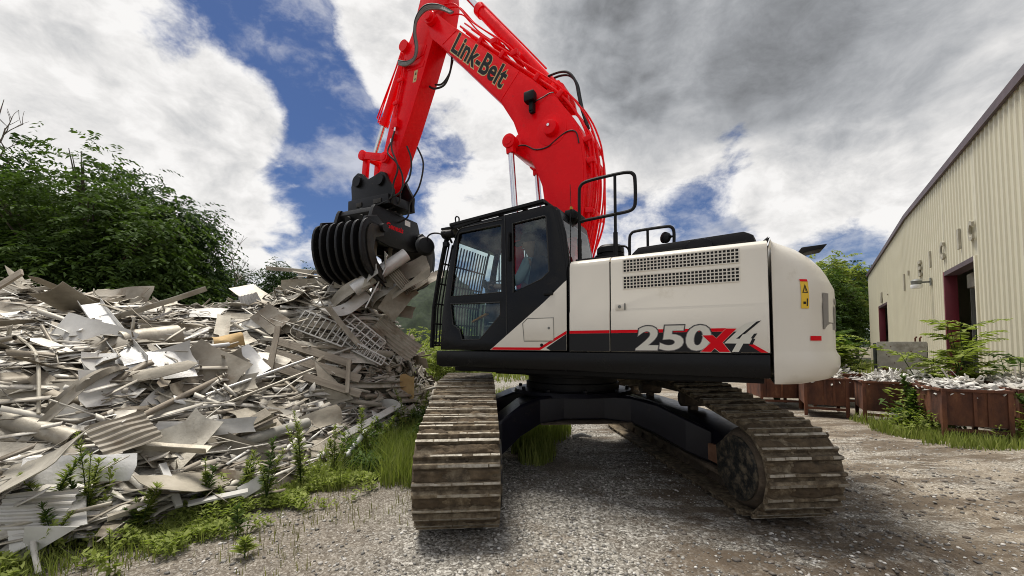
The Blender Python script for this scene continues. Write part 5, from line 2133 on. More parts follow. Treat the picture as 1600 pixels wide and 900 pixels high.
# ---- stick cylinder on top of the boom
sc_ = empty('stick_cylinder', parent=EX)
P0, P1 = Vector((.16, 0, 5.16)), Vector((1.52, 0, 6.98))
dr = (P1 - P0).normalized()
mb = MB()
mb.cyl(P0 + dr * .05, P1, .088, seg=24)
mb.cyl(P1 - dr * .02, P1 + dr * .10, .105, seg=24)
mb.cyl(P0 + dr * .18, P0 + dr * .30, .10, seg=24)
mb.cyl((.16, -.10, 5.16), (.16, .10, 5.16), .12, seg=24)
mb.tube([P1 + Vector((-.05, .09, .07)), P0 + dr * 1.0 + Vector((-.06, .09, .08)), P0 + dr * .4 + Vector((-.07, .09, .07))], .014, 6)
obj('cylinder_barrel', mb, 'red', sc_)
mb = MB()
mb.cyl(P1 + dr * .09, P1 + dr * 1.25, .05, seg=20)
obj('piston_rod', mb, 'chrome', sc_)
mb = MB()
for v_ in (.14, -.14):
    mb.prism([(.30, 5.16), (.20, 5.28), (.10, 5.26), (-.02, 5.06), (-.06, 4.86), (.10, 4.92)], v_ - .025, v_ + .025)
mb.cyl((.16, -.20, 5.16), (.16, .20, 5.16), .05, seg=18)
obj('cylinder_mount', mb, 'red', sc_, bevel=.006)

# ---- stick
SKH = .185
STK = empty('stick', parent=EX)
PE = P1 + dr * 1.30
mb = MB()
stick_rear = [(3.50, 4.36), (2.97, 5.42), (2.62, 6.22), (2.46, 6.62), (2.36, 6.86)]
stick_top = [(2.18, 7.10), (2.12, 7.4), (2.16, 7.80), (PE.x - .05, PE.z + .10), (PE.x + .10, PE.z + .16), (2.52, 8.0)]
stick_front = [(2.70, 7.60), (2.90, 7.02), (3.05, 6.78), (3.14, 6.45), (3.30, 5.90), (3.60, 4.95), (3.70, 4.62), (3.70, 4.42), (3.60, 4.34)]
mb.prism(stick_rear + stick_top + stick_front, -SKH, SKH)
obj('stick_box', mb, 'red', STK, bevel=.012, smooth=25)
mb = MB()
mb.prism([(2.60, 6.55), (2.54, 6.70), (2.85, 6.80), (2.98, 6.68), (2.92, 6.50)], SKH - .002, SKH + .012)
mb.prism([(2.62, 6.34), (2.58, 6.44), (3.05, 6.50), (3.08, 6.40)], SKH - .002, SKH + .008)
obj('reinforcing_plate', mb, 'red', STK, bevel=.003)
mb = MB()
mb.cyl((3.06, -SKH - .05, 6.86), (3.06, SKH + .05, 6.86), .10, seg=22)
obj('cylinder_pin', mb, 'red', STK)
mb = MB()
mb.add([(2.86, SKH + .003, 6.13), (2.78, SKH + .003, 6.13), (2.74, SKH + .003, 6.33), (2.82, SKH + .003, 6.33)], [(0, 1, 2, 3)])
obj('warning_label', mb, 'decal_tan', STK, smooth=0)
mb = MB()
mb.add([(2.815, SKH + .005, 6.25), (2.770, SKH + .005, 6.25), (2.78, SKH + .005, 6.31)], [(0, 1, 2)])
mb.add([(2.825, SKH + .005, 6.16), (2.795, SKH + .005, 6.16), (2.790, SKH + .005, 6.19), (2.81, SKH + .005, 6.19)], [(0, 1, 2, 3)])
obj('warning_symbol', mb, 'decal_black', STK, smooth=0)
# bucket cylinder along the front of the stick
bc_ = empty('grapple_cylinder', parent=EX)
B0, B1, B2 = Vector((3.17, 0, 6.98)), Vector((3.77, 0, 5.72)), Vector((4.04, 0, 5.13))
mb = MB()
mb.cyl(B0, B1, .075, seg=22)
d_ = (B1 - B0).normalized()
mb.cyl(B1 - d_ * .10, B1 + d_ * .03, .092, seg=22)
mb.cyl(B0 - d_ * .06, B0 + d_ * .03, .09, seg=22)
mb.tube([B0 + Vector((.10, .05, 0)), B1 + Vector((.11, .05, .05))], .014, 6)
mb.tube([B0 + Vector((.06, .09, -.1)), B1 + Vector((.08, .10, .10)), B1 + Vector((.0, .10, .02))], .014, 6)
obj('cylinder_barrel', mb, 'red', bc_)
mb = MB()
mb.cyl(B1, B2, .045, seg=18)
obj('piston_rod', mb, 'chrome', bc_)
# pipes on the left face of the stick
for k, (du, e) in enumerate(((.0, 0), (.05, .05))):
    mb = MB()
    mb.tube(catmull([(3.02 + du, SKH + .03, 6.60), (3.06 + du, SKH + .03, 6.30), (3.20 + du, SKH + .03, 5.80), (3.28 + du - e, SKH + .03, 5.55), (3.24 + du, SKH + .04, 5.42)], 4), .014, 7)
    obj('hydraulic_pipe', mb, 'red', STK)
for (x0_, x1_, h_, z0_, z1_) in ((3.07, 3.19, .055, 6.22, 6.28), (3.17, 3.29, .055, 5.83, 5.89), (3.16, 3.30, .07, 5.40, 5.56), (3.26, 3.36, .06, 5.22, 5.32)):
    mb = MB()
    mb.box(x0_, x1_, SKH, SKH + h_, z0_, z1_)
    obj('pipe_clamp', mb, 'red', STK, bevel=.006)
mb = MB()
mb.cyl((3.22, SKH + .05, 5.42), (3.235, SKH + .05, 5.34), .020, seg=10)
mb.cyl((3.32, SKH + .05, 5.22), (3.325, SKH + .05, 5.15), .020, seg=10)
obj('hose_fitting', mb, 'chrome', STK)
# hose bundle from the boom tip to the stick
for k in range(4):
    mb = MB()
    o_ = k * .022
    mb.tube(catmull([(1.98, .24 - o_, 6.98 + o_), (2.20, .28, 7.12 + o_), (2.44, .33 + o_ * .3, 7.16 + o_), (2.62, .35 + o_ * .3, 7.04 + o_ * .6), (2.67 + o_ * .5, .33, 6.86), (2.66 + o_ * .6, .29, 6.64), (2.74 + o_ * .3, .27, 6.46 + o_ * .5), (2.95, .25, 6.44 + o_),
                     (3.18, .22, 6.56 + o_)], 6), .017, 8)
    obj('hydraulic_hose', mb, 'hose_grey' if k < 3 else 'rubber', STK)
mb = MB()
mb.tube(catmull([(2.10, .05, 6.42), (2.16, .02, 6.2), (2.30, 0, 6.02), (2.52, 0, 6.02), (2.64, 0, 6.10)], 5), .018, 7)
mb.tube(catmull([(2.16, -.05, 6.44), (2.26, -.08, 6.25), (2.42, -.08, 6.12), (2.58, -.08, 6.16)], 5), .016, 7)
obj('hydraulic_hose', mb, 'rubber', STK)
for (a, b_, c_, e) in (((3.235, .24, 5.34), (3.22, .32, 5.0), (3.06, .32, 4.62), (3.18, .30, 4.36)), ((3.325, .24, 5.15), (3.30, .33, 4.92), (3.10, .30, 4.70), (3.02, .24, 4.45)),
                       ((3.02, .15, 5.05), (2.94, .12, 4.80), (3.0, .1, 4.5), (3.2, .10, 4.32)), ((2.96, -.05, 5.10), (2.86, -.10, 4.8), (2.95, -.10, 4.4), (3.18, -.1, 4.12))):
    mb = MB()
    ee = Vector(e)
    mb.tube(catmull([a, b_, c_, e, ee + Vector((.05, 0, -.24)), ee + Vector((.30, .05, -.34))], 6), .016, 7)
    obj('hydraulic_hose', mb, 'rubber', STK)
# linkage
lk = empty('linkage', parent=EX)
mb = MB()
for v_ in (.235, -.235):
    mb.bar((4.07, v_, 5.10), (3.48, v_, 4.92), .045, .13)
    mb.cyl((4.07, v_ - .03, 5.10), (4.07, v_ + .03, 5.10), .095, seg=22)
    mb.cyl((3.48, v_ - .03, 4.92), (3.48, v_ + .03, 4.92), .095, seg=22)
mb.cyl((4.07, -.27, 5.10), (4.07, .27, 5.10), .07, seg=18)
mb.cyl((3.48, -.28, 4.92), (3.48, .28, 4.92), .06, seg=18)
obj('side_link', mb, 'red', lk, bevel=.006)
mb = MB()
for v_ in (.14, -.14):
    mb.bar((4.07, v_, 5.10), (4.12, v_, 4.55), .07, .13)
obj('main_link', mb, 'red', lk, bevel=.012)

# ---- grapple
GP = empty('grapple', parent=EX)
GP['label'] = 'black rotating grapple with ribbed jaws gripping scrap'
mb = MB()
for v_ in (.25, -.25):
    mb.prism([(3.36, 4.50), (3.42, 4.62), (3.52, 4.66), (3.66, 4.62), (3.86, 4.58), (4.02, 4.72), (4.14, 4.76), (4.26, 4.70), (4.32, 4.52), (4.30, 4.30), (4.34, 4.05), (3.24, 4.02), (3.22, 4.28)], v_ - .035, v_ + .035)
mb.prism([(3.26, 4.02), (4.34, 4.04), (4.34, 4.24), (3.28, 4.20)], -.33, .33)
mb.prism([(3.55, 4.22), (4.05, 4.24), (4.0, 4.40), (3.6, 4.38)], -.25, .25)
obj('adapter', mb, 'grapple_black', GP, bevel=.014)
mb = MB()
for (u, z) in ((3.52, 4.50), (4.12, 4.58)):
    mb.cyl((u, -.32, z), (u, .32, z), .075, seg=22)
    mb.cyl((u, .28, z), (u, .335, z), .105, seg=22)
obj('adapter_pin', mb, 'grapple_black', GP)
mb = MB()
mb.box(3.44, 3.64, .331, .345, 4.06, 4.14)
mb.box(3.95, 4.1, .331, .345, 4.07, 4.15)
obj('adapter_plate', mb, 'grapple_worn', GP, bevel=.004)
mb = MB()
mb.lathe([(3.90, .40), (3.93, .46), (3.965, .46), (3.97, .38), (4.03, .38)], (3.86, 0, 0), (0, 0, 1), 40)
obj('rotator', mb, 'grapple_black', GP)
mb = MB()
for q in range(16):
    a = q * math.pi / 8
    mb.lathe([(3.965, .022), (3.99, .022)], (3.86 + .42 * math.cos(a), .42 * math.sin(a), 0), (0, 0, 1), 6)
obj('rotator_bolt', mb, 'hose_grey', GP)
# head and jaws turned about the rotator axis: local x = opening direction, y = jaw width
GA = R(66 - 150.2)
GM = Matrix.Translation((3.86, 0, 0)) @ Matrix.Rotation(GA, 4, 'Z')
gh = empty('grapple_head', parent=GP)
gh.matrix_local = GM
HW = .62
mb = MB()
mb.prism([(-.62, 3.88), (-.58, 3.95), (.58, 3.95), (.62, 3.88), (.74, 3.50), (.60, 3.36), (.2, 3.30), (-.2, 3.30), (-.60, 3.36), (-.74, 3.50)], -.44, -.36)
mb.prism([(-.62, 3.88), (-.58, 3.95), (.58, 3.95), (.62, 3.88), (.74, 3.50), (.60, 3.36), (.2, 3.30), (-.2, 3.30), (-.60, 3.36), (-.74, 3.50)], .36, .44)
mb.prism([(-.60, 3.84), (-.56, 3.93), (.56, 3.93), (.60, 3.84), (.45, 3.5), (-.45, 3.5)], -.36, .36)
obj('head_box', mb, 'grapple_black', gh, bevel=.014)
mb = MB()
mb.add([(.20, -.4425, 3.80), (.36, -.4425, 3.80), (.36, -.4425, 3.90), (.20, -.4425, 3.90)], [(0, 1, 2, 3)])
obj('head_label', mb, 'decal_white', gh, smooth=0)
text_obj('lettering', 'Genesis', 'decal_red', lambda s, t_, dd: Vector((-.30 + .46 * s, -.443, 3.62 + .11 * t_)), gh, bold=.03, shear=.2)
mb = MB()
for x in (-.56, .56):
    mb.cyl((x, -.66, 3.52), (x, .66, 3.52), .075, seg=20)
obj('jaw_pin', mb, 'grapple_black', gh)


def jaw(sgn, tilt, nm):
    """clam jaw: curved shell with ribs on its back; hinge on the head pin"""
    jw = empty(nm, parent=GP)
    jw.matrix_local = GM @ Matrix.Translation((sgn * .56, 0, 3.52)) @ Matrix.Rotation(tilt * sgn, 4, 'Y')
    # profile in x-z relative to hinge; outward = sgn
    ctl = [(-.02, .0), (.16, .04), (.28, .01), (.345, -.12), (.36, -.32), (.32, -.54), (.21, -.74), (.02, -.90)]
    arc = [(sgn * p.x, p.z) for p in catmull([(a_, 0, b_) for a_, b_ in ctl], 2)]
    wj = .56
    mb = MB()
    inner_ = [(p[0] - sgn * .045 * math.cos(math.atan2(p[1] + .33, p[0] * sgn + .15)), p[1] - .045 * math.sin(math.atan2(p[1] + .33, p[0] * sgn + .15))) for p in arc]
    rings_ = []
    vs, fs = [], []
    n_ = len(arc)
    for y in (-wj, wj):
        for p in arc:
            vs.append(Vector((p[0], y, p[1])))
        for p in inner_:
            vs.append(Vector((p[0], y, p[1])))
    for k in range(n_ - 1):
        fs += [(k, k + 1, 2 * n_ + k + 1, 2 * n_ + k), (n_ + k, 3 * n_ + k, 3 * n_ + k + 1, n_ + k + 1), (k, n_ + k, n_ + k + 1, k + 1), (2 * n_ + k, 2 * n_ + k + 1, 3 * n_ + k + 1, 3 * n_ + k)]
    fs += [(0, 2 * n_, 3 * n_, n_), (n_ - 1, 2 * n_ - 1, 4 * n_ - 1, 3 * n_ - 1)]
    mb.add(vs, fs)
    obj('jaw_shell', mb, 'grapple_worn', jw, smooth=50)
    for q in range(7):
        y = -wj + .02 + q * (2 * wj - .04) / 6
        mb = MB()
        outr = []
        for q_, p in enumerate(arc):
            a = math.atan2(p[1] + .33, p[0] * sgn + .15)
            h_ = .115 * min(1.0, .35 + q_ / 4, .25 + (len(arc) - 1 - q_) / 4)
            outr.append((p[0] + sgn * h_ * math.cos(a), p[1] + h_ * math.sin(a)))
        e_ = arc[-1]
        outr.append((e_[0] - sgn * .10, e_[1] - .10))
        mb.prism(arc + outr[::-1], y - .026, y + .026)
        obj('jaw_rib', mb, 'grapple_black', jw, bevel=.008)
    # side cheeks, worn
    for y in (-wj - .028, wj + .003):
        mb = MB()
        inn = [(sgn * a_, b_) for a_, b_ in ((.0, -.74), (.14, -.58), (.22, -.38), (.16, -.18), (-.04, -.12))]
        mb.prism(arc + inn, y, y + .025)
        obj('jaw_cheek', mb, 'grapple_worn', jw, bevel=.005)
    mb = MB()
    e = arc[-1]
    mb.prism([(e[0], e[1] + .05), (e[0] + sgn * .03, e[1] + .02), (e[0] - sgn * .12, e[1] - .03), (e[0] - sgn * .10, e[1] + .04)], -wj, wj)
    obj('cutting_edge', mb, 'grapple_worn', jw, bevel=.006)
    for y in (-.5, .5):
        mb = MB()
        mb.prism([(sgn * -.06, -.10), (sgn * .12, -.10), (sgn * .36, .02), (sgn * .30, .16), (sgn * .05, .22), (sgn * -.08, .12)], y - .03, y + .03)
        obj('jaw_arm', mb, 'grapple_black', jw, bevel=.01)
    mb = MB()
    mb.cyl((sgn * .05, -.15, .22), (sgn * -.45, -.15, .33), .06, seg=16)
    mb.cyl((sgn * .05, .15, .22), (sgn * -.45, .15, .33), .06, seg=16)
    obj('jaw_cylinder', mb, 'grapple_black', jw)
    return jw


jaw(-1, R(4), 'jaw')
jaw(1, R(4), 'jaw')

# ------------------------------------------------------------------ operator
OP = empty('person', (0, 0, 0))
OP.matrix_world = EX.matrix_world
OPM = Matrix.Translation((.83, 5.52, 0)) @ Matrix.Rotation(R(150.2), 4, 'Z')
OP.matrix_world = OPM @ Matrix.Translation((.27, .87, 0))
tag(OP, 'seated operator in light shirt and dark cap inside the cab', 'person')


def skin_body(name, verts, edges, radii, mat_, parent, sub=2):
    me = bpy.data.meshes.new(name)
    me.from_pydata([Vector(v) for v in verts], edges, [])
    o = link(name, me, parent)
    sk = o.modifiers.new('skin', 'SKIN')
    sk.use_smooth_shade = True
    for k, r_ in enumerate(radii):
        me.skin_vertices[0].data[k].radius = r_ if hasattr(r_, '__len__') else (r_, r_)
    me.skin_vertices[0].data[0].use_root = True
    ss = o.modifiers.new('sub', 'SUBSURF')
    ss.levels = ss.render_levels = sub
    dg = bpy.context.evaluated_depsgraph_get()
    m2 = bpy.data.meshes.new_from_object(o.evaluated_get(dg))
    o.modifiers.clear()
    o.data = m2
    m2.materials.clear()
    m2.materials.append(MATS[mat_])
    for p in m2.polygons:
        p.use_smooth = True
    return o


# body: pelvis, spine, neck, head, arms, legs (one continuous surface)
bv = [(-.08, 0, 2.10), (-.12, 0, 2.30), (-.15, 0, 2.50), (-.11, 0, 2.60), (-.085, 0, 2.68), (-.06, 0, 2.76), (-.055, 0, 2.84),
      (-.13, .17, 2.53), (-.04, .24, 2.30), (.20, .25, 2.235), (.30, .26, 2.25),
      (-.13, -.17, 2.53), (-.04, -.24, 2.30), (.20, -.25, 2.235), (.30, -.26, 2.25),
      (.0, .10, 2.09), (.36, .14, 2.12), (.44, .14, 1.80), (.47, .14, 1.60), (.60, .14, 1.57),
      (.0, -.10, 2.09), (.36, -.14, 2.12), (.44, -.14, 1.80), (.47, -.14, 1.60), (.60, -.14, 1.57)]
be = [(0, 1), (1, 2), (2, 3), (3, 4), (4, 5), (5, 6), (2, 7), (7, 8), (8, 9), (9, 10), (2, 11), (11, 12), (12, 13), (13, 14), (0, 15), (15, 16), (16, 17), (17, 18), (18, 19), (0, 20), (20, 21), (21, 22), (22, 23), (23, 24)]
br = [(.15, .12), (.15, .12), (.15, .13), (.06, .06), (.058, .058), (.085, .095), (.075, .085),
      .062, .050, .040, .030, .062, .050, .040, .030, .085, .072, .055, .045, .04, .085, .072, .055, .045, .04]
skin_body('body', bv, be, br, 'skin', OP)
sv = [bv[k] for k in (0, 1, 2, 7, 8, 11, 12)] + [(.06, .245, 2.27), (.06, -.245, 2.27), (-.125, 0, 2.56)]
skin_body('shirt', sv, [(0, 1), (1, 2), (2, 3), (3, 4), (4, 7), (2, 5), (5, 6), (6, 8), (2, 9)], [(.165, .135), (.165, .135), (.165, .14), .075, .066, .075, .066, .058, .058, .085], 'shirt', OP)
tv = [bv[k] for k in (0, 15, 16, 17, 18, 20, 21, 22, 23)]
skin_body('trousers', tv, [(0, 1), (1, 2), (2, 3), (3, 4), (0, 5), (5, 6), (6, 7), (7, 8)], [(.165, .13), .098, .085, .068, .06, .098, .085, .068, .06], 'jeans', OP)
mb = MB()
mb.lathe([(.0, .105), (.03, .112), (.07, .105), (.105, .075), (.12, .02)], (-.062, 0, 2.80), (.05, 0, 1), 22)
mb.prism([(.03, 2.80), (.15, 2.785), (.16, 2.795), (.03, 2.825)], -.075, .075)
obj('cap', mb, 'cap_cloth', OP, bevel=.004)
mb = MB()
for sg in (1, -1):
    mb.lathe([(0, .011), (.006, .008)], (.022, sg * .033, 2.775), (1, sg * .2, 0), 8)
    mb.prism([(-.075, 2.74), (-.045, 2.74), (-.045, 2.79), (-.075, 2.79)], sg * .086, sg * .10)
mb.prism([(.025, 2.735), (.052, 2.735), (.03, 2.775)], -.012, .012)
mb.box(.018, .030, -.022, .022, 2.708, 2.714)
obj('face_features', mb, 'skin', OP, bevel=.003)
for sg in (1, -1):
    for k in range(4):
        mb = MB()
        y0 = sg * .26 + (k - 1.5) * .017
        L = (.055, .062, .058, .046)[k]
        mb.tube([(.30, y0, 2.262), (.33 + L * .3, y0, 2.262), (.345 + L * .35, y0, 2.235), (.335 + L * .1, y0, 2.212)], [.010, .0095, .009, .007], 7)
        obj('finger', mb, 'skin', OP)
    mb = MB()
    mb.tube([(.28, sg * .26 - sg * .03, 2.25), (.32, sg * .26 - sg * .05, 2.25), (.35, sg * .26 - sg * .045, 2.235)], [.012, .011, .008], 7)
    obj('thumb', mb, 'skin', OP)

# ------------------------------------------------------------------ scrap heap
HP = np.array([(-5.2, 2.0), (-3.55, 2.75), (-3.0, 3.4), (-2.6, 4.1), (-2.35, 5.0), (-1.95, 6.2), (-1.4, 7.6), (-1.1, 9.0), (-2.0, 10.8), (-4, 12), (-9, 12.6), (-18, 13), (-18, 6), (-10, 2.0)])


def heap_z(x, y):
    x, y = np.asarray(x, float), np.asarray(y, float)
    d2 = np.full(x.shape, 1e9)
    ins = np.zeros(x.shape, bool)
    n = len(HP)
    for k in range(n):
        a, b = HP[k], HP[(k + 1) % n]
        e = b - a
        t = np.clip(((x - a[0]) * e[0] + (y - a[1]) * e[1]) / (e @ e), 0, 1)
        d2 = np.minimum(d2, (x - a[0] - t * e[0]) ** 2 + (y - a[1] - t * e[1]) ** 2)
        c = ((a[1] > y) != (b[1] > y)) & (x < (b[0] - a[0]) * (y - a[1]) / (b[1] - a[1] + 1e-12) + a[0])
        ins ^= c
    d = np.where(ins, np.sqrt(d2), 0)
    A = 2.25 + .62 * sstep(6.5, 10.5, -x)
    h = A * (1 - np.exp(-(d / 2.3) ** 1.35))
    h = h + 1.5 * np.exp(-((x + 3.2) ** 2 + (y - 7.7) ** 2) / 1.6) * sstep(0, .9, d)
    h = h + (fbm(x * .8, y * .8, 4, 51) - .5) * .55 * sstep(0, 1.5, d)
    return h


def heap_n(x, y, e=.12):
    dx = (heap_z(x + e, y) - heap_z(x - e, y)) / (2 * e)
    dy = (heap_z(x, y + e) - heap_z(x, y - e)) / (2 * e)
    n_ = np.stack([-dx, -dy, np.ones_like(dx)], -1)
    return n_ / np.linalg.norm(n_, axis=-1, keepdims=True)


gx = np.arange(-18, -.9, .12)
gy = np.arange(1.8, 13.2, .12)
AX, AY = np.meshgrid(gx, gy, indexing='ij')
AZ = heap_z(AX, AY)
AZ2 = AZ - .10 + (rng.random(AX.shape) - .5) * .12
AZ2 = np.where(AZ < .02, -.2, AZ2)
nx, ny = len(gx), len(gy)
ii, jj = np.meshgrid(np.arange(nx - 1), np.arange(ny - 1), indexing='ij')
b0 = (ii * ny + jj).ravel()
F = np.stack([b0, b0 + ny, b0 + ny + 1, b0 + 1], -1)
F = F[(AZ.ravel()[F] > .02).any(1)]
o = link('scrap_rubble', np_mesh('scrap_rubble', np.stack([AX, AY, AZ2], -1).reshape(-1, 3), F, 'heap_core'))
tag(o, 'dark packed rubble inside the scrap heap', 'rubble', kind='stuff')

# ---- scrap fragments too many to count: bent strips and chips
m, t = material('scrap_bits')
at = t.n('ShaderNodeAttribute', attribute_name='tint').outputs['Fac']
geo = t.n('ShaderNodeNewGeometry').outputs['Position']
c = t.ramp(at, [(0, (.10, .08, .055)), (.16, (.22, .185, .135)), (.42, (.33, .297, .24)), (.68, (.44, .41, .35)), (.90, (.56, .535, .48)), (1, (.70, .685, .64))])
nz = t.noise(geo, 7, 7, .7)
c = t.mix(t.smooth(nz, .50, .68), c, t.mix(.55, c, (.20, .165, .12)))
b = t.n('ShaderNodeBsdfPrincipled')
t.put(b.inputs['Base Color'], c)
b.inputs['Roughness'].default_value = .55
b.inputs['Metallic'].default_value = .2
bp = t.n('ShaderNodeBump')
bp.inputs['Strength'].default_value = .25
bp.inputs['Distance'].default_value = .02
t.put(bp.inputs['Height'], t.noise(geo, 16, 4))
t.put(b.inputs['Normal'], bp.outputs[0])
finish(t, b)


def strips(name, n, L0, L1, W0, W1, T, seed, lift, spread=.5, wall=None, tilt=.35, region=None):
    r_ = np.random.default_rng(seed)
    P = []
    while len(P) < n:
        x = r_.uniform(-13, -1.0, 4000)
        y = r_.uniform(2.0, 10.5, 4000)
        z = heap_z(x, y)
        w_ = (z > .01) & (r_.random(4000) < np.clip(26 / (x * x + y * y), .10, 1))
        P += list(np.stack([x, y, z], -1)[w_])
    P = np.array(P[:n])
    N = heap_n(P[:, 0], P[:, 1])
    N = unit(N + r_.normal(size=(n, 3)) * tilt)
    # long axis: mostly along the contour of the slope, with scatter
    cont = unit(np.cross(np.array([0, 0, 1.]), N) + 1e-6)
    rnd = unit(r_.normal(size=(n, 3)))
    D = unit(cont * np.where(r_.random(n) < .5, 1, -1)[:, None] + rnd * spread * r_.random((n, 1)) * 2)
    D = unit(D - N * (D * N).sum(1, keepdims=True))
    Sd = np.cross(N, D)
    L = L0 + (L1 - L0) * r_.random(n) ** 2
    Wd = W0 + (W1 - W0) * r_.random(n) ** 1.8
    P = P + N * (lift * r_.random(n))[:, None]
    bend = (r_.random(n) - .5) * .5 * L * (r_.random(n) < .6)
    kink = (r_.random(n) - .5) * .3 * L
    tw = r_.normal(size=n) * .5
    NS_ = 5
    V = []
    for k in range(NS_):
        s = k / (NS_ - 1) - .5
        c_ = P + D * (L * s)[:, None] + N * (bend * (4 * s * s) - bend * .4)[:, None] + Sd * (kink * s * s * 2)[:, None]
        ca, sa = np.cos(tw * s)[:, None], np.sin(tw * s)[:, None]
        S2, N2 = Sd * ca + N * sa, N * ca - Sd * sa
        for a, b_ in ((-1, -1), (1, -1), (1, 1), (-1, 1)):
            V.append(c_ + S2 * (a * Wd / 2)[:, None] + N2 * (b_ * T / 2))
    V = np.stack(V, 1)          # n, NS*4, 3
    fs = []
    for k in range(NS_ - 1):
        for q in range(4):
            fs.append((k * 4 + q, k * 4 + (q + 1) % 4, (k + 1) * 4 + (q + 1) % 4, (k + 1) * 4 + q))
    fs += [(3, 2, 1, 0), ((NS_ - 1) * 4, (NS_ - 1) * 4 + 1, (NS_ - 1) * 4 + 2, (NS_ - 1) * 4 + 3)]
    F = (np.array(fs)[None] + (np.arange(n) * NS_ * 4)[:, None, None]).reshape(-1, 4)
    tint = np.repeat(r_.random(n) ** .85, NS_ * 4)
    return link(name, np_mesh(name, V.reshape(-1, 3), F, 'scrap_bits', tint=tint))


o = strips('scrap_strips', 6500, .25, 1.6, .010, .075, .005, 1, .16, tilt=.16, spread=.45)
tag(o, 'countless thin bent metal strips tangled through the scrap heap', 'scrap', kind='stuff')
o = strips('scrap_chips', 4500, .06, .36, .03, .15, .006, 2, .12, spread=1.2, tilt=.40)
tag(o, 'countless small broken metal chips scattered over the scrap heap', 'scrap', kind='stuff')
o = strips('scrap_plates', 2000, .25, .95, .08, .30, .006, 3, .14, spread=.7, tilt=.22)
tag(o, 'countless crumpled metal plates packed in the scrap heap', 'scrap', kind='stuff')

# ---- single pieces
PROTO = {}


def sheet_proto(name, L, Wd, seed, mat_, curl=.15, crease=.1, nu=8, nv=4, corr=0.0, thick=.006, ragged=.02):
    r_ = random.Random(seed)
    a1, a2, a3 = r_.uniform(-curl, curl), r_.uniform(-curl, curl) * .6, r_.uniform(-crease, crease)
    cpos = r_.uniform(-.3, .3)
    ph = r_.uniform(0, 6)
    if corr:
        nv = 24
    mb = MB()

    def f(p, q):
        x, y = (p - .5), (q - .5)
        rag = ragged * math.sin(9 * p + ph) * (abs(y) * 2) ** 2
        z = a1 * L * (x * x * 4 - .3) + a2 * Wd * (y * y * 4 - .3) + a3 * L * max(0, x + y * .4 - cpos) + .012 * math.sin(7 * x + 5 * y + ph)
        if corr:
            z += corr * (1 if (int(q * 24) % 4) < 2 else -1)
        return Vector((x * L + .02 * L * math.sin(5 * q + ph) * (1 if abs(x) > .45 else 0), y * Wd * (1 + rag * 2), z))
    n0 = (nu + 1) * (nv + 1)
    mb.grid(f, nu, nv)
    top_v = list(mb.v)
    low = [(v[0], v[1], v[2] - thick) for v in top_v]
    mb.add(low, [tuple(reversed(f_)) for f_ in mb.f])
    rim = [i * (nv + 1) for i in range(nu + 1)] + [nu * (nv + 1) + j for j in range(1, nv + 1)] + [i * (nv + 1) + nv for i in range(nu - 1, -1, -1)] + [j for j in range(nv - 1, 0, -1)]
    for k in range(len(rim)):
        a, b_ = rim[k], rim[(k + 1) % len(rim)]
        mb.f.append((a, a + n0, b_ + n0, b_))
    return make_mesh(name, mb, mat_, smooth=40)


def profile_proto(name, L, prof, mat_, seed, bend=.06, nseg=6):
    """open thin profile (list of y,z) swept along x with slight bend"""
    r_ = random.Random(seed)
    b1, b2 = r_.uniform(-bend, bend), r_.uniform(-bend, bend)
    th = .006
    mb = MB()
    rings_ = []
    off = [(y, z) for y, z in prof]
    inner_ = [(y * .96, z - th if abs(z) < 1e-6 else z) for y, z in prof]
    loop = prof + [(y - (th if y > 0 else -th), z + th) for y, z in prof[::-1]]
    for k in range(nseg + 1):
        s = k / nseg - .5
        rings_.append([Vector((s * L, y + b1 * L * s * s, z + b2 * L * (s * s * 2 - .2))) for y, z in loop])
    mb.loft(rings_)
    return make_mesh(name, mb, mat_, smooth=30)


def pipe_proto(name, L, r_o, mat_, seed, bend=.05, seg=12):
    r_ = random.Random(seed)
    b1 = r_.uniform(-bend, bend)
    pts = [(L * (k / 6 - .5), b1 * L * ((k / 6 - .5) ** 2), 0) for k in range(7)]
    mb = MB()
    mb.tube(pts, r_o, seg, cap=False)
    mb.tube(pts, r_o * .86, seg, cap=False)
    n_ = 7 * seg
    for e in (0, 6 * seg):
        for k in range(seg):
            mb.f.append((e + k, e + (k + 1) % seg, n_ + e + (k + 1) % seg, n_ + e + k))
    return make_mesh(name, mb, mat_, smooth=50)


def frame_proto(name, L, Wd, mat_, nbx, nby, bar=.022):
    mb = MB()
    for k in range(nby + 1):
        y = -Wd / 2 + Wd * k / nby
        mb.bar((-L / 2, y, 0), (L / 2, y, 0), bar, bar)
    for k in range(nbx + 1):
        x = -L / 2 + L * k / nbx
        mb.bar((x, -Wd / 2, .004), (x, Wd / 2, .004), bar * .9, bar * .9)
    return make_mesh(name, mb, mat_, smooth=0)


def plank_proto(name, L, Wd, T, mat_, seed):
    r_ = random.Random(seed)
    mb = MB()
    mb.loft([[Vector((x, y + r_.uniform(-.004, .004), z)) for y, z in ((-Wd / 2, -T / 2), (Wd / 2, -T / 2), (Wd / 2, T / 2), (-Wd / 2, T / 2))] for x in (-L / 2, -L / 6, L / 6, L / 2)])
    return make_mesh(name, mb, mat_, bevel=.003, smooth=0)


def loop_proto(name, seed, mat_):
    r_ = random.Random(seed)
    pts = []
    a = 0
    for k in range(9):
        a += r_.uniform(.4, .9)
        rad = r_.uniform(.18, .42)
        pts.append((rad * math.cos(a) + .08 * k - .3, rad * math.sin(a) * .7, r_.uniform(-.04, .10)))
    mb = MB()
    mb.tube(catmull(pts, 5), .007, 5)
    return make_mesh(name, mb, mat_, smooth=50)


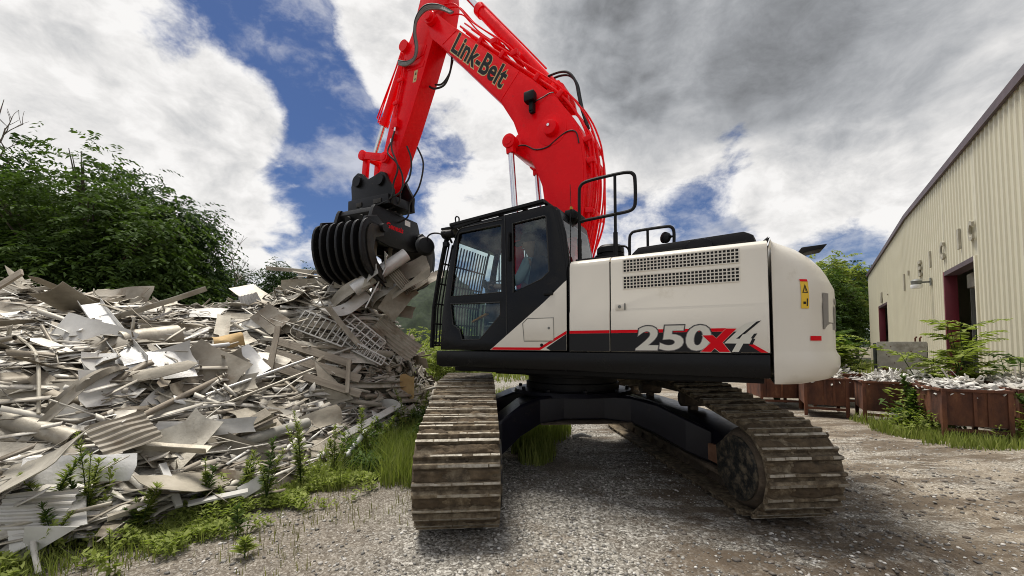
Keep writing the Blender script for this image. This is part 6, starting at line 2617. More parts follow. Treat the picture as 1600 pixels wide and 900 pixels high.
KINDS = []
KINDS.append(('bent_sheet', 'bent weathered aluminium sheet lying loose among the scrap heap', 'sheet', 'bent aluminium sheets in the scrap heap',
              [sheet_proto('bent_sheet', .95 + .12 * k, .24 + .06 * (k % 3), 100 + k, 'aluminium', curl=.13, crease=.30) for k in range(7)], 74))
KINDS.append(('metal_strip', 'long narrow bent metal strip lying across the scrap heap', 'strip', 'long metal strips in the scrap heap',
              [sheet_proto('metal_strip', 1.5 + .18 * k, .075 + .018 * (k % 3), 130 + k, 'aluminium', curl=.16, crease=.1, nu=10, nv=2) for k in range(6)], 66))
U_ = [(-.05, .05), (-.05, 0), (.05, 0), (.05, .05)]
L_ = [(-.06, .055), (-.06, 0), (.06, 0)]
KINDS.append(('metal_channel', 'folded grey metal channel section poking out of the scrap heap', 'channel', 'folded channels in the scrap heap',
              [profile_proto('metal_channel', 1.3 + .2 * k, U_ if k % 2 else L_, 'aluminium', 150 + k) for k in range(5)], 44))
KINDS.append(('aluminium_tube', 'thin grey aluminium tube lying in the scrap heap', 'tube', 'aluminium tubes in the scrap heap',
              [pipe_proto('aluminium_tube', 1.2 + .25 * k, .016 + .004 * (k % 3), 'aluminium', 170 + k, .12, 8) for k in range(5)], 34))
KINDS.append(('pale_panel', 'pale crumpled panel lying on the scrap heap', 'panel', 'pale panels in the scrap heap',
              [sheet_proto('pale_panel', .6 + .12 * k, .22 + .05 * k, 190 + k, 'white_sheet', curl=.2, crease=.4) for k in range(5)], 30))
KINDS.append(('tan_panel', 'tan stained sheet lying among the scrap heap', 'panel', 'tan stained sheets in the scrap heap',
              [sheet_proto('tan_panel', .7 + .12 * k, .2 + .05 * k, 200 + k, 'tan_sheet', curl=.2, crease=.3) for k in range(4)], 24))
KINDS.append(('wood_batten', 'grey weathered wood batten lying in the scrap heap', 'batten', 'wood battens in the scrap heap',
              [plank_proto('wood_batten', .9 + .2 * k, .05 + .02 * k, .022, 'wood', 210 + k) for k in range(4)], 26))
KINDS.append(('wire_tangle', 'loops of pale wire hanging over the scrap heap', 'wire', 'wire tangles in the scrap heap',
              [loop_proto('wire_tangle', 220 + k, 'wire_tan') for k in range(4)], 22))

LABEL_CUT = {'bent_sheet': 6, 'metal_strip': 5, 'metal_channel': 6, 'aluminium_tube': 5, 'pale_panel': 5, 'tan_panel': 5, 'wood_batten': 5, 'wire_tangle': 5}
rp_ = np.random.default_rng(77)


def heap_spot():
    while True:
        x, y = rp_.uniform(-11.5, -1.0), rp_.uniform(2.4, 8.8)
        z = float(heap_z(np.array(x), np.array(y)))
        if z > .06 and rp_.random() < min(1, 22 / (x * x + y * y)):
            return x, y, z


def place_on_heap(me, name, lift=.10, tilt=.28, spread=.9, smin=.75, smax=1.25):
    x, y, z = heap_spot()
    N = Vector(heap_n(np.array([x]), np.array([y]))[0])
    N = (N + Vector(rp_.normal(size=3)) * tilt).normalized()
    cont = Vector((0, 0, 1)).cross(N)
    cont = cont.normalized() if cont.length > .05 else Vector((1, 0, 0))
    D = Matrix.Rotation(rp_.normal() * spread, 3, N) @ cont
    D = (D - N * D.dot(N)).normalized()
    Sd = N.cross(D)
    s = rp_.uniform(smin, smax)
    M = Matrix(((D.x * s, Sd.x * s, N.x * s, 0), (D.y * s, Sd.y * s, N.y * s, 0), (D.z * s, Sd.z * s, N.z * s, 0), (0, 0, 0, 1)))
    M.translation = Vector((x, y, z)) + N * (lift * rp_.random() + .02)
    o = bpy.data.objects.new(name, me)
    COL.objects.link(o)
    o.matrix_world = M
    return o


for nm, lab, cat, grp, protos, cnt in KINDS:
    for k in range(cnt):
        o = place_on_heap(protos[k % len(protos)], nm, lift=.16 if nm != 'wire_tangle' else .22, tilt=.22 if 'sheet' in nm or 'panel' in nm else .14, spread=.6, smin=.6, smax=1.25)
        p_ = o.matrix_world.translation
        q_ = p_.x / p_.y
        side_ = 'at far left of' if q_ < -1.15 else 'on left part of' if q_ < -.85 else 'on middle part of' if q_ < -.55 else 'on right part of'
        hz_ = 'near the ground ' if p_.z < .55 else 'halfway up ' if p_.z < 1.35 else 'high up '
        big_ = 'larger ' if o.matrix_world.to_scale().x > .92 else 'smaller '
        tag(o, big_ + lab.rsplit(' ', LABEL_CUT[nm])[0] + ' ' + hz_ + side_ + ' heap', cat, grp)


# ---- pieces one can point at
def span(me, name, a, b_, roll, label, cat, L, wscale=1.0, up=(0, 0, 1)):
    """stretch a prototype of length L from a to b"""
    a, b_ = Vector(a), Vector(b_)
    d_ = b_ - a
    s = d_.length / L
    D = d_.normalized()
    Nn = Vector(up)
    Nn = (Nn - D * Nn.dot(D)).normalized()
    Nn = Matrix.Rotation(roll, 3, D) @ Nn
    Sd = Nn.cross(D)
    M = Matrix(((D.x * s, Sd.x * wscale, Nn.x * wscale, 0), (D.y * s, Sd.y * wscale, Nn.y * wscale, 0), (D.z * s, Sd.z * wscale, Nn.z * wscale, 0), (0, 0, 0, 1)))
    M.translation = (a + b_) / 2 + (Vector((.04, -.10, .09)) if a.z < 2.35 else Vector((0, 0, 0)))
    o = bpy.data.objects.new(name, me)
    COL.objects.link(o)
    o.matrix_world = M
    tag(o, label, cat)
    return o


TW = (.25, -.75, .6)      # facing the camera side and up
hp = lambda *a, **k: sheet_proto('metal_sheet', *a, **k)
span(hp(1.0, .50, 301, 'white_sheet', curl=.25, crease=.5), 'metal_sheet', (-5.30, 4.60, 1.62), (-4.50, 4.66, 1.38), .1, 'large white creased sheet peaking in the middle of the left heap', 'sheet', 1.0, up=TW)
span(profile_proto('roof_flashing', 2.0, [(-.11, .07), (-.10, 0), (.10, 0), (.11, .07)], 'aluminium_bright', 302, .02), 'roof_flashing', (-5.65, 5.35, 1.98), (-4.16, 4.45, 1.24), -.3, 'long shiny grey flashing sloping down across the heap', 'flashing', 2.0, up=TW)
span(pipe_proto('rolled_sheet', 1.0, .15, 'aluminium', 303, .02, 18), 'rolled_sheet', (-4.66, 4.78, 1.46), (-4.42, 5.30, 1.56), 0, 'thick grey rolled sheet beside the shiny flashing', 'sheet', 1.0)
span(pipe_proto('white_pipe', 1.2, .028, 'decal_white', 304, .01), 'white_pipe', (-4.30, 4.50, 1.32), (-4.05, 5.72, 1.45), 0, 'straight white pipe end pointing to the right in the heap', 'pipe', 1.2)
span(hp(.9, .40, 305, 'aluminium_bright', curl=.05, crease=.1), 'metal_sheet', (-4.38, 4.16, 1.20), (-3.86, 4.86, 1.22), 0, 'flat silver sheet with rounded edge below the white pipe', 'sheet', .9, up=TW)
span(pipe_proto('wood_pole', 1.5, .030, 'wood', 306, .06), 'wood_pole', (-3.80, 3.92, .66), (-3.62, 5.35, 1.14), 0, 'long tan pole rising to the right out of the lower heap', 'pole', 1.5)
span(hp(.8, .42, 307, 'tan_sheet', curl=.15, crease=.2), 'metal_sheet', (-4.02, 4.98, 1.36), (-3.50, 5.20, 1.02), .1, 'smooth beige sheet below the curled brown piece', 'sheet', .8, up=TW)
span(pipe_proto('duct', 1.3, .085, 'aluminium', 308, .03, 20), 'duct', (-5.1, 3.62, .95), (-3.95, 3.70, .60), 0, 'big grey half-buried duct at the left edge of the heap', 'duct', 1.3)
span(sheet_proto('metal_strip', 1.0, .10, 309, 'tan_sheet', curl=.3, crease=.0, nu=12, nv=2), 'metal_strip', (-4.30, 3.72, .86), (-4.16, 4.46, 1.33), .3, 'curved tan strip arching up under the white sheet', 'strip', 1.0, up=TW)
for (a, mm, b_, lab) in (((-5.4, 4.35, 1.62), (-4.72, 3.95, 1.42), (-4.28, 3.62, .92), 'pale bent rod curving down at the left side of the heap'),
                        ((-4.95, 4.42, 1.52), (-4.72, 4.05, 1.30), (-4.24, 3.70, .88), 'thin pale rod hanging below the white creased sheet')):
    mb = MB()
    mb.tube(catmull([a, mm, b_], 8), .014, 7)
    tag(obj('bent_rod', mb, 'wire_tan'), lab, 'rod')
span(hp(.3, .22, 310, 'cardboard', curl=.8, crease=.1), 'curled_sheet', (-4.26, 5.72, 1.47), (-4.02, 5.98, 1.56), .3, 'curled sheet with orange-brown inside right of the white pipe', 'sheet', .3, up=TW)
span(hp(.6, .30, 311, 'aluminium_bright', curl=.25, crease=.1), 'metal_sheet', (-3.88, 5.72, 1.34), (-3.44, 5.50, 1.02), .2, 'silver curved sheet end in the centre of the heap', 'sheet', .6, up=TW)
for k, (a, b_, wd, lab) in enumerate((((-3.72, 6.22, 1.52), (-2.60, 6.42, 1.14), .13, 'upper grey weathered board sloping right in the middle heap'),
                                      ((-3.72, 6.02, 1.36), (-2.44, 6.40, .90), .14, 'middle grey weathered board sloping right in the middle heap'),
                                      ((-3.60, 5.74, 1.20), (-2.36, 6.22, .68), .12, 'lower grey weathered board sloping right in the middle heap'),
                                      ((-3.58, 6.10, 1.72), (-3.46, 5.72, 1.08), .08, 'upright grey board crossing the sloping boards'),
                                      ((-2.60, 6.35, 1.22), (-2.52, 6.10, .72), .06, 'short upright stake at the end of the sloping boards'))):
    span(plank_proto('weathered_board', 1.2, wd, .03, 'wood', 320 + k), 'weathered_board', a, b_, .1, lab, 'board', 1.2, up=TW)
mb = MB()
mb.add([(-3.02, 6.05, 1.34), (-2.40, 6.05, .72), (-2.72, 5.95, .62), (-2.86, 5.9, .98), (-3.02, 6.06, 1.335), (-2.40, 6.06, .715), (-2.72, 5.96, .615), (-2.86, 5.91, .975)],
       [(0, 1, 2, 3), (7, 6, 5, 4), (0, 4, 5, 1), (1, 5, 6, 2), (2, 6, 7, 3), (3, 7, 4, 0)])
tag(obj('metal_sheet', mb, 'aluminium', smooth=0), 'dark grey pointed sheet hanging over the sloping boards', 'sheet')
for k, (a, b_, wd, nb, roll, lab) in enumerate((((-3.52, 6.58, 1.86), (-2.74, 6.62, 1.56), .36, (9, 1), .2, 'white louvre frame lying left in the upper heap'),
                                               ((-2.92, 6.80, 1.82), (-2.36, 6.95, 1.34), .46, (7, 3), .1, 'white lattice frame lying in the middle of the upper heap'),
                                               ((-2.58, 6.95, 1.56), (-2.16, 7.15, 1.20), .36, (5, 3), -.2, 'small square white lattice frame below the corrugated piece'),
                                               ((-2.70, 6.75, 1.42), (-2.20, 6.80, 1.16), .14, (10, 1), .3, 'white slatted frame edge lying under the lattice frames'))):
    span(frame_proto('lattice_frame', 1.0, wd, 'white_sheet', *nb), 'lattice_frame', a, b_, roll, lab, 'frame', 1.0, up=TW)
span(hp(.9, .40, 330, 'tan_sheet', curl=.05, crease=.05, corr=.012), 'corrugated_panel', (-2.52, 7.35, 1.84), (-1.78, 7.25, 1.26), .1, 'tan ribbed panel sloping down at the right side of the heap', 'panel', .9, up=TW)
span(pipe_proto('aluminium_tube', 1.5, .020, 'aluminium_bright', 331, .03, 8), 'aluminium_tube', (-3.62, 4.78, .86), (-2.98, 5.98, 1.26), 0, 'long bright tube rising right across the lower middle heap', 'tube', 1.5)
span(pipe_proto('aluminium_tube', 1.5, .018, 'aluminium', 332, .05, 8), 'aluminium_tube', (-3.52, 4.70, .70), (-2.90, 5.85, 1.10), 0, 'dull tube just below the long bright tube in the heap', 'tube', 1.5)
span(pipe_proto('grey_pipe', .9, .065, 'concrete', 333, .03, 16), 'grey_pipe', (-3.06, 4.50, .36), (-2.68, 5.28, .44), 0, 'thick grey pipe with open end at the foot of the heap', 'pipe', .9)
span(profile_proto('white_trim', 1.4, L_, 'white_sheet', 334, .02), 'white_trim', (-2.40, 5.55, .16), (-1.90, 6.85, .44), .2, 'long white trim piece lying over the weeds beside the track', 'trim', 1.4, up=TW)
span(pipe_proto('white_pipe', .5, .035, 'decal_white', 335, .02), 'white_pipe', (-2.10, 5.05, .06), (-1.98, 5.45, .30), 0, 'short white pipe stub standing in the weeds by the track', 'pipe', .5)
mb = MB()
mb.grid(lambda p, q: Vector((-2.02 + .26 * p, 7.18 + .05 * math.sin(3 * p), .58 + .40 * q + .03 * math.sin(6 * p))), 6, 4)
tag(obj('cardboard', mb, 'cardboard'), 'yellow-brown cardboard scrap near the far end of the left track', 'cardboard')
mb = MB()
for k in range(7):
    a = R(60 + k * 10)
    mb.bar((-2.04, 6.62, .34), (-2.04 + .30 * math.cos(a), 6.60, .34 + .30 * math.sin(a)), .05, .012, up=(0, 1, .3 * (k % 2)))
tag(obj('fanned_sheet', mb, 'white_sheet', smooth=0), 'white pleated fan-shaped piece above the weeds by the track', 'sheet')
span(hp(.42, .36, 340, 'tan_sheet', curl=.03, crease=.02, corr=.008), 'corrugated_panel', (-3.66, 3.58, .60), (-3.46, 3.92, .70), .1, 'small pinkish-tan ribbed panel in the lower middle heap', 'panel', .42, up=TW)
span(hp(.50, .30, 341, 'white_sheet', curl=.03, crease=.02, corr=.008), 'corrugated_panel', (-3.78, 3.02, .22), (-3.34, 3.10, .22), .1, 'small white ribbed panel at the lower left foot of the heap', 'panel', .5, up=TW)
span(plank_proto('white_board', .5, .09, .02, 'white_sheet', 342), 'white_board', (-2.86, 3.62, .07), (-2.50, 3.86, .09), .1, 'white board lying flat at the right foot of the heap', 'board', .5)
span(plank_proto('white_board', .3, .12, .015, 'white_sheet', 343), 'white_board', (-2.60, 3.90, .05), (-2.42, 4.08, .16), .2, 'short white board leaning beside the flat board', 'board', .3, up=TW)
mb = MB()
mb.prism([(-3.46, .02), (-3.06, .26), (-3.44, .26)], 2.86, 2.872)
tag(obj('metal_sheet', mb, 'white_sheet', smooth=0), 'white triangular offcut standing in the grass at bottom left', 'sheet')
span(hp(.8, .22, 344, 'aluminium_bright', curl=.05, crease=.1), 'metal_sheet', (-3.92, 3.26, .46), (-3.30, 3.58, .40), .1, 'bright white strip of sheet across the lower left heap', 'sheet', .8, up=TW)
span(hp(1.0, .16, 345, 'white_sheet', curl=.03, crease=.1), 'metal_sheet', (-3.60, 4.1, .60), (-2.95, 4.62, .52), .1, 'pale blue-white strip lying above the lower weeds', 'sheet', 1.0, up=TW)
span(plank_proto('white_board', .6, .05, .03, 'white_sheet', 346), 'white_board', (-3.24, 3.78, .36), (-2.90, 3.58, .06), 0, 'white batten sloping down to the ground at the foot of the heap', 'board', .6)
span(hp(1.2, .34, 347, 'tan_sheet', curl=.12, crease=.4), 'metal_sheet', (-7.5, 7.0, 2.42), (-6.2, 6.9, 2.28), .1, 'long beige sheet along the top ridge of the heap', 'sheet', 1.2, up=TW)
span(hp(1.3, .40, 348, 'aluminium', curl=.1, crease=.2), 'metal_sheet', (-8.4, 6.3, 2.30), (-6.9, 5.9, 2.02), .1, 'large grey sheet at the upper left end of the heap', 'sheet', 1.3, up=TW)
span(plank_proto('weathered_board', 1.2, .12, .03, 'wood', 349), 'weathered_board', (-7.6, 5.6, 2.0), (-7.0, 5.7, 2.48), 0, 'grey board sticking up at the upper left of the heap', 'board', 1.2, up=TW)
span(hp(.5, .3, 350, 'white_sheet', curl=.1, crease=.3, corr=.008), 'corrugated_panel', (-4.72, 7.1, 2.32), (-4.52, 7.05, 1.96), 0, 'small white ribbed sheet standing on the ridge left of the grapple', 'panel', .5, up=TW)
span(hp(.5, .36, 351, 'tan_sheet', curl=.1, crease=.2), 'metal_sheet', (-4.05, 6.4, 1.98), (-3.70, 6.38, 1.72), .2, 'beige square sheet below the small white ribbed sheet', 'sheet', .5, up=TW)

# gripped by the grapple or lying right under it
span(sheet_proto('metal_beam', 1.5, .20, 360, 'aluminium', curl=.12, crease=.0, nu=12, nv=2), 'metal_sheet', (-4.15, 7.25, 2.62), (-2.70, 7.0, 2.66), .9, 'long arched grey sheet lying left under the grapple', 'sheet', 1.5, up=TW)
span(pipe_proto('gutter', 1.2, .115, 'aluminium_bright', 361, .02, 18), 'gutter', (-2.70, 6.72, 2.46), (-1.88, 7.0, 3.14), 0, 'rolled silver gutter gripped by the grapple', 'gutter', 1.2)
span(hp(.62, .34, 362, 'tan_sheet', curl=.1, crease=.25), 'metal_sheet', (-2.12, 7.2, 2.80), (-1.50, 7.1, 3.02), .25, 'upper tan plate sticking out right of the grapple', 'sheet', .62, up=TW)
span(hp(.55, .30, 363, 'tan_sheet', curl=.15, crease=.3), 'metal_sheet', (-2.02, 7.1, 2.54), (-1.48, 7.0, 2.66), -.2, 'lower tan plate sticking out right of the grapple', 'sheet', .55, up=TW)
span(hp(.62, .24, 364, 'aluminium', curl=.04, crease=.05, corr=.012), 'corrugated_panel', (-2.22, 7.0, 2.98), (-1.78, 6.95, 2.46), .1, 'ribbed grey strip sloping down from the grapple', 'panel', .62, up=TW)
mb = MB()
mb.tube([(-2.48, 6.7, 2.16), (-2.14, 6.72, 2.86)], .012, 6)
tag(obj('thin_rod', mb, 'decal_white'), 'thin white rod sticking up below the rolled gutter', 'rod')
span(plank_proto('grey_post', .5, .07, .05, 'concrete', 365), 'grey_post', (-3.92, 7.3, 2.86), (-3.86, 7.3, 2.32), 0, 'short grey post standing on the heap left of the grapple', 'post', .5, up=(0, -1, 0))
span(hp(.7, .4, 366, 'tan_sheet', curl=.1, crease=.2), 'metal_sheet', (-2.30, 7.15, 1.98), (-1.88, 7.2, 2.52), .2, 'brown upright sheet hanging below the tan plates', 'sheet', .7, up=TW)
span(hp(1.0, .22, 367, 'aluminium', curl=.1, crease=.15), 'metal_sheet', (-3.34, 7.05, 2.08), (-2.44, 6.8, 2.56), .1, 'grey strip rising toward the gutter under the grapple', 'sheet', 1.0, up=TW)
span(hp(.9, .3, 368, 'aluminium', curl=.2, crease=.3), 'metal_sheet', (-3.6, 7.2, 2.36), (-2.8, 7.0, 2.44), .3, 'crumpled sheet pinched below the left grapple jaw', 'sheet', .9, up=TW)
for k in range(26):
    x0 = -2.85 + .75 * rp_.random()
    a = Vector((x0, 7.0 + .6 * rp_.random(), 2.25 + .4 * rp_.random()))
    d_ = Vector((.35 + rp_.normal() * .6, -.2 + rp_.normal() * .3, .45 + rp_.normal() * .4)).normalized() * (.5 + .6 * rp_.random())
    o = span(sheet_proto('gripped_sheet', .8, .16 + .12 * rp_.random(), 380 + k, ('aluminium', 'tan_sheet', 'white_sheet')[k % 3], curl=.2, crease=.3), 'gripped_sheet', a, a + d_, rp_.normal() * .5,
             ('dull grey', 'tan', 'pale')[k % 3] + ' crumpled metal sheet squeezed between the jaws of the grapple', 'sheet', .8, up=TW)
    o['group'] = ('grey', 'tan', 'pale')[k % 3] + ' crumpled sheets squeezed in the grapple'


# ------------------------------------------------------------------ grass, weeds, ground cover
def blades(name, pts, h0, h1, wd, mat_, seed, lean=.35, per=1):
    r_ = np.random.default_rng(seed)
    P = np.repeat(pts, per, 0)
    n_ = len(P)
    P = P + np.concatenate([r_.normal(size=(n_, 2)) * .025, np.zeros((n_, 1))], 1)
    hgt_ = h0 + (h1 - h0) * r_.random(n_) ** 1.5
    a = r_.random(n_) * 6.283
    side = np.stack([np.cos(a), np.sin(a), np.zeros(n_)], -1)
    la = r_.random(n_) * 6.283
    ln = np.stack([np.cos(la), np.sin(la), np.zeros(n_)], -1) * (lean * r_.random(n_) * hgt_)[:, None]
    up_ = np.array([0, 0, 1.])
    w_ = wd * (.6 + .8 * r_.random(n_))[:, None]
    v0, v1 = P - side * w_, P + side * w_
    mid = P + ln * .35 + up_ * (hgt_ * .55)[:, None]
    v2, v3 = mid + side * w_ * .8, mid - side * w_ * .8
    tip = P + ln + up_ * hgt_[:, None]
    v4, v5 = tip + side * w_ * .1, tip - side * w_ * .1
    V = np.stack([v0, v1, v2, v3, v4, v5], 1).reshape(-1, 3)
    b_ = np.arange(n_)[:, None] * 6
    F = np.concatenate([b_ + [0, 1, 2, 3], b_ + [3, 2, 4, 5]], 0)
    o = link(name, np_mesh(name, V, F, mat_, tint=np.repeat(r_.random(n_), 6)))
    o['kind'] = 'stuff'
    return o


def poly_pts(polys, n_, seed, dens_seed=None, thr=.4):
    r_ = np.random.default_rng(seed)
    out_ = []
    for (cx, cy, rx, ry, wgt) in polys:
        k = int(n_ * wgt)
        a, q = r_.random(k) * 6.283, np.sqrt(r_.random(k))
        out_.append(np.stack([cx + rx * q * np.cos(a), cy + ry * q * np.sin(a)], -1))
    P = np.concatenate(out_)
    if dens_seed is not None:
        P = P[fbm(P[:, 0] * 2.2, P[:, 1] * 2.2, 3, dens_seed) > thr]
    return np.concatenate([P, ground_z(P[:, 0], P[:, 1])[:, None]], 1)


def on_top(P):
    P = P.copy()
    P[:, 2] = np.maximum(P[:, 2], heap_z(P[:, 0], P[:, 1]) - .08)
    return P


# strip of grass along the foot of the heap
foot = [(-3.9, 2.75, .6, .3, .1), (-3.1, 3.4, .4, .3, .06), (-3.5, 2.62, .55, .25, .16), (-2.95, 3.0, .5, .3, .15), (-2.5, 3.5, .45, .35, .16), (-2.15, 4.2, .35, .45, .17), (-1.9, 4.9, .4, .5, .15), (-4.2, 2.2, .7, .25, .15), (-2.6, 2.6, .4, .25, .04)]
o = blades('grass', on_top(poly_pts(foot, 5600, 1, 61, .50)), .03, .17, .0032, 'grass', 1, lean=.8)
tag(o, 'patchy yellow-green grass along the foot of the scrap heap', 'grass', kind='stuff')
lush = [(-1.25, 4.9, .28, .6, .3), (-1.5, 5.3, .35, .5, .25), (-1.95, 4.6, .3, .4, .1), (-1.45, 5.9, .42, .75, .4), (-1.75, 5.3, .45, .5, .22), (-1.30, 6.6, .35, .6, .2), (-1.5, 7.6, .5, .6, .2)]
o = blades('tall_grass', on_top(poly_pts(lush, 7500, 2, 62, .36)), .08, .42, .0042, 'grass', 2, lean=.75)
tag(o, 'tall green grass between the scrap heap and the left track', 'grass', kind='stuff')
back = [(.30, 5.9, .30, .8, .35), (.45, 7.0, .55, .8, .35), (-.8, 10.5, 1.6, 1.0, .4), (.6, 11.5, 1.6, 1.2, .3)]
o = blades('tall_grass', poly_pts(back, 5200, 3, 63, .32), .12, .42, .006, 'grass', 3, lean=.4)
tag(o, 'tall green grass growing behind the undercarriage', 'grass', kind='stuff')
rightg = [(7.6, 6.1, 1.3, .35, .3), (8.6, 5.7, 1.0, .4, .25), (6.9, 6.9, .5, .6, .2), (9.4, 5.6, .9, .6, .2), (7.0, 7.6, .4, .5, .08)]
o = blades('grass', poly_pts(rightg, 7500, 4, 64, .36), .06, .24, .006, 'grass', 4, lean=.5)
tag(o, 'green grass in front of the rusty bins', 'grass', kind='stuff')
def leaf_litter(name, polys, n_, h_, L, seed, mat_, thr=.45):
    r_ = np.random.default_rng(seed)
    P = on_top(poly_pts(polys, n_, seed, 70 + seed, thr))
    k_ = len(P)
    hh = h_ * fbm(P[:, 0] * 3, P[:, 1] * 3, 2, seed) * r_.random(k_)
    P[:, 2] += hh + .005
    a = r_.random(k_) * 6.283
    D = unit(np.stack([np.cos(a), np.sin(a), .3 + .5 * r_.random(k_)], -1))
    N = unit(np.array([0, 0, 1.]) + r_.normal(size=(k_, 3)) * .4)
    Lf = L * (.5 + r_.random(k_))
    V, F, T = leaf_quads(P, D, N, Lf, Lf * .4, r_.random(k_))
    return link(name, np_mesh(name, V, F, mat_, tint=T))


o = leaf_litter('ground_cover', foot + [(-2.0, 4.6, .6, .9, .3), (-1.7, 5.6, .5, .7, .2), (-2.9, 3.6, .5, .6, .15)], 15000, .20, .05, 3, 'leaf_light', .46)
tag(o, 'low leafy ground cover along the foot of the scrap heap', 'ground cover', kind='stuff')
o = leaf_litter('ground_cover', [(-1.55, 6.0, .5, .9, .5), (-1.75, 5.2, .45, .5, .3), (-1.75, 7.0, .45, .6, .3)], 9000, .55, .07, 4, 'leaf_mid', .36)
tag(o, 'bushy green undergrowth between the scrap heap and the left track', 'ground cover', kind='stuff')
o = leaf_litter('ground_cover', [(7.2, 7.0, .5, .5, .3), (8.3, 6.1, .9, .3, .35), (9.2, 6.1, .7, .4, .35)], 5000, .5, .08, 5, 'leaf_light', .36)
tag(o, 'leafy undergrowth around the rusty bins', 'ground cover', kind='stuff')
dry = [(-2.2, 3.0, .9, .5, .4), (-1.3, 4.0, .7, .7, .4), (-3.3, 2.3, .6, .3, .3)]
o = blades('dry_grass', on_top(poly_pts(dry, 1500, 5, 65, .52)), .03, .12, .003, 'grass_dry', 5)
tag(o, 'sparse dry grass at the edge of the gravel by the heap', 'grass', kind='stuff')
field = [(-6, 22, 9, 8, .5), (3, 24, 8, 6, .3), (16, 26, 9, 7, .4)]
o = blades('meadow_grass', poly_pts(field, 9000, 6), .2, .7, .02, 'grass', 6, lean=.4)
tag(o, 'rough grass far behind the yard', 'grass', kind='stuff')


def leafy_weed(root, hgt_, nleaf, L, Wd, mat_, seed, lean=(0, 0), tip_dense=True):
    r_ = np.random.default_rng(seed)
    lx, ly = lean
    pts = [Vector((lx * (k / 5) ** 2, ly * (k / 5) ** 2, hgt_ * k / 5)) for k in range(6)]
    mb = MB()
    mb.tube(pts, [.006 * (1 - .7 * k / 5) for k in range(6)], 5)
    obj('stem', mb, 'leaf_mid', root)
    f = np.clip(.15 + .85 * r_.random(nleaf) ** .7, 0, 1)
    P = np.stack([lx * f ** 2, ly * f ** 2, hgt_ * f], -1)
    a = np.arange(nleaf) * 2.4 + r_.random(nleaf)
    el = .15 + .7 * f + .25 * r_.normal(size=nleaf) * .5
    D = np.stack([np.cos(a) * np.cos(el), np.sin(a) * np.cos(el), np.sin(el)], -1)
    N = unit(np.array([0, 0, 1.]) + np.stack([np.cos(a), np.sin(a), a * 0], -1) * -.4 + r_.normal(size=(nleaf, 3)) * .2)
    Lf = L * (1.15 - .6 * f) * (.7 + .5 * r_.random(nleaf))
    V, F, T = leaf_quads(P, unit(D), N, Lf, Lf * Wd, r_.random(nleaf))
    link('leaves', np_mesh('leaves', V, F, mat_, tint=T), root)


WEED_SPOTS = [(-3.62, 3.16, .62, 'tall leafy weed in front of the ribbed panel, leftmost of the tall pair'), (-3.38, 3.22, .82, 'tallest leafy weed standing before the middle of the lower heap'),
              (-3.78, 2.72, .42, 'leafy weed standing before the lower left end of the heap'), (-4.05, 2.62, .34, 'small leafy weed at the left edge of the picture'),
              (-3.34, 2.95, .40, 'leafy weed between the white triangular offcut and the tall pair'), (-3.02, 3.30, .42, 'leafy weed right of the tall pair at the heap foot'),
              (-2.80, 3.70, .50, 'leafy weed by the white batten at the heap foot'), (-2.62, 3.95, .52, 'leafy weed behind the flat white board'),
              (-2.34, 3.85, .62, 'tall thin weed standing right of the flat white board'), (-2.28, 4.35, .85, 'tall weed with many leaves in front of the grey pipe'),
              (-2.10, 4.75, .60, 'bushy weed left of the grass beside the track'), (-1.98, 5.25, .70, 'bushy weed under the long white trim piece'),
              (-1.80, 5.75, .60, 'bushy weed among the tall grass beside the track'), (-1.72, 6.55, .80, 'leafy weed beside the pleated fan-shaped piece'),
              (-1.62, 7.05, .70, 'leafy weed below the yellow-brown cardboard'), (-2.72, 2.75, .30, 'spreading dark green weed in the grass at bottom left'),
              (-2.20, 3.25, .22, 'small bright weed on the dirt in front of the heap'), (-1.92, 2.92, .14, 'tiny yellow-green weed alone on the dirt')]
for k, (x, y, h_, lab) in enumerate(WEED_SPOTS):
    z = max(float(ground_z(x, y)), float(heap_z(np.array(x), np.array(y))) - .06)
    wd_ = empty('weed', (x, y, z))
    for q in range(1 + (h_ > .3) * (2 + k % 2)):
        f_ = (1.0, .72, .85, .55)[q]
        leafy_weed(wd_, h_ * f_, int((60 + 110 * h_) * f_), .06 + .025 * ((k + q) % 3), .22 + .05 * (q % 2), ('leaf_light', 'leaf_mid')[(k + q) % 4 == 0], 500 + k + 40 * q,
                   (rp_.normal() * .16 * h_ + (.10, -.14, .12, -.1)[q] * h_ * (q > 0), rp_.normal() * .14 * h_))
    if h_ > .25:
        leafy_q = (rp_.normal() * .15, rp_.normal() * .15)
        r2_ = np.random.default_rng(900 + k)
        n2 = 60
        f = r2_.random(n2)
        P = np.stack([.05 + leafy_q[0] * f, .03 + leafy_q[1] * f, h_ * .7 * f], -1)
        D = unit(r2_.normal(size=(n2, 3)) + np.array([0, 0, .4]))
        V, F, T = leaf_quads(P, D, unit(np.array([0, 0, 1.]) + r2_.normal(size=(n2, 3)) * .4), .06 * (.6 + r2_.random(n2)), .018 * (.6 + r2_.random(n2)), r2_.random(n2))
        link('leaves', np_mesh('leaves', V, F, 'leaf_light', tint=T), wd_)
    tag(wd_, lab, 'weed', 'weeds along the foot of the heap')


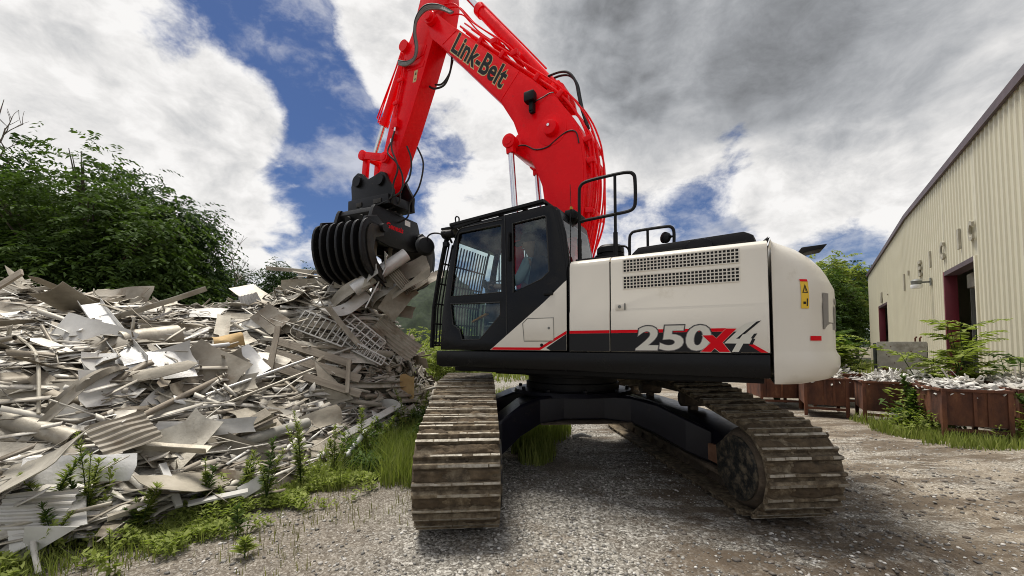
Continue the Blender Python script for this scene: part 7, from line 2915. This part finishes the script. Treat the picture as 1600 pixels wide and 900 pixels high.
def compound_plant(name, base, hgt_, nfr, L, label, seed, group=None, mat_='leaf_light'):
    """plant with long feather-shaped leaves of paired leaflets"""
    r_ = np.random.default_rng(seed)
    rt = empty(name, base)
    mb = MB()
    VV, TT = [], []
    for s in range(max(1, nfr // 7)):
        sx, sy = r_.normal(size=2) * .12
        top_ = Vector((sx * 2.2, sy * 2.2, hgt_ * (.75 + .25 * r_.random())))
        mb.tube([(sx * .3, sy * .3, -.05), Vector((sx, sy, hgt_ * .4)), top_], [.018, .012, .005], 6)
        for q in range(7):
            f = .35 + .65 * q / 6
            p0 = np.array([sx * (.3 + 1.9 * f), sy * (.3 + 1.9 * f), top_.z * f])
            a = q * 2.4 + r_.random() * 1.0 + s
            m_ = 13
            tt = np.linspace(.10, 1, m_)
            ax = np.array([math.cos(a) * .9, math.sin(a) * .9, .75])
            Lq = L * (.7 + .5 * r_.random())
            C_ = p0 + ax[None] * (tt * Lq)[:, None] + np.array([0, 0, -1.]) * (.45 * Lq * tt ** 2)[:, None]
            mb.tube([Vector(p0)] + [Vector(c_) for c_ in C_[::3]], .004, 4)
            sd_ = unit(np.cross(ax, [0, 0, 1.]))
            for sg in (1, -1):
                D = unit(sd_[None] * sg + ax[None] * .45 + np.array([0, 0, -.35]) + r_.normal(size=(m_, 3)) * .12)
                N = unit(np.array([0, 0, 1.]) + r_.normal(size=(m_, 3)) * .25)
                Ll = .24 * L / .7 * (1.15 - .6 * tt)
                V, F, T = leaf_quads(C_, D, N, Ll, Ll * .34, np.clip(.5 + .35 * r_.normal(size=m_) * .6, 0, 1))
                VV.append(V)
                TT.append(T)
    obj('stem', mb, 'leaf_mid', rt)
    V = np.concatenate(VV)
    link('leaves', np_mesh('leaves', V, np.arange(len(V)).reshape(-1, 4), mat_, tint=np.concatenate(TT)), rt)
    tag(rt, label, 'plant', group)
    return rt


PG = 'feather-leaved plants among the bins'
compound_plant('feather_leaf_plant', (8.55, 8.0, .0), 1.55, 35, .5, 'tall feather-leaved plant in front of the near doorway', 1, PG)
compound_plant('feather_leaf_plant', (9.4, 8.2, .0), 1.95, 28, .62, 'tallest feather-leaved plant right of the near doorway', 2, PG)
compound_plant('feather_leaf_plant', (8.35, 10.5, .0), 1.65, 49, .7, 'feather-leaved plant left of the grey cabinet', 3, PG)
compound_plant('feather_leaf_plant', (7.25, 10.9, .0), 1.6, 56, .75, 'bright feather-leaved plant right behind the counterweight', 4, PG)
compound_plant('feather_leaf_plant', (9.0, 11.0, .0), 1.75, 49, .7, 'dark feather-leaved plant below the far doorway', 5, PG, 'leaf_mid')
compound_plant('feather_leaf_plant', (10.0, 7.9, .0), 1.5, 14, .5, 'thin feather-leaved plant against the wall at the right edge', 6, PG, 'leaf_mid')
for k, (x, y, h_, lab) in enumerate(((7.35, 7.30, .95, 'leafy weed clump growing between the third bin and the streaked bin'), (7.15, 7.15, .7, 'lower weed with white flowers before the leafy clump'),
                                     (8.15, 6.15, .75, 'arching weed right of the streaked bin'), (8.55, 6.1, .85, 'arching weed hanging over the bin at the right edge'),
                                     (9.0, 6.3, 1.0, 'tall arching weed at the right edge of the picture'))):
    wd_ = empty('weed', (x, y, 0))
    for q in range(6):
        sub_ = None
    leafy_weed(wd_, h_, 170, .16, .34, 'leaf_mid', 700 + k, (rp_.normal() * .1 + (-.25 if k > 1 else 0), rp_.normal() * .1))
    r2_ = np.random.default_rng(950 + k)
    n2 = 220
    a = r2_.random(n2) * 6.28
    f = r2_.random(n2)
    rad = (.12 + .35 * f) * (1 if k < 2 else 1.4)
    P = np.stack([np.cos(a) * rad * r2_.random(n2), np.sin(a) * rad * r2_.random(n2), h_ * (.05 + .8 * f * (1 - .3 * r2_.random(n2)))], -1)
    D = unit(np.stack([np.cos(a), np.sin(a), .2 + 0 * a], -1) + r2_.normal(size=(n2, 3)) * .4)
    V, F, T = leaf_quads(P, D, unit(np.array([0, 0, 1.]) + r2_.normal(size=(n2, 3)) * .35), .11 * (.6 + r2_.random(n2)), .045 * (.6 + r2_.random(n2)), r2_.random(n2))
    link('leaves', np_mesh('leaves', V, F, 'leaf_mid' if k % 2 else 'leaf_light', tint=T), wd_)
    tag(wd_, lab, 'weed', 'weeds among the bins')
# lone litter on the gravel
mb = MB()
mb.tube(catmull([(1.0, 6.6, .02), (1.15, 6.62, .05), (1.30, 6.55, .03)], 4), [.03, .035, .03, .03, .035, .03, .02, .02, .012], 6)
tag(obj('litter_scrap', mb, 'white_sheet'), 'small white scrap lying on the gravel under the machine', 'litter')
